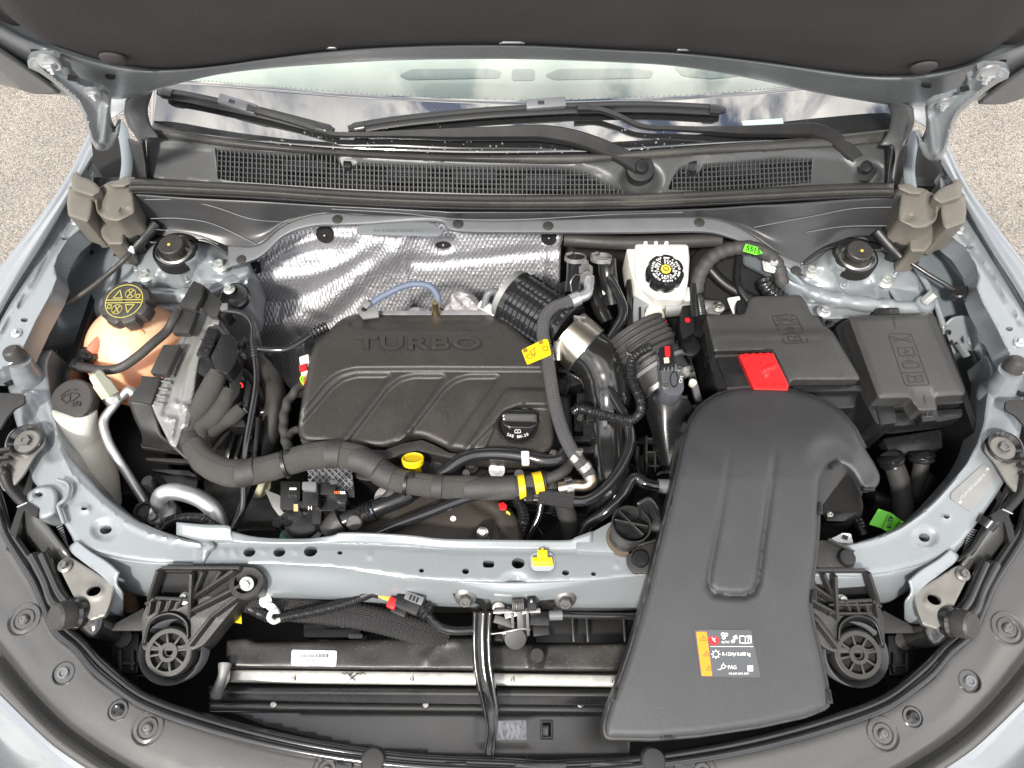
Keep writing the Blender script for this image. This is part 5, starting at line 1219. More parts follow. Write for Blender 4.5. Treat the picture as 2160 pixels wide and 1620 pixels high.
surf('bracket_leg', [[(270, 845, .872), (318, 850, .872)], [(284, 885, .85), (330, 885, .85)], [(298, 915, .83), (345, 925, .83)], [(300, 940, .80), (400, 960, .80)]], PLAS, ecu, thick=.004)
for a, b, c, d, z in (((296, 934), (345, 937), (400, 958), (298, 944), .80), ((307, 965), (395, 968), (404, 978), (307, 970), .79), ((320, 989), (398, 992), (418, 1006), (320, 993), .78)):
    slab('tray_fin', [a, b, c, d], z, .012, PLAS, ecu, bev=.001)
slab('tray_box', [(338, 1000), (418, 1008), (414, 1034), (360, 1030)], .77, .03, DARK, ecu, r=3)
slab('battery_side', [(215, 880), (300, 850), (320, 900), (340, 935), (360, 1000), (330, 1060), (225, 1030), (212, 950)], .70, .02, DARK, ecu, r=6)
tube('tie_strap', [(403, 978, .815), (412, 990, .812), (425, 1010, .80)], .004, DARK, ecu, seg=6, sx=2); 
for k in range(5): bar('strap_tooth', P(398+k*2.2, 980+k*3, .818), P(410+k*2.2, 976+k*3, .818), .0016, .002, SMOOTH, ecu)
for ol, z, m_ in (([(412, 750), (436, 694), (463, 692), (440, 752)], .888, SMOOTH), ([(443, 752), (468, 705), (488, 705), (501, 722), (499, 762), (480, 790), (456, 782)], .885, SMOOTH), ([(416, 760), (450, 762), (470, 792), (440, 800), (415, 785)], .872, DARK), ([(500, 760), (512, 780), (505, 830), (490, 850), (486, 800)], .86, DARK), ([(520, 798), (530, 812), (522, 860), (510, 855)], .85, DARK), ([(440, 800), (470, 795), (500, 850), (520, 900), (480, 900), (455, 850)], .835, DARK)):
    slab('connector', ol, z, .035, m_, ecu, r=5, bev=.002)
random.seed(9)
for k in range(26):
    x, y = random.uniform(445, 520), random.uniform(715, 870); slab('connector_lug', rect(x, y, random.uniform(6, 16), random.uniform(4, 10), random.uniform(-70, 70)), .875+.012*random.random()-(y-715)*.00022, .012, random.choice([SMOOTH, DARK, PLAS, GREYP]), ecu, bev=.0008)
for x, y in ((424, 716), (430, 728), (418, 736)): bar('connector_rib', P(x, y, .890), P(x+22, y+1, .890), .002, .002, SMOOTH, ecu)
for x, y in ((490, 775), (508, 808)): tube('red_lock', [(x, y, .872), (x+4, y+4, .873), (x+3, y+10, .872)], .0016, RED, ecu, seg=6)
pc = thing('pipe_holder', 'black plastic pipe holder bolted behind the control unit', 'pipe holder', P(490, 630, .86))
lathe('holder_ring', [(0, -.012), (.024, -.012), (.024, -.002), (.021, .0), (.012, -.003), (0, -.003)], P(494, 622, .872), SMOOTH, pc, n=(0, -.1, 1))
bolt(484, 611, .876, 12, pc, ZINC); slab('holder_block', [(455, 650), (462, 636), (485, 636), (486, 656), (472, 668), (458, 664)], .888, .03, SMOOTH, pc, r=3, bev=.002)
slab('holder_gate', [(463, 640), (480, 639), (480, 652), (464, 654)], .892, .006, GREYP, pc, r=2)
# slanted fan shroud panels seen deep in the bay
fs = thing('fan_shroud', 'dark grey fan shroud with slanting ribs left of the engine', 'fan shroud', P(480, 1050, .6))
surf('shroud_panel', [[(430, 960, .80), (500, 880, .80), (580, 860, .78)], [(430, 1060, .74), (500, 1000, .74), (590, 960, .72)], [(440, 1140, .70), (510, 1120, .70), (640, 1120, .68)]], RADT, fs, thick=.006)
for k in range(5): bar('shroud_rib', P(505+k*17, 880+k*4, .805-.004*k), P(470+k*17, 1010+k*6, .76), .006, .012, RADT, fs)
bar('shroud_edge', P(548, 885, .82), P(540, 1010, .81), .006, .02, SMOOTH, fs); bar('shroud_edge', P(540, 1010, .81), P(486, 1122, .80), .006, .02, SMOOTH, fs)
lathe('coolant_pipe_end', [(0, -.02), (.022, -.02), (.022, 0), (.014, .003), (0, .003)], P(542, 1022, .77), mat('dull_green_metal', (.2, .2, .13), .5, .5), fs, n=(0, -.3, 1))
# purge valve / pump group
pv = thing('valve_assembly', 'black valve assembly with connectors standing behind the tie bar', 'valve', P(640, 1110, .74))
for x, y, w, h, z, t_, m_ in ((612, 1045, 42, 60, .84, .05, DARK), (655, 1042, 34, 48, .855, .06, SMOOTH), (652, 1025, 30, 18, .862, .03, GREYP), (700, 1058, 60, 40, .835, .03, SMOOTH), (690, 1030, 36, 26, .85, .03, DARK), (720, 1045, 26, 24, .848, .02, SMOOTH), (598, 1078, 20, 30, .82, .03, SMOOTH), (635, 1092, 60, 34, .825, .03, DARK), (668, 1086, 20, 40, .83, .03, DARK), (640, 1062, 44, 10, .85, .02, SMOOTH)):
    slab('valve_block', rect(x, y, w, h, 1), z, t_, m_, pv, r=4, bev=.002)
lathe('valve_drum', [(0, -.06), (.030, -.06), (.030, -.02), (.034, -.018), (.034, -.008), (.027, -.006), (.027, .002), (.02, .006), (0, .006)], P(638, 1098, .82), SMOOTH, pv, n=(0, -.05, 1))
lathe('green_seal', [(0, -.012), (.030, -.012), (.030, 0), (0, 0)], P(632, 1134, .80), mat('green_seal', (.02, .22, .10), .5), pv)
for x, y in ((586, 1102), (608, 1100), (676, 1108)): lathe('valve_lug', [(0, -.02), (.008, -.02), (.008, .001), (0, .001)], P(x, y, .825), SMOOTH, pv, seg=14)
vm = lambda x, y, dz=0: P(x, y, .8552+dz)
patch('print_mark', rect(624, 1071, 9, 15), lambda x, y, dz=0: P(x, y, .852+dz), mat('tan_print', (.5, .36, .18), .5), pv); text('valve_letter', 'H', (vm, 654, 1072), 13, WINK, pv, depth=.0002)
patch('print_mark', rect(618, 1031, 15, 5), lambda x, y, dz=0: P(x, y, .842+dz), BEIGE, pv); text('valve_code', '22/78', (lambda x, y, dz=0: P(x, y, .842+dz), 617, 1047), 8, GRAYL, pv, depth=.0002)
for k in range(6): tube('wire', [(706+k*4, 1036, .853), (708+k*4, 1042, .852)], .001, ORW if k < 3 else WHITE, pv, seg=6)
slab('connector_top', rect(704, 1016, 16, 8), .866, .004, LABELB, pv, r=1)
slab('valve_bracket', [(558, 1032), (590, 1045), (610, 1072), (590, 1090), (575, 1070)], .82, .006, CAST, pv, r=3)
# heat mesh
gm = thing('mesh_guard', 'grey cross hatched metal guard under the wiring harness', 'metal guard', P(700, 1010, .8))
slab('guard_plate', [(640, 985), (742, 985), (748, 1050), (700, 1040), (665, 1012)], .828, .004, GREYP, gm, r=4)
for k in range(9):
    x0 = 612+k*14; a, b = max(x0, 650), min(x0+58, 742)
    if b > a+6:
        bar('guard_wire', P(a, 986+(a-x0), .832), P(b, 986+(b-x0), .832), .0014, .0012, ALU, gm, bev=0); bar('guard_wire', P(1392-a, 986+(a-x0), .833), P(1392-b, 986+(b-x0), .833), .0014, .0012, ALU, gm, bev=0)
th = thing('thermostat_hose', 'short black hose with ribbed sleeve below the wiring harness', 'hose', P(800, 1090, .8))
tube('hose_body', [(700, 1120, .83), (725, 1100, .840), (765, 1085, .845), (800, 1070, .85), (850, 1050, .853), (862, 1042, .853)], .0130, SMOOTH, th, seg=18)
tube('ribbed_sleeve', [(765, 1085, .845), (790, 1075, .849)], .0150, SMOOTH, th, seg=18, fn=ribs(.006, .08), step=.0012)
lathe('elbow_disc', [(0, -.01), (.012, -.01), (.012, .003), (.010, .005), (0, .005)], P(748, 1102, .855), RUBBER, th, n=(0, -.5, 1)); patch('paint_mark', rect(783, 1078, 4, 12, -20), lambda x, y, dz=0: P(x, y, .864+dz), BLUEW, th)
tube('hose_cuff', [(698, 1125, .83), (712, 1105, .838), (722, 1098, .84)], .019, RUBBER, th, seg=18)
# ================================================================== right of the engine: intake side
tbd = thing('turbo_duct', 'ribbed black turbo intake duct with a wide metal clamp', 'air duct', P(1150, 680, .8))
A, B_ = P(1093, 634, .880), P(1192, 700, .880)
grid = lambda s, a: 1+.05*(1 if (s % .0085) < .0015 else 0)+.05*(1 if (a % .35) < .09 else 0)
tube('ribbed_sleeve', [A, A.lerp(B_, .5), B_], .046, TUBEB, tbd, seg=90, smooth=True, world=True, step=.0011, fn=grid, ang=30)
tube('sleeve_collar', [A-(B_-A)*.10, A+(B_-A)*.02], .0475, GLOSSB, tbd, seg=40, smooth=False, world=True); tube('sleeve_flange', [A-(B_-A)*.22, A-(B_-A)*.08], .044, CAST, tbd, seg=40, smooth=False, world=True)
tube('sleeve_ring', [B_-(B_-A)*.16, B_-(B_-A)*.10], .050, SMOOTH, tbd, seg=48, smooth=False, world=True); tube('sleeve_ring', [B_-(B_-A)*.02, B_+(B_-A)*.03], .0495, SMOOTH, tbd, seg=48, smooth=False, world=True)
C_, D_ = P(1196, 704, .883), P(1238, 740, .875)
clm = tube('metal_clamp', [C_, C_.lerp(D_, .5), D_], .0425, mat('clamp_steel', (.62, .58, .49), .3, 1, (200, .1), .05, 20), tbd, seg=40, smooth=False, world=True)
for t_, r in ((.02, .0435), (.95, .0435)): q = C_.lerp(D_, t_); tube('clamp_bead', [q, q+(D_-C_)*.05], r, STEEL, clm, seg=40, smooth=False, world=True)
box('clamp_lug', P(1222, 676, .918), .020, .012, .008, STEEL, clm, n=(.2, 0, 1)); box('clamp_lug', P(1176, 740, .90), .010, .03, .012, STEEL, clm, n=(-.5, -.5, 1))
tube('charge_pipe', [(1236, 738, .875), (1262, 762, .870), (1278, 800, .860), (1282, 850, .85), (1278, 900, .84), (1280, 950, .83), (1286, 1010, .82), (1288, 1060, .80), (1270, 1130, .76)], [.0385, .040, .040, .037, .031, .030, .032, .035, .034, .03], GLOSSB, seg=32, label='fat glossy black charge pipe curving down right of the engine', cat='pipe')
bh = thing('braided_hose', 'grey braided hose with a yellow warning tag over the engine cover', 'hose', P(1160, 760, .89))
tube('hose_body', [(1212, 632, .925), (1190, 640, .926), (1166, 650, .926), (1150, 668, .925), (1145, 695, .922), (1148, 725, .918), (1156, 765, .912), (1162, 805, .907), (1170, 850, .903), (1182, 895, .90), (1198, 935, .898), (1218, 968, .893), (1236, 990, .885), (1244, 1003, .88)], .0098, BRAID, bh, seg=20, res=8)
for a, b in (((1211, 962, .893), (1220, 972, .892)), ((1228, 980, .888), (1236, 990, .884))): tube('hose_clamp', [a, b], .0115, STEEL, bh, seg=20, smooth=False)
box('clamp_ear', P(1222, 952, .903), .010, .006, .010, STEEL, bh)
tube('hose_ferrule', [(1204, 636, .925), (1222, 628, .926)], .0112, ALU, bh, seg=20, smooth=False)
tube('metal_elbow', [(1222, 628, .926), (1236, 622, .926), (1242, 608, .926), (1240, 590, .925), (1236, 572, .922), (1234, 552, .92)], [.0085, .0085, .0075, .0095, .008, .0055], ALU, bh, seg=16)
for x, y in ((1239, 590), (1236, 570)): lathe('fitting_nut', [(0, -.006), (.011, -.006), (.011, .006), (0, .006)], P(x, y, .924), STEEL, bh, n=(0, 1, .3), seg=6)
tube('metal_elbow', [(1244, 1003, .88), (1246, 1016, .877), (1234, 1024, .875), (1212, 1024, .873), (1180, 1030, .868)], [.010, .010, .0085, .009, .010], mat('nickel', (.42, .36, .29), .35, 1), bh, seg=18)
lathe('elbow_ring', [(.0, -.005), (.0135, -.005), (.0135, .005), (0, .005)], P(1200, 1026, .87), STEEL, bh, n=(1, .2, 0), seg=20)
tg_ = hf('warning_tag', [(p.x, p.y) for p in rc([(1100, 738), (1148, 715), (1156, 716), (1163, 748), (1112, 769)], 3)], Map(.930, [lambda X, Y: -.00022*np.clip(1145-X, 0, 60)]), YEL, None, step=5, rnd=.0004, skirt=.0012, label='yellow folded warning tag wrapped round the braided hose', cat='warning tag')
tmap = lambda x, y, dz=0: P(x, y, .930-.00022*min(max(1145-x, 0), 60)+dz)
strokes('tag_print', [[(1118, 742), (1128, 751), (1128, 733), (1118, 742)], ell(1117, 752, 6, 5, 12)+[(1123, 752)], ell(1150, 735, 6, 5, 12)+[(1156, 735)], [(1104, 742), (1110, 739)], [(1128, 741), (1129, 747)]], tmap, INK, 1.1, tg_, t=.0002)
for x, y in ((1108, 739), (1141, 722)): patch('tag_code', rect(x, y, 9, 8, -22), tmap, mat('dull_print', (.2, .14, .01), .5), tg_, t=.0002)
# connector stack between cover and charge pipe
cs = thing('engine_connectors', 'cluster of black connectors and brackets beside the charge pipe', 'connectors', P(1220, 880, .8))
for x, y, w, h, z, a in ((1195, 775, 34, 22, .85, 10), (1210, 800, 40, 26, .845, -15), (1190, 815, 24, 30, .85, 20), (1232, 842, 30, 28, .85, 0), (1243, 905, 26, 40, .86, 0), (1228, 925, 36, 12, .862, 0), (1232, 948, 44, 14, .85, 0), (1222, 880, 22, 60, .83, 0), (1206, 750, 26, 16, .86, 30), (1245, 880, 18, 16, .868, 0), (1160, 1005, 30, 16, .86, 0)):
    slab('connector', rect(x, y, w, h, a), z, .03, random.choice([SMOOTH, DARK, PLAS]), cs, r=3, bev=.0015)
slab('latch', rect(1276, 892, 10, 10), .885, .008, GREYP, cs, r=1)
text('part_letters', 'EK', (lambda x, y, dz=0: P(x, y, .862+dz), 1224, 880), 13, GRAYL, cs, ang=-70, depth=.0002)
for q in range(6): tube('wire', [(1190+q*3, 770+q*5, .86), (1205+q*4, 790+q*2, .868), (1225+q*2, 785+q*8, .86)], .0012, SMOOTH, cs, seg=5)
bolt(1168, 957, .875, 9, cs, DBOLT)
rc_ = thing('red_connector', 'small red connector with yellow wires below the wiring harness', 'connector', P(1058, 1070, .82))
slab('connector_shell', [(1051, 1062), (1062, 1058), (1070, 1066), (1068, 1076), (1055, 1076)], .835, .012, RED, rc_, r=2)
slab('connector_tail', rect(1066, 1080, 14, 12, 20), .83, .01, DARK, rc_, r=2)
for k in range(2): tube('wire', [(1068, 1078+k*3, .834), (1074, 1082+k*2, .834), (1076, 1088, .832)], .0012, YW, rc_, seg=5)
tube('corrugated_conduit', [(1090, 1052, .84), (1102, 1075, .835), (1104, 1100, .83), (1098, 1120, .82), (1092, 1142, .81)], .0085, SMOOTH, seg=16, fn=ribs(.004, .10), step=.0008, label='shiny corrugated conduit dropping behind the tie bar', cat='conduit')
tube('thin_black_pipe', [(1142, 1060, .84), (1136, 1090, .83), (1122, 1118, .82), (1110, 1145, .81)], .005, TUBEB, seg=10, label='thin black pipe right of the corrugated conduit behind the tie bar', cat='pipe')
# bulkhead fittings at centre right
hv = thing('heater_valve', 'black heater pipes and spring clips at the bulkhead right of the foil', 'pipe fitting', P(1230, 580, .85))
tube('heater_pipe', [(1215, 545, .90), (1214, 580, .895), (1210, 620, .885)], .015, SMOOTH, hv, seg=18); tube('heater_pipe', [(1280, 548, .90), (1282, 580, .89), (1292, 640, .86)], .015, SMOOTH, hv, seg=18)
for x, y in ((1214, 545), (1268, 545)):
    lathe('spring_clip', [(.0155, -.003), (.018, -.003), (.018, .004), (.0155, .004)], P(x, y, .905), CAST, hv, n=(0, .6, 1), seg=24); bar('clip_ear', P(x-20, y-8, .912), P(x-6, y-12, .912), .004, .004, CAST, hv)
slab('clip_plate', [(1250, 538), (1290, 545), (1288, 555), (1252, 550)], .915, .004, CAST, hv, r=2)
tube('retaining_wire', [(1205, 612, .90), (1204, 595, .91), (1214, 580, .915), (1226, 582, .915)], .0012, STEEL, hv, seg=6); tube('retaining_wire', [(1204, 612, .90), (1215, 622, .90), (1230, 612, .90)], .0012, STEEL, hv, seg=6)
slab('white_tab', [(1270, 610), (1283, 606), (1282, 618), (1272, 620)], .88, .004, WHITE, hv, r=3)
tube('heater_pipe', [(1250, 600, .87), (1262, 640, .86), (1280, 680, .85)], .013, GLOSSB, hv, seg=18)
for pts in ([(1200, 600, .85), (1205, 640, .84), (1200, 680, .82)], [(1300, 700, .82), (1330, 690, .82), (1360, 690, .82)]): tube('heater_pipe', pts, .02, DARK, hv, seg=16)
hp = thing('abs_bracket', 'blue grey metal bracket plate below the brake fluid reservoir', 'bracket', P(1350, 660, .78))
slab('bracket_plate', [(1338, 615), (1372, 618), (1376, 636), (1360, 650), (1358, 705), (1330, 712)], .858, .005, PAINT, hp, r=3); slab('bracket_edge', [(1322, 590), (1332, 588), (1336, 720), (1324, 722)], .87, .06, GLOSSB, hp, r=2)
slab('bracket_slot', rect(1350, 660, 5, 26), .8605, .002, BLACK, hp, r=2, bev=0)
vd = thing('valve_disc', 'cream coloured valve disc under the brake fluid reservoir', 'valve', P(1380, 680, .8))
slab('disc_body', ell(1381, 668, 22, 24, 22), .852, .02, BEIGE, vd, bev=.003); slab('disc_tail', [(1364, 690), (1398, 690), (1400, 706), (1392, 712), (1370, 704)], .850, .015, BEIGE, vd, r=3)
lathe('disc_hub', [(0, 0), (.006, 0), (.005, .003), (0, .003)], P(1377, 670, .852), mat('cream_dark', (.4, .38, .3), .5), vd); slab('red_tip', rect(1402, 678, 10, 8), .848, .01, RED, vd, r=2); slab('teal_tip', rect(1402, 690, 6, 8), .846, .01, mat('teal', (.1, .35, .33), .5), vd, r=1)
slab('pump_body', rect(1440, 690, 90, 40), .82, .06, DARK, vd, r=6)

# ------------------------------------------------------------------ brake fluid reservoir
br = thing('brake_fluid_reservoir', 'white brake fluid reservoir with a black lobed cap at the bulkhead', 'reservoir', P(1400, 630, .8))
top = [(1340, 516), (1346, 514), (1446, 515), (1452, 518), (1455, 545), (1452, 590), (1446, 628), (1436, 634), (1384, 632), (1352, 610), (1341, 585), (1338, 550)]
mR_ = Map(.900, [f_poly([(1330, 596), (1470, 596), (1470, 640), (1330, 640)], -.008, 12), f_hill(1400, 575, 46, 36, .004, 4)])
hf('reservoir_body', [(p.x, p.y) for p in rc(top, 8)], mR_, WHITE, br, step=4, rnd=.008, skirt=.06, sdir=(0, .18, -1))
slab('reservoir_side', [(1322, 520), (1344, 516), (1344, 590), (1380, 628), (1340, 604), (1328, 560)], .882, .06, NATUR, br, r=5, bev=.004)
for k in range(3): slab('top_rib', rect(1362+k*22, 512, 8, 7), .905, .004, WHITE, br, r=2)
bc = P(1402, 575, .918); bcap = lathe('reservoir_cap', [(0, -.016), (.029, -.016), (.0305, -.012), (.0305, .004), (.029, .008), (.026, .009), (0, .009)], bc, SMOOTH, br, seg=70, lobes=(7, .0035, .027), n=(0, -.08, 1))
kb = capmap(bc, (0, -.08, 1), .0092); lathe('cap_hub', [(0, 0), (.0085, 0), (.0085, .002), (0, .0022)], kb(0, 0, 0), YINK, bcap, n=(0, -.08, 1), seg=8)
lathe('cap_hub_ring', [(.0035, .002), (.0045, .002), (.0045, .0028), (.0035, .0028)], kb(0, 0, 0), INK, bcap, seg=16)
for rr, s_ in ((21.5, 'DOT 4 FLUID DOT 4 FLUID CLEAN FILLER CAP '), (16.5, 'BEFORE REMOVING USE ONLY '), (12.5, 'SEALED CONTAINER ')):
    bm = None
    for i, ch in enumerate(s_):
        if ch == ' ': continue
        a = 360*i/len(s_); text('cap_letter', ch, (kb, rr*math.sin(R(a)), -rr*math.cos(R(a))), 4.4, WINK, bcap, ang=a, depth=.0002, lift=.0003, bold=.03)
mc = thing('brake_booster', 'dark brake booster and master cylinder behind the battery', 'brake booster', P(1540, 620, .8))
lathe('booster_drum', [(0, -.05), (.085, -.05), (.095, -.03), (.095, .0), (.085, .012), (.05, .016), (.04, .02), (0, .02)], P(1552, 610, .80), BLACK, mc, n=(-.1, -.6, .8), seg=40)
tube('master_cylinder', [(1400, 650, .85), (1440, 648, .85), (1480, 650, .85), (1518, 648, .85)], [.016, .0145, .0145, .011], CAST, mc, seg=20)
bolt(1515, 648, .868, 13, mc, STEEL); slab('cylinder_flange', [(1490, 638), (1520, 636), (1530, 652), (1514, 664), (1492, 660)], .862, .014, CAST, mc, r=5)
slab('white_bracket', [(1534, 628), (1560, 624), (1572, 662), (1548, 664)], .862, .004, WHITE, mc, r=3)
lathe('cream_cap', [(0, -.01), (.012, -.01), (.013, .004), (0, .006)], P(1450, 622, .865), NATUR, mc)
bolt(1628, 556, .896, 15, mc, ZINC, n=(.1, -.4, 1)); slab('booster_bracket', [(1608, 545), (1630, 540), (1648, 560), (1636, 574), (1612, 568)], .890, .005, BEIGE, mc, r=6)
wl = tube('booster_loom', [(1468, 650, .85), (1470, 610, .875), (1478, 575, .893), (1500, 545, .905), (1535, 527, .912), (1580, 522, .914), (1620, 538, .905), (1640, 560, .89), (1650, 600, .87)], .0115, TIE, seg=18, res=12, fn=lambda s, a: 1+.05*math.sin(s*420)+.03*math.sin(s*90+a), label='thick taped loom arching over the brake booster', cat='wiring loom')
tube('loom_branch', [(1472, 600, .88), (1474, 630, .87), (1480, 670, .87)], .008, SMOOTH, wl, seg=12, fn=ribs(.004, .1), step=.001); tube('loom_branch', [(1462, 600, .885), (1463, 640, .88), (1466, 670, .875)], .0055, SMOOTH, wl, seg=10)
tube('loom_branch', [(1560, 540, .89), (1555, 580, .87), (1560, 610, .86), (1580, 640, .86)], .006, SMOOTH, wl, seg=10, fn=ribs(.004, .1), step=.001); tube('loom_branch', [(1610, 590, .87), (1620, 610, .865), (1660, 640, .85)], .013, SMOOTH, wl, seg=12, fn=ribs(.008, .08), step=.0015)
tube('loom_branch', [(1490, 560, .86), (1530, 600, .85), (1600, 640, .85)], .010, DARK, wl, seg=12)
tg5 = hf('loom_label', [(p.x, p.y) for p in rc([(1573, 514), (1598, 521), (1609, 534), (1594, 537), (1567, 529)], 1.5)], Map(.928, []), GREEN, None, step=5, rnd=.0003, skirt=.001, label='bright green label reading 5515 on the loom by the bulkhead', cat='label')
text('label_number', '5515', (lambda x, y, dz=0: P(x, y, .928+dz), 1589, 527), 15.5, INK, tg5, ang=16, depth=.0002, bold=.02)

# ------------------------------------------------------------------ air flow meter tube and its clamps
mf = thing('air_meter_tube', 'ribbed air intake tube with clamp rings and a black air flow meter', 'air duct', P(1380, 800, .8))
a0, a1 = P(1352, 725, .885), P(1410, 815, .870)
def seg_(t0, t1, r, nm, m_, fn=None): tube(nm, [a0.lerp(a1, t0), a0.lerp(a1, (t0+t1)/2), a0.lerp(a1, t1)], r, m_, mf, seg=44, smooth=False, world=True, fn=fn, step=.0012 if fn else None)
seg_(-.3, .25, .050, 'rubber_bellows', RUBBER, sribs(.009, .035)); seg_(.25, .60, .0455, 'tube_body', PLAS, sribs(.012, .02)); seg_(.55, .62, .048, 'tube_ring', GREYP); seg_(.62, .95, .044, 'tube_body', PLAS); seg_(.40, .44, .0475, 'clamp_band', SMOOTH); seg_(.90, .99, .047, 'clamp_band', STEEL)
sens = slab('meter_housing', rc([(1385, 735), (1412, 733), (1420, 770), (1440, 775), (1444, 820), (1436, 832), (1412, 834), (1396, 822), (1395, 790)], 5), .932, .035, LABELB, mf, bev=.003)
slab('meter_connector', rect(1407, 752, 30, 40, -6), .944, .014, SMOOTH, sens, r=3, bev=.002); patch('red_lock', rect(1408, 741, 11, 22, -3), lambda x, y, dz=0: P(x, y, .9445+dz), RED, sens, t=.002, r=2); patch('label_patch', rect(1406, 760, 11, 12, -6), lambda x, y, dz=0: P(x, y, .9445+dz), mat('pink_label', (.6, .42, .34), .5), sens, t=.0003)
for x, y in ((1433, 778), (1403, 815)): bolt(x, y, .933, 7.5, sens, DBOLT, kind='torx', name='screw')
mm_ = lambda x, y, dz=0: P(x, y, .9325+dz); text('meter_code', 'CV1', (mm_, 1437, 800), 9, WINK, sens, ang=-76, depth=.0002); strokes('meter_mark', [ell(1422, 800, 8, 16, 18)+[(1430, 800)]], mm_, SMOOTH, 2, sens)
slab('code_square', rect(1401, 806, 7, 6), .9335, .001, GRAYL, sens)
for k in range(4): slab('meter_fin', rect(1402+k*8, 774, 3, 14), .940, .006, GREYP, sens)
tube('meter_conduit', [(1372, 732, .935), (1348, 744, .93), (1333, 760, .925), (1331, 785, .915), (1336, 810, .905), (1346, 835, .90), (1352, 855, .897), (1348, 874, .895), (1330, 886, .893), (1300, 882, .893), (1262, 872, .893), (1225, 862, .885), (1210, 868, .875)], .0068, SMOOTH, seg=14, fn=ribs(.0042, .11), step=.0009, label='corrugated black conduit looping from the air meter to the engine', cat='conduit')
tube('conduit_strap', [(1318, 732, .92), (1322, 744, .935), (1332, 748, .935)], .0016, STEEL, seg=6, label='small metal strap holding the corrugated conduit', cat='strap')
ab = thing('air_box', 'black air filter box under the scoop with a smooth outlet neck', 'air box', P(1420, 950, .7))
surf('outlet_neck', [[(1352, 838, .86), (1385, 828, .885), (1420, 830, .89), (1450, 838, .88)], [(1362, 880, .84), (1392, 870, .875), (1432, 870, .875), (1470, 880, .85)], [(1380, 940, .82), (1400, 930, .855), (1440, 930, .85), (1480, 950, .82)], [(1392, 1010, .78), (1410, 1010, .82), (1440, 1010, .82), (1470, 1030, .79)]], SMOOTH, ab, nu=8, nv=8, thick=.004)
slab('box_lid', [(1428, 870), (1436, 856), (1500, 850), (1600, 860), (1600, 1100), (1400, 1100), (1412, 1000), (1424, 930)], .855, .12, PLAS, ab, r=10, bev=.003)
slab('box_body', [(1340, 960), (1400, 960), (1420, 1130), (1330, 1150), (1300, 1080)], .75, .1, DARK, ab, r=6)
for y in (930, 958, 987): bar('box_rib', P(1360, y, .80), P(1395, y, .80), .003, .02, PLAS, ab)
for x in (1362, 1380): bar('box_rib', P(x, 925, .80), P(x, 1000, .80), .003, .02, PLAS, ab)
tube('box_clip', [(1385, 1002, .85), (1395, 997, .852), (1420, 994, .852)], .0022, SMOOTH, ab, seg=6); tube('box_clip', [(1392, 1042, .85), (1400, 1038, .852), (1422, 1036, .852)], .0022, SMOOTH, ab, seg=6)
slab('mount_lug', rect(1445, 838, 12, 10), .872, .01, DARK, ab, r=2); lathe('cream_plug', [(0, -.004), (.006, -.004), (.006, .003), (0, .004)], P(1461, 808, .85), BEIGE, ab, seg=12)
# open snorkel stub standing on the tie bar
stb = thing('snorkel_stub', 'open black plastic snorkel stub with inner vanes by the tie bar', 'duct stub', P(1318, 1140, .88))
so_ = P(1317, 1134, .890)
tube('stub_ring', [so_, so_+Vector((.002, .003, .012)), so_+Vector((.004, .008, .03))], .0215, SMOOTH, stb, seg=36, smooth=False, world=True)
bm = lathe_bm([(.0205, .015), (.0225, .015), (.0265, .042), (.0245, .042)], 36, None, basis((.1, .16, 1)), so_); mk('stub_mouth', bm, PLAS, stb)
lathe('stub_well', [(0, .0245), (.0215, .0245), (.0215, .0255), (0, .0255)], so_, BLACK, stb, n=(.1, .16, 1))
for a in (-12, -48): bar('stub_vane', so_+Vector((.004+.022*math.cos(R(a)), .008+.022*math.sin(R(a)), .036)), so_+Vector((.004-.022*math.cos(R(a)), .008-.022*math.sin(R(a)), .036)), .002, .012, PLAS, stb)
lathe('stub_base', [(0, -.01), (.0245, -.01), (.0245, .0), (.0235, .003), (0, .003)], so_, mat('brown_rubber', (.09, .07, .05), .6), stb)
surf('stub_scoop', [[(1345, 1062, .94), (1370, 1050, .94), (1388, 1075, .93)], [(1350, 1090, .92), (1375, 1088, .915), (1395, 1100, .91)], [(1345, 1115, .90), (1372, 1120, .90), (1395, 1125, .90)]], SMOOTH, stb, thick=.003)

# ------------------------------------------------------------------ big air duct
do = [(1432, 985), (1442, 930), (1456, 885), (1478, 856), (1510, 834), (1555, 820), (1612, 817), (1672, 824), (1725, 840), (1772, 868), (1804, 905), (1824, 945), (1845, 978), (1857, 1003), (1855, 1020), (1842, 1034), (1822, 1036), (1812, 1020), (1800, 998), (1782, 982), (1762, 978), (1742, 988), (1731, 1008), (1727, 1060), (1725, 1120), (1720, 1180), (1712, 1235), (1709, 1275), (1716, 1320), (1730, 1375), (1743, 1440), (1748, 1490), (1700, 1510), (1600, 1532), (1480, 1550), (1380, 1558), (1278, 1556), (1275, 1530), (1288, 1485), (1310, 1430), (1332, 1365), (1354, 1290), (1376, 1205), (1396, 1125), (1414, 1055)]
do = [(p.x, p.y) for p in rc(do, 10, 2)]
df = [lambda X, Y: -.058*sstep((1010-Y)/210)**1.6-.00006*np.clip(Y-1010, 0, 600), f_hill(1830, 1010, 60, 60, -.020), f_hill(1755, 960, 40, 34, -.010, 1.6),
      f_line([(1545, 925), (1532, 1010), (1515, 1110), (1497, 1205), (1494, 1235), (1506, 1252), (1540, 1256), (1570, 1256), (1590, 1248), (1600, 1225), (1612, 1130), (1626, 1030), (1638, 930)], [0, -.002, -.004, -.005, -.006, -.006, -.006, -.006, -.006, -.006, -.006, -.004, 0], 6.5)]
mD = Map(.948, df)
dct = thing('air_duct', 'large satin black air intake duct curving from the battery to the front', 'air duct', mD.base(1550, 1300))
hf('duct_shell', do, mD, DUCT, dct, step=5, rnd=.009, skirt=.008, ang=60)
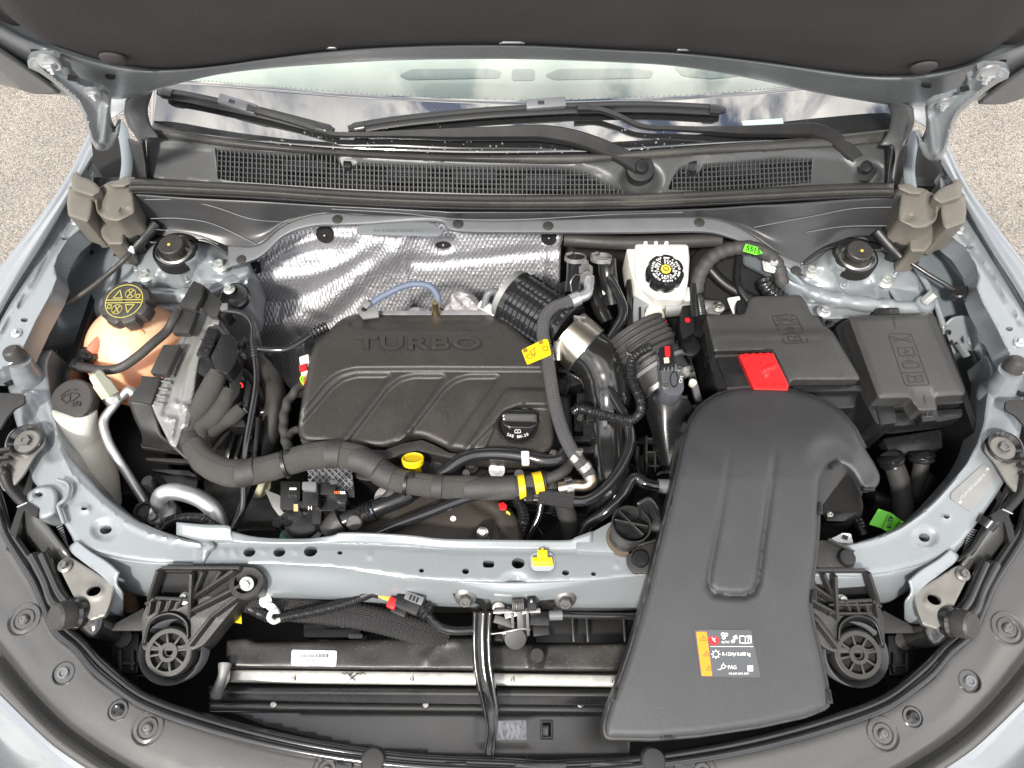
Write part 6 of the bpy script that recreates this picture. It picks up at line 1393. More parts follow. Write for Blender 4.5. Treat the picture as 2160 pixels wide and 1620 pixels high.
mD2 = Map(.938, [df[0], df[1]])
dl = []
for i, p in enumerate(do):
    a, b = do[i-1], do[(i+1) % len(do)]; dx, dy = b[0]-a[0], b[1]-a[1]; l = math.hypot(dx, dy) or 1; dl.append((p[0]+dy/l*5, p[1]-dx/l*5))
hf('duct_lower_half', [p for p in dl if not (p[0] > 1722 and 950 < p[1] < 1062)], mD2, PLAS, dct, step=10, rnd=.002, skirt=.035)
for i, (x, y, a) in enumerate(((1440, 905, -68), (1420, 1060, -76), (1371, 1250, -76), (1297, 1468, -68), (1406, 1553, -4), (1726, 1075, 88), (1713, 1260, 92), (1744, 1470, 82), (1758, 982, -30), (1828, 1033, 0))):
    c = mD2(x, y, .004); xd = mD2(x+math.cos(R(a))*10, y+math.sin(R(a))*10, .004)-c; cl = box('duct_catch', c, .016, .007, .007, SMOOTH, dct, n=(0, 0, 1), x=xd, bev=.001); box('catch_slot', c+Vector((0, 0, .0034)), .010, .003, .001, BLACK, cl, n=(0, 0, 1), x=xd, bev=0)
surf('scoop_inner', [[(1735, 1010, .86), (1760, 985, .88), (1800, 1000, .88), (1820, 1040, .86)], [(1735, 1050, .82), (1765, 1030, .83), (1790, 1040, .83), (1815, 1060, .82)], [(1735, 1110, .78), (1765, 1100, .78), (1790, 1100, .78), (1820, 1100, .77)]], BLACK, dct, thick=.004)
for x, y, ol in ((1350, 1180, [(1322, 1160), (1345, 1152), (1392, 1138), (1398, 1160), (1380, 1210), (1335, 1210), (1322, 1190)]), (1782, 1178, [(1722, 1140), (1745, 1138), (1800, 1165), (1804, 1195), (1795, 1207), (1722, 1198)])):
    ft = slab('duct_foot', ol, .893, .006, PLAS, dct, r=9, bev=.002); lathe('push_pin', [(0, 0), (.0118, 0), (.0118, .004), (.010, .0075), (0, .008)], P(x if x < 1500 else 1784, y if x < 1500 else 1178, .893), SMOOTH, ft, seg=28)
    bar('foot_rib', P(ol[1][0], ol[1][1], .897), P(ol[2][0], ol[2][1], .897), .003, .01, PLAS, ft)
# warning label
wl_ = patch('service_label', [(1464, 1328), (1584, 1329), (1604, 1429), (1478, 1427)], mD, LABELB, None, r=3, t=.0003, lift=.0004, label='service label with orange warning strip on the air duct', cat='label')
patch('orange_strip', [(1468, 1333), (1490, 1333), (1502, 1426), (1480, 1426)], mD, ORL, wl_, r=3, t=.0002, lift=.0008)
lm = lambda u, v: (1464+u*120+v*16, 1328+v*100)
def LT(s, u, v, sz, sx=1, bold=.0, m_=WINK): text('label_text', s, (mD, *lm(u, v)), sz, m_, wl_, ang=0, depth=.0002, lift=.0010, bold=bold, sx=sx)
LT('R-1234yf 0.600 kg', .67, .52, 10.5, .78); LT('PAG', .56, .80, 11.5, .85); LT('AUTO', .51, .27, 7, .9); LT('SAE J639, J2842, J2845', .66, .93, 5.5, .85)
x, y = lm(.31, .22); lathe('red_disc', [(0, 0), (.0065, 0), (.0065, .0003), (0, .0003)], mD(x, y, .0008), RINK, wl_); strokes('disc_mark', [[(x-3, y-4), (x+3, y+4)], [(x+3, y-3), (x-1, y+1)]], mD, WINK, 1.6, wl_, lift=.0012, t=.0002)
def sym(lines, w=1.3, m_=WINK, nm='label_symbol'): strokes(nm, lines, mD, m_, w, wl_, lift=.0009, t=.0002)
x, y = lm(.51, .13); sym([ell(x-3, y-3, 3, 3, 10), ell(x+4, y-2, 3, 3, 10), ell(x-1, y+4, 3, 3, 10)], 2)
x, y = lm(.68, .20); sym([[(x-6, y+4), (x, y+2), (x-2, y-4)], [(x+1, y-6), (x+4, y-7), (x+3, y-1), (x+6, y-2)], ell(x-3, y+5, 3, 2.5, 8)], 2.4)
x, y = lm(.87, .21); sym([[(x-12, y-7), (x-12, y+7), (x-1, y+8), (x, y+9), (x+1, y+8), (x+12, y+7), (x+12, y-7), (x+3, y-7), (x, y-5), (x-3, y-7), (x-12, y-7)], [(x, y-5), (x, y+8)], [(x+5, y-3), (x+8, y-3), (x+6, y+4)]], 1.7)
a, b = lm(.24, .36), lm(.985, .36); sym([[a, b]], 1)
x, y = lm(.31, .52); sym([ell(x, y, 6, 6, 16)+[(x+6, y)]]+[[(x+6*math.cos(q), y+6*math.sin(q)), (x+9*math.cos(q), y+9*math.sin(q))] for q in [i*math.pi/4 for i in range(8)]], 1.6)
x, y = lm(.38, .80); sym([ell(x+3, y-2, 4, 4, 10)+[(x+7, y-2)], [(x-8, y+4), (x-4, y+5), (x-1, y+2)], [(x+3, y-6), (x+3, y-9)], [(x+7, y-2), (x+10, y-2)]], 1.4)
a = lm(.88, .78); patch('code_patch', rect(a[0], a[1]+4, 12, 13), mD, mat('code_grey', (.45, .46, .48), .5), wl_, t=.0002, lift=.0009)
for u, v in ((.135, .19), (.145, .52), (.15, .82)):
    x, y = lm(u, v); sym([[(x-6, y+4), (x, y-6), (x+6, y+4), (x-6, y+4)], [(x, y-2), (x, y+2)]], 1.1, mat('dark_orange', (.35, .06, .01), .5))
# ================================================================== battery and fuse box
bt = thing('battery_box', 'black battery cover with a red plus terminal flap', 'battery', P(1640, 780, .7))
bo = [(1488, 664), (1570, 662), (1576, 645), (1580, 630), (1590, 625), (1688, 622), (1698, 632), (1712, 664), (1726, 668), (1736, 686), (1752, 696), (1762, 708), (1814, 796), (1812, 802), (1672, 802), (1662, 816), (1655, 870), (1560, 870), (1536, 830), (1508, 752), (1500, 715)]
def emb(lines, mp_, par, m_=GINK, w=1.3, nm='embossed_symbol'): strokes(nm, lines, mp_, m_, w, par, t=.0004, lift=.0002)
bf = [f_poly([(1490, 700), (1730, 698), (1760, 706), (1830, 900), (1530, 900)], .0035, 8), f_poly([(1508, 744), (1632, 742), (1672, 830), (1650, 900), (1520, 900)], -.006, 3), f_line([(1510, 718), (1735, 716)], -.0008, 4)]
mB = Map(.885, bf)
bc_ = hf('battery_cover', [(p.x, p.y) for p in rc(bo, 7)], mB, LID, bt, step=5, rnd=.004, skirt=.03)
surf('box_wall', [[(1670, 806, .868), (1740, 808, .868), (1814, 806, .868)], [(1675, 830, .85), (1745, 835, .85), (1812, 835, .85)], [(1690, 900, .80), (1750, 905, .80), (1800, 900, .80)]], SMOOTH, bt, thick=.004)
slab('box_body', [(1492, 668), (1590, 640), (1690, 640), (1806, 800), (1806, 860), (1600, 870), (1540, 850), (1510, 770)], .86, .16, SMOOTH, bt, r=8, bev=.003)
bar('box_ledge', P(1672, 822, .868), P(1816, 820, .868), .010, .006, SMOOTH, bt)
for y, z in ((760, .87),): slab('side_handle', [(1486, 700), (1492, 698), (1502, 752), (1496, 756)], .875, .03, SMOOTH, bt, r=2, bev=.002)
slab('lid_catch', [(1768, 830), (1792, 829), (1790, 852), (1770, 852)], .858, .02, DARK, bt, r=2); strokes('catch_arrow', [[(1780, 834), (1780, 846)], [(1775, 841), (1780, 846), (1785, 841)]], lambda x, y, dz=0: P(x, y, .8585+dz), GRAYL, 1.2, bt)
rf_ = hf('red_terminal_flap', [(p.x, p.y) for p in rc([(1558, 747), (1631, 744), (1664, 812), (1662, 824), (1590, 822)], 3)], Map(.892, [f_line([(1605, 768), (1617, 790)], .003, 3.5), f_line([(1610, 779), (1632, 772)], .0025, 3.5)]), RED, bt, step=3, rnd=.002, skirt=.006)
for k in range(4):
    for (a, b) in (((1566, 747), (1628, 745)), ((1592, 811), (1660, 809))):
        t_ = (k+.5)/4; slab('flap_tooth', rect(a[0]+(b[0]-a[0])*t_, a[1]+(b[1]-a[1])*t_, 7, 2.4), .8935, .001, RED, rf_, bev=0)
slab('terminal_recess', [(1510, 754), (1557, 752), (1588, 812), (1534, 816)], .884, .004, SMOOTH, bt, r=2)
bar('recess_rim', P(1506, 745, .888), P(1630, 741, .890), .0035, .006, GLOSSB, bt)
def frame_sym(mp_, par, q, n_):
    """pressed frame with pictograms; q = four corners"""
    fr_ = [(p.x, p.y) for p in rc(q, 7, 3)]; emb([fr_+[fr_[0]]], mp_, par)
    def uv(u, v):
        a = Vector(q[0]).lerp(Vector(q[1]), u); b = Vector(q[3]).lerp(Vector(q[2]), u); p = a.lerp(b, v); return (p.x, p.y)
    for k in range(1, n_): emb([[uv(.03, k/n_), uv(.97, k/n_)]], mp_, par)
    return uv
uv = frame_sym(mB, bc_, [(1627, 666), (1678, 664), (1706, 722), (1656, 726)], 3)
def L_(uv, ls): return [[uv(*p) for p in l] for l in ls]
emb(L_(uv, [[(.15, .05), (.85, .28)], [(.85, .05), (.15, .28)], [(.1, .17), (.3, .17)], [(.7, .17), (.9, .17)], [(.3, .5), (.5, .40), (.7, .5), (.3, .5)], [(.35, .6), (.65, .6)], [(.25, .74), (.25, .92), (.75, .92), (.75, .74), (.5, .78), (.25, .74)], [(.5, .78), (.5, .92)], [(.6, .82), (.7, .82)]]), mB, bc_)
slab('cable_guard', rc([(1553, 634), (1568, 630), (1578, 650), (1580, 662), (1556, 662)], 4), .878, .05, SMOOTH, bt, bev=.003)
slab('terminal_holder', [(1438, 645), (1462, 642), (1466, 700), (1440, 716), (1434, 690)], .868, .05, DARK, bt, r=5, bev=.003)
lathe('red_button', [(0, 0), (.0045, 0), (.0045, .002), (0, .003)], P(1450, 676, .870), RED, bt, seg=16); lathe('holder_cup', [(0, -.01), (.02, -.01), (.02, 0), (.016, .002), (0, .002)], P(1452, 728, .84), SMOOTH, bt)
bar('holder_rod', P(1452, 735, .838), P(1450, 790, .80), .006, .006, SMOOTH, bt); bar('foam_strip', P(1448, 750, .80), P(1474, 850, .80), .010, .01, GREYP, bt)
bolt(1737, 658, .880, 15, bt, ALU); slab('lid_hook', [(1716, 666), (1735, 668), (1742, 690), (1728, 690)], .883, .01, DARK, bt, r=2)
tube('cable_hook', [(1752, 680, .87), (1756, 684, .868), (1740, 692, .868)], .004, DARK, bt, seg=8)

fb = thing('fuse_box', 'black fuse box with an embossed lid beside the battery', 'fuse box', P(1920, 860, .7))
fo_ = rc([(1788, 668), (1964, 660), (1974, 668), (2036, 822), (2034, 834), (1972, 838), (1978, 866), (1938, 868), (1920, 840), (1852, 842)], 7)
mU = Map(.888, [f_poly([(1800, 673), (1958, 667), (2028, 828), (1858, 836)], .0025, 5), f_poly([(1922, 820), (1968, 820), (1985, 880), (1930, 880)], -.004, 6)])
fl_ = hf('fuse_box_lid', [(p.x, p.y) for p in fo_], mU, LID, fb, step=5, rnd=.004, skirt=.028)
slab('box_body', [(1784, 690), (1800, 680), (1960, 672), (2034, 830), (2034, 850), (1860, 862), (1840, 850)], .862, .13, SMOOTH, fb, r=6, bev=.003)
slab('box_flank', [(1762, 690), (1785, 672), (1790, 690), (1858, 852), (1862, 900), (1846, 890), (1790, 780)], .86, .14, SMOOTH, fb, r=5, bev=.004)
slab('front_pocket', [(1848, 858), (1886, 856), (1892, 892), (1858, 896)], .862, .10, SMOOTH, fb, r=2, bev=.002)
slab('catch', rc([(1940, 867), (1976, 864), (1980, 886), (1946, 890)], 2), .872, .016, SMOOTH, fb, bev=.001); strokes('catch_mark', [[(1948, 880), (1966, 879)], [(1957, 868), (1957, 878)], [(1950, 868), (1964, 868)]], lambda x, y, dz=0: P(x, y, .8725+dz), GRAYL, 1.4, fb)
slab('rear_catch', [(1850, 650), (1896, 649), (1898, 662), (1848, 664)], .875, .02, SMOOTH, fb, r=2); text('catch_arrow', 'T', (lambda x, y, dz=0: P(x, y, .8752+dz), 1878, 658), 9, GRAYL, fb, depth=.0002)
slab('front_ledge', [(1862, 872), (2030, 862), (2030, 880), (1990, 888), (1900, 898), (1864, 896)], .852, .03, SMOOTH, fb, r=5, bev=.002)
uv = frame_sym(mU, fl_, [(1873, 704), (1922, 704), (1961, 812), (1910, 814)], 1)
for v in (.25, .5, .75): emb([[uv(.03, v), uv(.97, v)]], mU, fl_) if v == .75 else None
emb(L_(uv, [[(.1, .05), (.9, .17)], [(.9, .05), (.1, .17)], [(.1, .11), (.3, .11)], [(.7, .11), (.9, .11)], [(.2, .27), (.85, .27), (.85, .42), (.2, .42), (.2, .27)], [(.45, .30), (.6, .35), (.4, .36), (.55, .40)], [(.3, .44), (.3, .46)], [(.5, .44), (.5, .46)], [(.7, .44), (.7, .46)], [(.2, .56), (.85, .56), (.85, .66), (.2, .66), (.2, .56)], [(.5, .49), (.5, .56)], [(.35, .52), (.7, .52)], [(.2, .80), (.2, .93), (.8, .93), (.8, .80), (.5, .83), (.2, .80)], [(.5, .83), (.5, .93)], [(.6, .87), (.7, .87)]]), mU, fl_)
text('lid_code', 'K-4G-C', (mU, 1886, 682), 7, GINK, fl_, ang=80, depth=.0003); text('lid_code', 'O-4-0', (mU, 1950, 842), 7, GINK, fl_, ang=75, depth=.0003)
emb([[(1967, 794), (1982, 788)], [(1973, 785), (1976, 798)], [(1969, 787), (1980, 797)]], mU, fl_, GRAYL, .8, 'scratch')
slab('connector_tray', [(1862, 925), (1985, 905), (1990, 945), (1880, 960)], .79, .02, SMOOTH, fb, r=6)
for k, pts in enumerate(([(1876, 962, .80), (1888, 990, .785), (1902, 1035, .765), (1906, 1080, .75), (1906, 1130, .73)], [(1944, 955, .80), (1942, 985, .785), (1936, 1010, .77), (1925, 1040, .75)])):
    tube('fuse_cable', pts, .0155 if k == 0 else .0125, TIE, fb, seg=16, fn=lump); tube('cable_boot', [pts[0], tuple(Vector(pts[0]).lerp(Vector(pts[1]), .6))], .0185, SMOOTH, fb, seg=18, fn=ribs(.008, .09), step=.0016, smooth=False)
tube('floor_cable', [(2002, 918, .76), (2018, 925, .76), (2040, 936, .76), (2060, 945, .76)], .0105, SMOOTH, seg=14, fn=ribs(.007, .08), step=.0014, label='short corrugated cable under the right frame arm', cat='conduit')
tube('cross_cable', [(1835, 1055, .74), (1880, 1060, .735), (1930, 1050, .74), (1960, 1010, .74)], .016, DARK, seg=12, label='dark cable crossing below the fuse box', cat='cable')
gl4 = hf('wiring_label', [(p.x, p.y) for p in rc([(1853, 1073), (1880, 1082), (1896, 1094), (1912, 1104), (1878, 1126), (1862, 1115), (1833, 1106)], 2)], Map(.80, [f_line([(1890, 1085), (1868, 1118)], .003, 10)]), GREEN, None, step=5, rnd=.0003, skirt=.001, label='bright green folded label reading 4318 by the right frame arm', cat='label')
g4m = lambda x, y, dz=0: P(x, y, .803+dz); text('label_number', '4318', (g4m, 1877, 1101), 14, INK, gl4, ang=104, depth=.0002, bold=.02, sx=.95)
strokes('label_line', [[(1874, 1085), (1862, 1112)], [(1898, 1096), (1884, 1121)]], g4m, INK, 1, gl4, t=.0002); text('label_number', '43', (g4m, 1895, 1106), 13, INK, gl4, ang=104, depth=.0002)
hz_ = thing('horn_motor', 'dark round motor housing hidden in the hook of the air duct', 'motor', P(1770, 1060, .7))
lathe('housing', [(0, -.05), (.034, -.05), (.038, -.02), (.034, .004), (.02, .010), (0, .010)], P(1768, 1062, .79), BLACK, hz_, n=(-.3, -.2, 1)); slab('flange', [(1740, 1068), (1790, 1062), (1812, 1078), (1780, 1100), (1742, 1098)], .80, .012, SMOOTH, hz_, r=5)
bolt(1750, 1085, .802, 8, hz_, STEEL, kind='torx', name='screw'); tube('motor_cable', [(1795, 1090, .79), (1808, 1100, .785), (1820, 1125, .775)], .009, SMOOTH, hz_, seg=12, fn=ribs(.005, .1), step=.001)
slab('white_plate', [(1745, 1140), (1770, 1128), (1778, 1124), (1795, 1126), (1800, 1145), (1770, 1150)], .855, .004, LABELW, hz_, r=3)
slab('plate_mark', rect(1783, 1133, 12, 8, 20), .8565, .001, INK, hz_, bev=0)
# inner wing bracket on the right, with its tube and the plate stud
gs = thing('wing_bracket', 'painted pressed bracket with a slot beside the fuse box', 'bracket', P(2030, 720, .8))
surf('bracket_skin', [[(1985, 690, .86), (2010, 668, .87), (2050, 668, .87), (2080, 700, .86)], [(1990, 720, .84), (2010, 700, .85), (2056, 700, .85), (2085, 740, .84)], [(2000, 755, .82), (2025, 740, .83), (2058, 745, .83), (2085, 790, .83)]], PAINT, gs, nu=6, nv=6, thick=.003)
for x, y in ((2003, 701), (2007, 722)): slab('bracket_hole', ell(x, y, 4, 5.5, 12), .866, .0008, BLACK, gs, bev=0)
tube('bracket_slot', [(2040, 716, .868), (2046, 726, .867), (2042, 712, .868)], .002, PAINTD, gs, seg=8); bar('bracket_lip', P(2022, 725, .858), P(2040, 752, .85), .006, .01, PAINT, gs)
st = thing('threaded_stud', 'zinc plated stud standing beside the right strut tower', 'stud', P(1955, 640, .87)); tube('stud_body', [P(1950, 637, .872), P(1972, 618, .89)], .0085, ZINC, st, seg=6, smooth=False, world=True); lathe('stud_base', [(0, -.003), (.016, -.003), (.014, .002), (0, .004)], P(1952, 640, .870), PAINT, st)
tube('bonnet_cable', [(1858, 522, .912), (1905, 545, .905), (1960, 580, .90), (2010, 610, .90), (2045, 640, .90), (2090, 682, .90), (2120, 720, .895)], .0036, SMOOTH, seg=10, label='thin black cable crossing the right inner wing', cat='cable')
cg = thing('cable_grommet', 'round black cable clip on the right inner wing', 'clip', P(2022, 618, .88)); lathe('grommet_disc', [(0, -.006), (.0125, -.006), (.0125, .004), (.010, .006), (0, .006)], P(2022, 619, .90), SMOOTH, cg, n=(-.4, .2, 1)); box('grommet_tab', P(2032, 609, .903), .012, .006, .008, SMOOTH, cg)
tube('bonnet_cable', [(276, 532, .912), (262, 548, .91), (235, 572, .90), (205, 597, .895), (170, 622, .89), (138, 640, .885), (112, 655, .875)], .0045, RUBBER, seg=10, label='black cable with a white collar crossing the left inner wing', cat='cable')
tube('cable_collar', [(281, 523, .914), (274, 532, .913)], .0062, WHITE, seg=12, smooth=False, label='white collar where the left wing cable enters its sleeve', cat='collar')
slab('wing_slot', ell(193, 532, 4, 6, 12, 20), .866, .001, BLACK, car, bev=0); slab('cable_tab', rect(130, 623, 16, 10, 30), .90, .006, DARK, car, r=1)
# ================================================================== front: radiator, mounts, latch
rad = thing('radiator', 'radiator with a long black top tank and bare aluminium rail', 'radiator', P(900, 1390, .6))
mRT = Map(.775, [f_line([(900, 1390), (930, 1355), (960, 1352)], .003, 10), f_hill(1130, 1378, 18, 30, .010, 3), lambda X, Y: .0004*np.sin(X*.05)*np.sin(Y*.09)])
hf('top_tank', [(p.x, p.y) for p in rc([(478, 1350), (520, 1346), (540, 1354), (700, 1352), (900, 1344), (1000, 1345), (1040, 1358), (1120, 1358), (1240, 1358), (1345, 1356), (1345, 1416), (700, 1412), (478, 1408)], 6)], mRT, RADT, rad, step=6, rnd=.006, skirt=.06)
lathe('tank_boss', [(0, -.02), (.011, -.02), (.011, .012), (.009, .014), (0, .014)], P(1132, 1385, .785), RADT, rad)
rr_ = surf('aluminium_rail', [[(484, 1413, .770), (700, 1415, .770), (1000, 1419, .770), (1345, 1425, .770)], [(482, 1418, .772), (700, 1421, .772), (1000, 1424, .772), (1345, 1430, .772)], [(480, 1436, .772), (700, 1439, .772), (1000, 1442, .772), (1345, 1446, .772)], [(478, 1440, .764), (700, 1443, .764), (1000, 1446, .764), (1345, 1450, .764)]], SILVER, rad, nu=6, nv=4, thick=.004, lin=True)
for x in (620, 869, 1082, 1295): slab('rail_slot', ell(x, 1432+(x-620)*.006, 4, 6, 14), .774, .0014, DBOLT, rr_, bev=0); bar('slot_bridge', P(x, 1426+(x-620)*.006, .776), P(x, 1439+(x-620)*.006, .776), .0016, .0014, SILVER, rr_)
strokes('rail_marks', [[(733, 1440), (742, 1430), (756, 1420)], [(736, 1424), (750, 1438)], [(722, 1419), (728, 1422), (732, 1419), (738, 1423), (744, 1419)], [(752, 1420), (760, 1422), (766, 1418), (770, 1422)]], lambda x, y, dz=0: P(x, y, .7745+dz), INK, 2, rr_, t=.0003)
surf('end_pipe', [[(462, 1412, .78), (478, 1408, .785), (486, 1412, .78)], [(458, 1430, .78), (470, 1432, .788), (484, 1434, .78)], [(450, 1450, .775), (462, 1452, .785), (474, 1452, .775)], [(448, 1468, .77), (458, 1470, .78), (468, 1468, .77)]], SILVER, rad, thick=.004, nv=8)
tube('end_pipe', [(475, 1400, .785), (470, 1425, .786), (462, 1448, .782), (456, 1468, .775)], [.009, .0065, .007, .008], CAST, rad, seg=16)
slab('lower_rail', [(470, 1446), (1345, 1456), (1345, 1490), (466, 1480)], .752, .01, SMOOTH, rad, bev=.003)
lb_ = patch('barcode_sticker', [(616, 1371), (711, 1373), (709, 1406), (614, 1403)], mRT, LABELW, rad, r=4, t=.0003, lift=.0008)
random.seed(11); bm = bmesh.new(); x = 636
while x < 694:
    w = random.choice([.8, 1.2, 2]); q = [(x, 1379), (x+w, 1379), (x+w, 1387), (x, 1387)]; prism_bm([mRT(a, b, .0016) for a, b in q], (0, 0, -.0003), bm=bm); x += w+random.choice([.9, 1.4])
mk('barcode_bars', bm, INK, lb_, kind='stuff'); text('sticker_number', '42614934', (mRT, 656, 1394), 5, INK, lb_, ang=181, depth=.0002, lift=.0014); text('sticker_number', '185D', (mRT, 692, 1375.5), 5.5, INK, lb_, ang=181, depth=.0002, lift=.0014); text('sticker_number', '22483480530', (mRT, 664, 1375.5), 4.2, INK, lb_, ang=181, depth=.0002, lift=.0014)
# fan and hoses behind the tank
fan = thing('cooling_fan', 'dark cooling fan motor and hoses behind the radiator tank', 'fan', P(760, 1320, .6))
tube('fan_hose', [(520, 1262, .80), (600, 1280, .795), (700, 1290, .79), (790, 1305, .785), (880, 1330, .775), (940, 1350, .76)], .019, BRAIDB, fan, seg=24, step=.0012, fn=sribs(.006, .03)); tube('fan_hose', [(560, 1262, .79), (680, 1275, .78), (800, 1285, .775), (880, 1310, .76)], .014, BRAIDB, fan, seg=20, step=.0012, fn=sribs(.006, .03))
lathe('fan_motor', [(0, -.03), (.04, -.03), (.045, -.01), (.04, .005), (.02, .012), (0, .012)], P(720, 1325, .72), DARK, fan, n=(0, -.7, .5)); slab('motor_cover', rect(700, 1330, 120, 30), .735, .02, DARK, fan, r=8)
for x, y, w, h in ((690, 1308, 50, 10), (745, 1316, 60, 12), (750, 1342, 30, 10)): slab('motor_fin', rect(x, y, w, h), .75, .01, GREYP, fan, r=3)
for x in (1210, 1240, 1318): bar('shroud_rib', P(x-4, 1300, .77), P(x, 1354, .765), .003, .01, RADT, fan)
slab('shroud_plate', [(1130, 1290), (1345, 1292), (1345, 1360), (1130, 1356)], .745, .01, DARK, fan, bev=.001)
yl_ = thing('yellow_sticker', 'yellow sticker reading 4781 1293 behind the left radiator mount', 'sticker', P(497, 1295, .78)); ym = lambda x, y, dz=0: P(x, y, .79+dz)
patch('sticker_sheet', [(478, 1293), (500, 1276), (508, 1280), (510, 1316), (480, 1310)], ym, YEL, yl_, r=2); text('sticker_number', '4781 1293', (ym, 502, 1293), 8, INK, yl_, ang=-88, depth=.0002, lift=.0014, sx=.9); strokes('sticker_lines', [[(494, 1282), (496, 1308)], [(490, 1286), (492, 1306)]], ym, INK, .7, yl_, lift=.0013)
rs = tube('rusty_spring', [(270, 1246, .78), (274, 1262, .77), (278, 1285, .755)], .008, mat('rust', (.13, .08, .05), .7, .3), seg=14, fn=ribs(.006, .2), step=.001, label='brown rusty coil behind the left radiator mount', cat='coil')

# radiator mounts
def mount(fl):
    X = (lambda x: 2166-x) if fl else (lambda x: x); dy = 5 if fl else 0
    Q = lambda pts: [(X(x), y+dy) for x, y in pts]
    m_ = thing('radiator_mount', 'ribbed black radiator mount %s' % ('right of the air duct' if fl else 'at the left end of the tie bar'), 'radiator mount', P(X(370), 1370, .75), 'radiator mounts')
    zm = lambda y: float(np.interp(y, [1190, 1262, 1300, 1372], [.890, .846, .832, .825])); Z3 = lambda q: [(a, b, zm(b)) for a, b in Q(q)]
    slab('mount_plate', Z3([(338, 1196), (510, 1196), (540, 1198), (556, 1215), (554, 1240), (540, 1252), (515, 1256), (470, 1310), (430, 1360), (404, 1372), (300, 1372), (300, 1300), (312, 1270), (325, 1225)]), .822, .035, PLAS, m_, r=10, bev=.0025, holes=[Z3([(310, 1354), (314, 1322), (332, 1303), (358, 1297), (380, 1304), (394, 1326), (398, 1356), (380, 1362), (330, 1364)]), Z3([(342, 1206), (408, 1206), (412, 1212), (402, 1258), (330, 1262), (330, 1240)])])
    slab('pocket_shade', [(a, b, zm(b)-.009) for a, b in Q([(328, 1202), (416, 1202), (408, 1268), (322, 1268)])], 0, .004, DARK, m_, bev=0); bolt(X(390), 1262+dy, .846, 13, m_, ZINC)  # dark sheet added as the shade inside the open pocket
    for a, b, h in (((345, 1199), (508, 1199), .012), ((408, 1206), (404, 1300), .014), ((412, 1262), (500, 1203), .016), ((408, 1290), (522, 1232), .018), ((432, 1204), (410, 1258), .010), ((470, 1204), (440, 1245), .010), ((340, 1200), (320, 1262), .014), ((312, 1275), (330, 1262), .012), ((330, 1262), (400, 1266), .012), ((402, 1362), (450, 1300), .016), ((452, 1300), (512, 1254), .016)):
        bar('mount_rib', P(X(a[0]), a[1]+dy, zm(a[1])+.006), P(X(b[0]), b[1]+dy, zm(b[1])+.006), .0042, h, PLAS, m_)
    for k in range(4):
        a, b = (322+k*22, 1266-k*2), (318+k*20, 1296-k*5); bar('mount_rib', P(X(a[0]), a[1]+dy, zm(a[1])+.007), P(X(b[0]), b[1]+dy, zm(b[1])+.005), .003, .012, PLAS, m_)
    if fl:
        for k in range(2): bar('mount_rib', P(X(330), 1272+k*18+dy, .850-k*.008), P(X(420), 1272+k*18+dy, .850-k*.008), .003, .012, PLAS, m_)
    bolt(X(521), 1231+dy, .876, 15, m_, ZINC, n=(0, -.5, 1)); lathe('bolt_boss', [(.016, -.004), (.0225, -.004), (.0225, .006), (.016, .006)], P(X(522), 1229+dy, .868), PLAS, m_)
    slab('side_wing', Q([(222, 1326), (304, 1282), (300, 1330), (226, 1330)]), .828, .006, PLAS, m_, r=2)
    slab('leg_post', Q([(232, 1336), (292, 1336), (290, 1420), (240, 1420)]), .79, .04, DARK, m_, r=3); lathe('leg_pin', [(0, 0), (.012, 0), (.012, .004), (0, .006)], P(X(262), 1348+dy, .79), RUBBER, m_); bar('leg_rib', P(X(256), 1372+dy, .792), P(X(256), 1415+dy, .792), .004, .01, PLAS, m_); bar('leg_rib', P(X(282), 1372+dy, .792), P(X(282), 1415+dy, .792), .004, .01, PLAS, m_); bar('leg_rib', P(X(252), 1400+dy, .792), P(X(288), 1400+dy, .792), .004, .01, PLAS, m_)
    if fl: text('moulded_number', '42695698 LH', (lambda x, y, dz=0: P(x, y, .8155+dz), 1897, 1327), 9, GRAYL, m_, ang=4, depth=.0002)
    # rubber isolator in its cup
    c = P(X(364), 1374+dy, .812); n_ = Vector((.02 if not fl else -.02, -.22, 1))
    bm = lathe_bm([(.030, -.022), (.0425, -.022), (.0435, .006), (.0420, .009), (.0405, .004), (.036, -.016)], 44, None, basis(n_), c); mk('isolator_cup', bm, GREYP, m_)
    lathe('cup_floor', [(0, -.022), (.037, -.022), (.037, -.02), (0, -.02)], c, BLACK, m_, n=n_)
    surf('cup_shield', [[P(X(300), 1360+dy, .83), P(X(318), 1306+dy, .836), P(X(360), 1290+dy, .84), P(X(394), 1308+dy, .836), P(X(400), 1345+dy, .83)], [P(X(312), 1372+dy, .80), P(X(326), 1330+dy, .80), P(X(360), 1318+dy, .80), P(X(388), 1332+dy, .80), P(X(396), 1360+dy, .80)]], DARK, m_, world=True, thick=.003)
    c2 = c+n_.normalized()*.004
    iso_well = None
    iso = lathe('rubber_isolator', [(0, -.02), (.0310, -.02), (.0330, -.012), (.0330, .004), (.031, .008), (.0290, .0085), (.0275, .001), (.0135, .001), (.0125, .009), (.0085, .010), (.007, .006), (.0045, .006), (.0045, -.008), (0, -.008)], c2, ISO, m_, n=n_, seg=40)
    lathe('isolator_rim', [(.0245, .0095), (.0300, .0095), (.0300, .0055), (.0245, .0055)], c2, ISO, iso, n=n_, seg=40); lathe('isolator_hub', [(.0075, .0105), (.0125, .0105), (.0125, .005), (.0075, .005)], c2, ISO, iso, n=n_, seg=28)
    lathe('isolator_gap_shade', [(.0128, .0018), (.0262, .0018), (.0262, .0022), (.0128, .0022)], c2, BLACK, iso, n=n_, seg=32)  # black ring painted in as the shade between the spokes
    M_ = basis(n_)
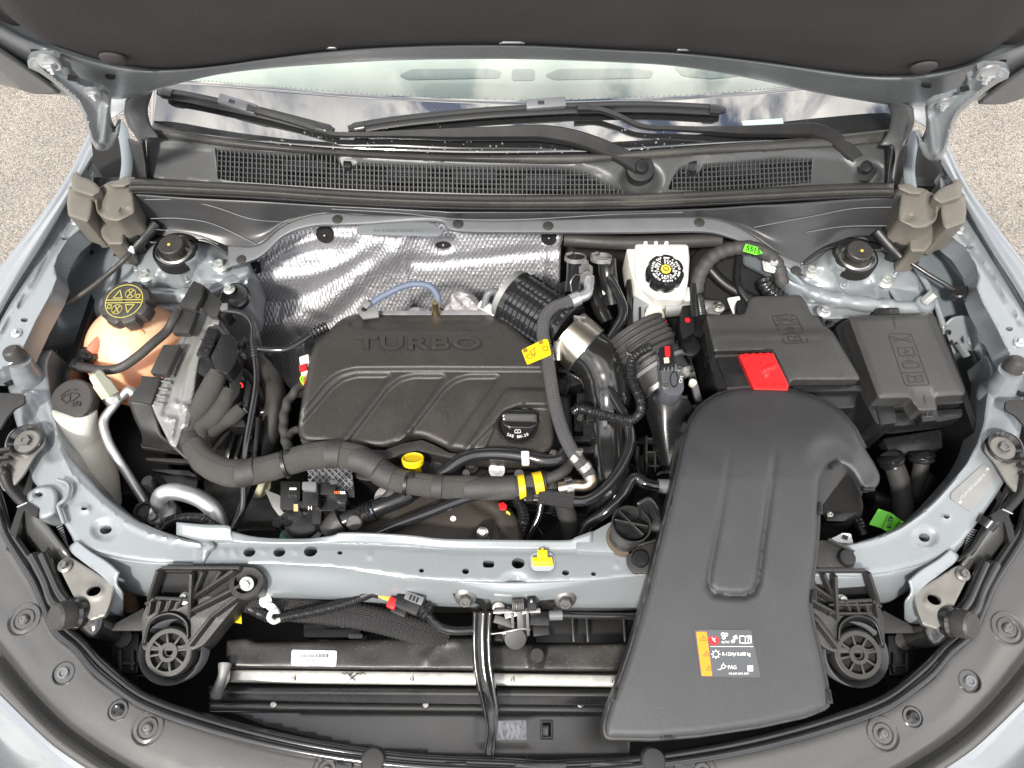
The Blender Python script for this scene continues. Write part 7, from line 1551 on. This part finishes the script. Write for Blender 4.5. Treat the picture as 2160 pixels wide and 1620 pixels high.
    for k in range(8):
        a = k*math.pi/4+.2; d = M_@Vector((math.cos(a), math.sin(a), 0)); bar('isolator_spoke', c2+d*.0118+n_.normalized()*.0075, c2+d*.0255+n_.normalized()*.0075, .0032, .004, ISO, iso, up=n_)
    return m_
mount(0); mount(1)

# connector harness along the tie bar
hc = thing('front_sensor_loom', 'corrugated black loom with white clip and plug hanging below the tie bar', 'wiring loom', P(700, 1280, .8))
tube('conduit', [(508, 1262, .80), (525, 1280, .805), (555, 1296, .81), (580, 1304, .812), (620, 1297, .815), (680, 1285, .82), (740, 1268, .826), (780, 1250, .835), (798, 1248, .836)], .0072, SMOOTH, hc, seg=14, fn=ribs(.0038, .09), step=.0008)
tube('taped_end', [(765, 1256, .832), (785, 1248, .836), (800, 1250, .836)], .0085, SMOOTH, hc, seg=12)
for k in range(4): tube('wire', [(798, 1247+k*3, .838), (812, 1254+k*3, .838), (828, 1257+k*3, .838)], .0017, YW if k != 1 else ORW, hc, seg=6)
xd = P(900, 1290, .84)-P(830, 1262, .84); pb = box('plug_body', P(862, 1272, .838), .038, .024, .02, SMOOTH, hc, x=xd, bev=.004); box('plug_latch', P(874, 1262, .852), .026, .011, .006, GREYP, hc, x=xd, bev=.001); box('plug_red_lock', P(828, 1273, .842), .013, .015, .012, RED, hc, x=xd, bev=.003); box('plug_tail', P(842, 1290, .83), .022, .010, .01, DARK, hc, x=xd, bev=.002)
for k in range(3): box('plug_window', P(866+k*7, 1260+k*3, .8552), .0028, .007, .001, DARK, hc, x=xd, bev=0)
tube('plug_boot', [(884, 1280, .838), (893, 1286, .836), (902, 1294, .832)], .011, SMOOTH, hc, seg=16, fn=ribs(.005, .1), step=.001)
tube('cable', [(902, 1294, .832), (915, 1312, .822), (935, 1325, .816), (965, 1330, .814), (1005, 1328, .812)], .006, SMOOTH, hc, seg=12)
wc_ = thing('white_clip', 'white plastic cable clip below the left end of the tie bar', 'clip', P(568, 1285, .8)); lathe('clip_head', [(0, -.004), (.0085, -.004), (.0085, -.001), (.005, .001), (.005, .005), (.0085, .006), (.0085, .009), (.003, .010), (0, .008)], P(564, 1268, .812), WHITE, wc_, n=(0, -.2, 1)); slab('clip_bridge', [(556, 1272), (576, 1272), (586, 1284), (588, 1292), (576, 1294), (562, 1284)], .826, .01, WHITE, wc_, r=3); tube('clip_loop', [(584, 1288, .83), (572, 1292, .834), (568, 1304, .83), (578, 1312, .822), (590, 1306, .816)], .0035, WHITE, wc_, seg=8)
for k in range(4): tube('silver_fitting', [P(534+k*6, 1268, .80), P(538+k*6, 1272, .80)], .009-.001*k, STEEL, hc, seg=12, smooth=False, world=True)

# yellow clip on the tie bar
yc = thing('yellow_clip', 'yellow plastic clip standing on the tie bar', 'clip', P(1145, 1190, .877)); yz = .884
hf('clip_foot', [(p.x, p.y) for p in rc([(1122, 1175), (1165, 1175), (1167, 1193), (1124, 1193)], 2)], Map(yz+.006, [f_poly([(1120, 1190), (1170, 1190), (1170, 1200), (1120, 1200)], -.003, 4)]), YEL, yc, step=3, rnd=.0015, skirt=.008)
slab('clip_stem', [(1134, 1160), (1154, 1160), (1155, 1176), (1133, 1176)], yz+.010, .012, YEL, yc, r=1.5, bev=.001); slab('clip_nib', rect(1144, 1158, 7, 5), yz+.008, .008, YEL, yc)
slab('clip_base', rc([(1118, 1172), (1128, 1164), (1162, 1164), (1171, 1174), (1170, 1196), (1162, 1204), (1128, 1204), (1119, 1196)], 8), yz-.001, .003, mat('clear_base', (.26, .29, .32), .25), yc, bev=.001)

# hood latch
lt = thing('hood_latch', 'black steel hood latch bolted under the middle of the tie bar with return springs', 'latch', P(1090, 1300, .75))
for ol, bx, by in (([(952, 1245), (1026, 1242), (1033, 1246), (1035, 1290), (1026, 1300), (1010, 1275), (960, 1268)], 982, 1259), ([(1138, 1248), (1145, 1245), (1210, 1247), (1218, 1258), (1210, 1270), (1170, 1280), (1155, 1310), (1138, 1305)], 1192, 1263)):
    pl = wallp('latch_plate', ol, 0, .004, GLOSSB, lt, n=Vector((0, -.75, .66)), p0=P(1085, 1250, .856), r=6, bev=.0015)
    bolt(0, 0, PP(bx, by, P(1085, 1250, .857), Vector((0, -.75, .66))), 14, pl, DBOLT, n=(0, -.75, .66))
for a, b, w, h, m_ in (((1040, 1290, .845), (1140, 1288, .845), .006, .004, STEEL), ((1065, 1300, .84), (1116, 1286, .85), .008, .004, STEEL), ((1042, 1305, .838), (1082, 1318, .83), .010, .006, DBOLT), ((1096, 1286, .85), (1098, 1330, .83), .008, .006, DBOLT), ((1112, 1286, .85), (1114, 1338, .826), .004, .008, DBOLT), ((1080, 1292, .846), (1082, 1322, .832), .004, .008, DBOLT), ((1118, 1304, .84), (1158, 1306, .84), .018, .006, SMOOTH), ((1106, 1292, .848), (1110, 1334, .828), .010, .004, GLOSSB), ((1124, 1330, .826), (1158, 1326, .826), .016, .004, DARK)):
    bar('latch_lever', P(*a), P(*b), w, h, m_, lt)
for x0, x1, y, z, r, p_ in ((1081, 1106, 1277, .855, .0085, .0032),):
    n_ = 90; pts = []
    for i in range(n_+1):
        t_ = i/n_; c = P(x0, y, z).lerp(P(x1, y-2, z), t_); a = t_*2*math.pi*7; pts.append(c+Vector((0, math.cos(a)*r, math.sin(a)*r)))
    tube('coil_spring', pts, .0012, DBOLT, lt, seg=6, res=1, smooth=False, world=True)
slab('spring_block', [(1112, 1258), (1130, 1256), (1132, 1285), (1112, 1286)], .862, .012, SMOOTH, lt, r=2); slab('spring_block', rect(1121, 1266, 6, 10), .865, .004, STEEL, lt)
lathe('latch_pivot', [(0, -.012), (.0175, -.012), (.0175, -.006), (.012, -.004), (.0155, -.002), (.0155, .002), (.012, .004), (.0145, .006), (.0145, .010), (0, .011)], P(1087, 1342, .82), SATIN, lt, n=(0, -.5, .9)); 
tube('spring_arm', [(1036, 1337, .825), (1060, 1334, .83), (1080, 1330, .835), (1100, 1326, .835), (1118, 1328, .832)], .0016, STEEL, lt, seg=8); tube('spring_arm', [(1034, 1334, .822), (1060, 1336, .826), (1082, 1333, .828)], .0016, STEEL, lt, seg=8); tube('spring_pin', [(1116, 1322, .832), (1116, 1340, .824)], .0014, STEEL, lt, seg=8)
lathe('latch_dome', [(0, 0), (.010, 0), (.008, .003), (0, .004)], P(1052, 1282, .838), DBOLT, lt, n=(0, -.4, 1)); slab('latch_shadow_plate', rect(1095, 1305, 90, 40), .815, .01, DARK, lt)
slab('latch_foot', rect(1052, 1342, 20, 18), .80, .02, DARK, lt, r=2)
tube('latch_cable', [(1158, 1298, .835), (1180, 1297, .835), (1240, 1299, .835), (1345, 1301, .835)], .0042, GLOSSB, seg=10, label='black release cable running right from the hood latch', cat='cable')
tube('cable_ferrule', [(1158, 1298, .835), (1186, 1297, .835)], .0068, GREYP, seg=14, smooth=False, label='dark ferrule at the end of the latch release cable', cat='ferrule')
# latch brace
lbp = [(1018, 1290, .842), (1016, 1340, .828), (1018, 1400, .815), (1026, 1450, .806), (1036, 1500, .80), (1038, 1540, .80), (1032, 1585, .802), (1030, 1625, .80)]
br_ = thing('latch_brace', 'glossy black vertical steel brace from the latch down to the front panel', 'brace', P(1030, 1580, .75))
wL = [22, 21, 21, 21, 17, 12, 12, 13]
rows = [[(x-w, y, z-.006) for (x, y, z), w in zip(lbp, wL)], [(x-w*.85, y, z+.003) for (x, y, z), w in zip(lbp, wL)], [(x-w*.55, y, z+.002) for (x, y, z), w in zip(lbp, wL)], [(x-w*.42, y, z-.006) for (x, y, z), w in zip(lbp, wL)], [(x+w*.30, y, z-.006) for (x, y, z), w in zip(lbp, wL)], [(x+w*.48, y, z+.002) for (x, y, z), w in zip(lbp, wL)], [(x+w*.85, y, z+.003) for (x, y, z), w in zip(lbp, wL)], [(x+w, y, z-.006) for (x, y, z), w in zip(lbp, wL)]]
for r_ in rows[3:5]:
    for i in (4, 5, 6, 7): r_[i] = (r_[i][0], r_[i][1], lbp[i][2]+.001)
surf('brace_channel', rows, GLOSSB, br_, nu=8, nv=3, thick=.0025, ang=45)

# lower air guide
ag = thing('air_guide', 'grey plastic air guide panel in front of the radiator with a smudged sticker', 'panel', P(900, 1520, .65))
xs_ = [440, 470, 600, 800, 1000, 1150, 1300, 1400]
surf('guide_step', [[(x, 1446+(x-440)*.008, .750) for x in xs_], [(x, 1462+(x-440)*.008, .752) for x in xs_], [(x, 1466+(x-440)*.008, .742) for x in xs_], [(x, 1478+(x-440)*.008, .740) for x in xs_], [(x, 1482+(x-440)*.008, .748) for x in xs_], [(x, 1498+(x-440)*.008, .748) for x in xs_], [(x, 1502+(x-440)*.008, .740) for x in xs_]], SHROUD, ag, nv=3, nu=3, thick=.004)
mA = Map(.738, [f_poly([(1005, 1506), (1122, 1506), (1122, 1572), (1005, 1572)], .0012, 2)])
gp = hf('guide_panel', [(428, 1478), (470, 1494), (700, 1502), (1000, 1503), (1280, 1506), (1330, 1510), (1330, 1600), (1000, 1600), (760, 1580), (560, 1530)], mA, SHROUD, ag, step=9, rnd=.001, skirt=.01)
patch('smudged_sticker', [(1042, 1521), (1110, 1519), (1111, 1561), (1040, 1562)], mA, SMUD, gp, r=3)
for k, (a, b) in enumerate(((1052, 1066), (1070, 1076), (1080, 1086), (1092, 1098))): strokes('smudge', [[(a, 1526+k*2), (a+4, 1540), (b-6, 1556)]], mA, WINK, 5, gp, lift=.0016, t=.0002)
hl_ = hf('panel_latch', [(p.x, p.y) for p in rc(rect(1153, 1539, 28, 42), 4)], Map(.741, []), GREYP, gp, step=6, rnd=.002, skirt=.006, holes=[rect(1153, 1539, 18, 30)]); slab('latch_well', rect(1153, 1539, 20, 32), .7395, .001, BLACK, gp, bev=0); slab('latch_tongue', rect(1151, 1541, 12, 22), .743, .003, SHROUD, gp, r=1)
for x in (577, 898, 1224): bolt(x, 1487, .749, 7, gp, STEEL, kind='torx', name='screw')

# ------------------------------------------------------------------ front shroud: wide satin black rim with seal
sr = thing('front_shroud', 'wide satin black plastic shroud curving round the front of the bay', 'front shroud', P(1080, 1600, .75))
# inner edge, valley, outer ridge and paint edge, left to centre; mirrored for the right
inn = [(-40, 940), (0, 1010), (4, 1060), (18, 1100), (40, 1130), (66, 1172), (90, 1205), (112, 1262), (122, 1295), (150, 1318), (182, 1352), (205, 1376), (238, 1408), (275, 1440), (320, 1468), (400, 1496), (500, 1526), (620, 1555), (760, 1580), (900, 1596), (1084, 1603)]
sl_ = [(-70, 990), (-20, 1060), (-4, 1100), (10, 1140), (32, 1180), (60, 1225), (84, 1270), (96, 1310), (104, 1336), (128, 1350), (160, 1380), (190, 1420), (240, 1460), (300, 1498), (390, 1532), (490, 1562), (610, 1590), (750, 1612), (900, 1626), (1084, 1634)]
rdg = [(-240, 1130), (-170, 1240), (-120, 1290), (-60, 1320), (-30, 1345), (-6, 1372), (16, 1400), (44, 1436), (90, 1490), (150, 1545), (230, 1600), (320, 1650), (450, 1700), (620, 1740), (800, 1765), (1084, 1780)]
pe = [(-280, 1160), (-210, 1280), (-140, 1340), (-70, 1400), (-20, 1445), (10, 1475), (36, 1500), (64, 1528), (110, 1570), (170, 1612), (250, 1660), (340, 1705), (460, 1750), (620, 1790), (800, 1815), (1084, 1830)]
def samp(pts, n=26):
    c = cr([Vector(p) for p in pts], 10); d = [0]
    for a, b in zip(c, c[1:]): d.append(d[-1]+(b-a).length)
    o = []
    for i in range(n):
        s = d[-1]*i/(n-1); j = max(k for k in range(len(d)) if d[k] <= s+1e-9); j = min(j, len(c)-2); t_ = (s-d[j])/(d[j+1]-d[j]); o.append(c[j].lerp(c[j+1], t_))
    return [(p.x, p.y) for p in o]
def both(pts, dy=6): return pts+[(2168-x, y+dy) for x, y in reversed(pts[:-1])]
I_, S_, Rg, Pe = [both(samp(q)) for q in (inn, sl_, rdg, pe)]
mix = lambda A, B, t_: [(a[0]+(b[0]-a[0])*t_, a[1]+(b[1]-a[1])*t_) for a, b in zip(A, B)]
rowsd = [(S_, 0, .846), (S_, .03, .851), (mix(S_, Rg, .5), None, .850), (mix(S_, Rg, .85), None, .842), (Rg, None, .832), (mix(Rg, Pe, .35), None, .845), (mix(Rg, Pe, .75), None, .850), (Pe, None, .846)]
rws = []
for A, t_, z in rowsd:
    q = A if t_ in (None, 0) else mix(S_, Rg, t_); rws.append([(x, y, z) for x, y in q])
shr = surf('shroud_face', rws, SHROUD, sr, nu=3, nv=4, thick=.003)
surf('bumper_skin', [[(x, y+1, .844) for x, y in Pe], [(x, y+40, .835) for x, y in Pe], [(x*1.0+(x-1084)*.06, y+120, .78) for x, y in Pe], [(x+(x-1084)*.12, y+330, .60) for x, y in Pe]], SKIN, sr, nu=3, nv=5)
# rubber edge seal: two beads and a channel
ws_ = thing('shroud_seal', 'shiny black double bead rubber seal along the inner edge of the front shroud', 'rubber seal', P(1084, 1590, .8))
sea = [(I_, 0, .822), (mix(I_, S_, .10), 0, .838), (mix(I_, S_, .28), 0, .846), (mix(I_, S_, .42), 0, .832), (mix(I_, S_, .50), 0, .832), (mix(I_, S_, .62), 0, .850), (mix(I_, S_, .80), 0, .849), (mix(I_, S_, .92), 0, .830), (S_, 0, .836)]
surf('seal_profile', [[(x, y, z) for x, y in A] for A, _, z in sea], GLOSSB, ws_, nu=3, nv=4, thick=.002)
for tt, zz in ((.27, .848), (.70, .852)): tube('seal_bead', [(x, y, zz) for x, y in mix(I_, S_, tt)[1:-1]], .0055, TUBEB, ws_, seg=12, res=3)
surf('seal_skirt', [[(x, y, .823) for x, y in I_], [(x, y-2, .80) for x, y in I_], [(x, y, .74) for x, y in I_]], DARK, ws_, nu=3, nv=2)
# rosettes and screws
def zr(x, y): return .852
def rosette(x, y, r, ang=0):
    c = P(x, y, .8505); k = r*S(x, y, .85)
    t_ = lathe('rosette', [(0, -.002), (k, -.002), (k, .0008), (k*.95, .0022), (k*.88, .0008), (k*.84, -.0004), (k*.66, .0006), (k*.60, .0022), (k*.54, .0006), (k*.42, .0008), (k*.32, .0008), (k*.30, .0036), (k*.22, .0052), (k*.1, .0052), (k*.09, .002), (0, .002)], c, SHROUD, shr, seg=40, n=(0, 0, 1))
    lathe('rosette_screw', [(0, 0), (k*.2, 0), (k*.18, .0010), (k*.08, .0012), (k*.07, .0002), (0, .0002)], c+Vector((0, 0, .0045)), DBOLT, t_, seg=20)
for x, y in ((52, 1307), (312, 1536), (2124, 1325), (1862, 1548)): rosette(x, y, 35)
for x, y, r in ((134, 1420, 24), (2046, 1437, 24)):
    k = r*S(x, y, .85); c = P(x, y, .851); w_ = lathe('screw_recess', [(0, -.004), (k, -.004), (k, .0006), (k*.9, .0006), (k*.8, -.003), (0, -.003)], c, GLOSSB, shr, seg=32); lathe('hex_insert', [(0, -.003), (k*.5, -.003), (k*.46, .003), (k*.3, .003), (k*.26, .001), (0, .001)], c, GREYP, w_, seg=24)
for x, y, r in ((249, 1498, 20), (1925, 1512, 20)):
    k = r*S(x, y, .85); c = P(x, y, .851); w_ = lathe('screw_recess', [(0, -.003), (k*1.1, -.003), (k*1.1, .0006), (k, .0012), (k*.85, -.002), (0, -.002)], c, GLOSSB, shr, seg=32); lathe('push_rivet', [(0, -.002), (k*.7, -.002), (k*.66, .002), (k*.4, .0045), (k*.2, .0035), (0, .0035)], c, SMOOTH, w_, seg=24)
for x in (788, 1377):
    k = 28*S(x, 1612, .85); lathe('shroud_knob', [(0, -.004), (k, -.004), (k*.95, .004), (k*.8, .007), (0, .008)], P(x, 1604, .852), SATIN, shr, seg=28)
rosette(690, 1624, 32); rosette(1482, 1630, 32)
for x, w in ((725, 34), (868, 60), (960, 50), (1140, 110), (1290, 90), (1445, 44)): slab('shroud_pad', rect(x, 1616, w, 18), .856, .004, GLOSSB, shr, r=5, bev=.002)

# ------------------------------------------------------------------ corner brackets with rubber stops
def corner(fl):
    X = (lambda x: 2168-x) if fl else (lambda x: x); dy = 18 if fl else 0
    Q = lambda pts: [(X(x), y+dy) for x, y in pts]
    s = 'right' if fl else 'left'
    b = thing('corner_bracket', 'bare metal corner bracket with a slotted hole at the front %s' % s, 'bracket', P(X(190), 1220+dy, .8), 'front corner brackets')
    o = hf('bracket_plate', [(p.x, p.y) for p in rc(Q([(122, 1192), (140, 1174), (152, 1176), (238, 1228), (242, 1240), (234, 1270), (222, 1300), (190, 1310), (160, 1268)]), 6)], Map(.872, [f_hill(*Q([(197, 1248)])[0], 22, 18, .002, 4)]), BRKT, b, step=5, rnd=.002, skirt=.005, holes=[ell(*Q([(197, 1247)])[0], 16, 10, 18, -20 if not fl else 25)])
    bolt(X(138), 1193+dy, .873, 15, o, DBOLT)
    surf('bracket_flange', [[(X(160), 1140+dy, .886), (X(190), 1164+dy, .886), (X(225), 1186+dy, .886), (X(250), 1208+dy, .884)], [(X(150), 1165+dy, .878), (X(185), 1190+dy, .878), (X(220), 1212+dy, .878), (X(245), 1232+dy, .876)], [(X(232), 1240+dy, .868), (X(240), 1245+dy, .868), (X(250), 1250+dy, .866), (X(258), 1260+dy, .860)], [(X(206), 1345+dy, .80), (X(222), 1335+dy, .80), (X(240), 1320+dy, .80), (X(262), 1300+dy, .80)]], PAINT, b, thick=.003, nu=5, nv=6)
    hf('bracket_hump', [(p.x, p.y) for p in cr([Vector(p) for p in Q([(150, 1300), (158, 1272), (185, 1264), (215, 1272), (226, 1300), (215, 1330), (195, 1345), (170, 1330)])], 4, True)], Map(.858, [f_hill(*Q([(186, 1290)])[0], 34, 26, .014)]), GLOSSB, b, step=5, rnd=.010, skirt=.05)
    for pts in ([(92, 1170), (112, 1215), (128, 1250), (150, 1278)], [(70, 1172), (98, 1225), (114, 1268), (140, 1290)]):
        tube('bracket_rail', [(x, y, .862) for x, y in Q(pts)], .008, GLOSSB, b, seg=10)
    st_ = thing('rubber_stop', 'grey rubber hood stop on the front %s corner bracket' % s, 'rubber stop', P(X(138), 1295+dy, .85), 'rubber hood stops')
    n_ = Vector((-.35 if not fl else .35, -.25, .6)); c = P(X(150), 1295+dy, .872)
    lathe('stop_collar', [(0, -.02), (.020, -.02), (.021, -.004), (.0185, .0), (0, 0)], c, GLOSSB, st_, n=n_, seg=32)
    lathe('stop_head', [(0, 0), (.0175, 0), (.0185, .006), (.0175, .018), (.0150, .021), (0, .022)], c, RUBBER, st_, n=n_, seg=32)
corner(0); corner(1)
# side posts with rubber caps
def post(fl):
    X = (lambda x: 2172-x) if fl else (lambda x: x); dy = 22 if fl else 0; s = 'right' if fl else 'left'
    t_ = thing('bumper_post', 'painted post with a grey rubber cap at the %s edge of the bay' % s, 'post', P(X(50), 790+dy, .85), 'painted side posts')
    tube('post_body', [(X(66), 812+dy, .86), (X(56), 795+dy, .885), (X(44), 772+dy, .91), (X(38), 758+dy, .925)], [.030, .022, .0185, .0170], PAINT, t_, seg=24)
    lathe('post_cap', [(0, 0), (.0148, 0), (.0150, .005), (.0125, .016), (.0095, .019), (0, .020)], P(X(37), 756+dy, .925), RUBBER, t_, n=(-.12 if not fl else .12, .30, 1), seg=28)
    # round mount plate further forward
    m_ = thing('lamp_mount', 'steel plate with a bolted round cup on the %s frame arm' % s, 'mount plate', P(X(55), 930+dy*.4, .88), 'lamp mounts on the frame arms'); dy2 = 14 if fl else 0
    q = [(10, 930), (24, 905), (60, 898), (92, 912), (96, 935), (72, 962), (50, 1000), (30, 1025), (8, 1040), (-10, 1000), (8, 960)]
    o = slab('mount_plate', [(X(x), y+dy2) for x, y in q], .893, .004, BRKT, m_, r=14, bev=.001)
    c = P(X(53), 929+dy2, .896); lathe('cup', [(0, -.010), (.012, -.010), (.0165, -.004), (.0225, .003), (.0245, .003), (.0245, -.006), (0, -.012)], c, GLOSSB, o, seg=36); bolt(0, 0, c-Vector((0, 0, .009)), 14, o, DBOLT)
    lmp = thing('headlamp', 'dark headlamp housing with ribbed frame at the %s edge' % s, 'headlamp', P(X(0), 1000+dy, .8), 'headlamps')
    slab('housing', [(X(x), y+dy) for x, y in ((-140, 760), (0, 770), (30, 860), (0, 1000), (60, 1080), (140, 1190), (110, 1260), (60, 1190), (-10, 1060), (-140, 1040))], .80, .1, DARK, lmp, r=10, bev=.004)
    surf('housing_slope', [[(X(60), 1060+dy, .862), (X(150), 1180+dy, .862)], [(X(30), 1090+dy, .84), (X(124), 1200+dy, .84)], [(X(25), 1100+dy, .82), (X(100), 1205+dy, .82)]], SHROUD, lmp, nu=4, nv=4, thick=.004)
    for k in range(14): bar('lens_rib', P(X(112+k*2.6), 1098+k*5+dy, .855-.001*k), P(X(128+k*1.4), 1092+k*5+dy, .855-.001*k), .002, .003, GREYP, lmp)
    for k in range(4): bar('frame_rib', P(X(-20), 955+k*16+dy2, .898), P(X(26-k*3), 948+k*17+dy2, .90), .005, .01, PLAS, lmp)
    slab('cover_lug', [(X(x), y+dy2) for x, y in ((-10, 828), (50, 830), (52, 850), (30, 862), (14, 880), (0, 905), (-10, 905))], .915, .004, PLAS, lmp, r=5)
    tube('lamp_arm', [(X(4), 985+dy2, .90), (X(20), 1025+dy2, .89), (X(45), 1055+dy2, .885), (X(62), 1070+dy2, .882)], .0075, DARK, lmp, seg=12); slab('arm_clip', [(X(x), y+dy2) for x, y in ((36, 1066), (60, 1058), (82, 1072), (78, 1092), (60, 1084))], .892, .012, DARK, lmp, r=4); bar('arm_clip_wire', P(X(36), 1070+dy2, .896), P(X(58), 1060+dy2, .898), .002, .002, ALU, lmp)
    for k, (x, y) in enumerate(((15, 728), (3, 745), (20, 742), (6, 770), (14, 762), (4, 790), (18, 800))): lathe('adjuster_gear', [(.007, -.004), (.010, -.004), (.010, .004), (.007, .004)], P(X(x), y+dy, .90), SMOOTH, lmp, seg=12)
    hmp = [(55, 1040), (82, 1024), (108, 1022), (122, 1034), (126, 1055), (120, 1085), (92, 1098), (70, 1090), (56, 1066)]
    if not fl:
        hf('arm_pad', [(p.x, p.y) for p in rc([(X(x), y+dy2) for x, y in hmp], 12)], Map(.890, [f_hill(82, 1043, 12, 9, -.004, 3)]), PAINT, car, step=5, rnd=.008, skirt=.03, holes=[ell(82, 1043, 8, 5, 14)])
        tube('pad_seam', [(122, 1012, .888), (142, 1020, .888), (146, 1034, .888), (138, 1052, .888), (124, 1066, .888), (128, 1082, .888), (136, 1104, .886)], .003, PAINT, car, seg=8)
post(0); post(1)
# identification plate and cable on the right arm
vp_ = patch('identification_plate', [(2072, 980), (2105, 1000), (2046, 1080), (2003, 1052), (2006, 1040)], mR, CAST, None, r=6, t=.0008, lift=.0010, label='riveted aluminium identification plate on the right frame arm', cat='plate')
for x, y in ((2082, 989), (2024, 1059)): lathe('rivet', [(0, 0), (.003, 0), (.002, .0012), (0, .0014)], mR(x, y, .0016), ZINC, vp_, seg=12)
for k, s_ in enumerate(('30B 8E 24', '400 KG', '930 KG', '1030 KG', 'TYPE A')): text('plate_line', s_, (mR, 2072-k*11, 1005+k*11), 8.5, ZINC, vp_, ang=-54, depth=.0003, lift=.0018)
tube('washer_tube', [(2148, 990, .885), (2128, 1030, .88), (2106, 1070, .875), (2080, 1110, .87), (2050, 1160, .86), (2020, 1185, .85)], .0048, SMOOTH, seg=10, label='black tube running beside the right frame arm', cat='tube')
lathe('tube_clip', [(0, -.006), (.012, -.006), (.012, .006), (0, .006)], P(2083, 1104, .885), SMOOTH, n=(.5, .6, .5), label='round black clip holding the tube by the right arm', cat='clip')
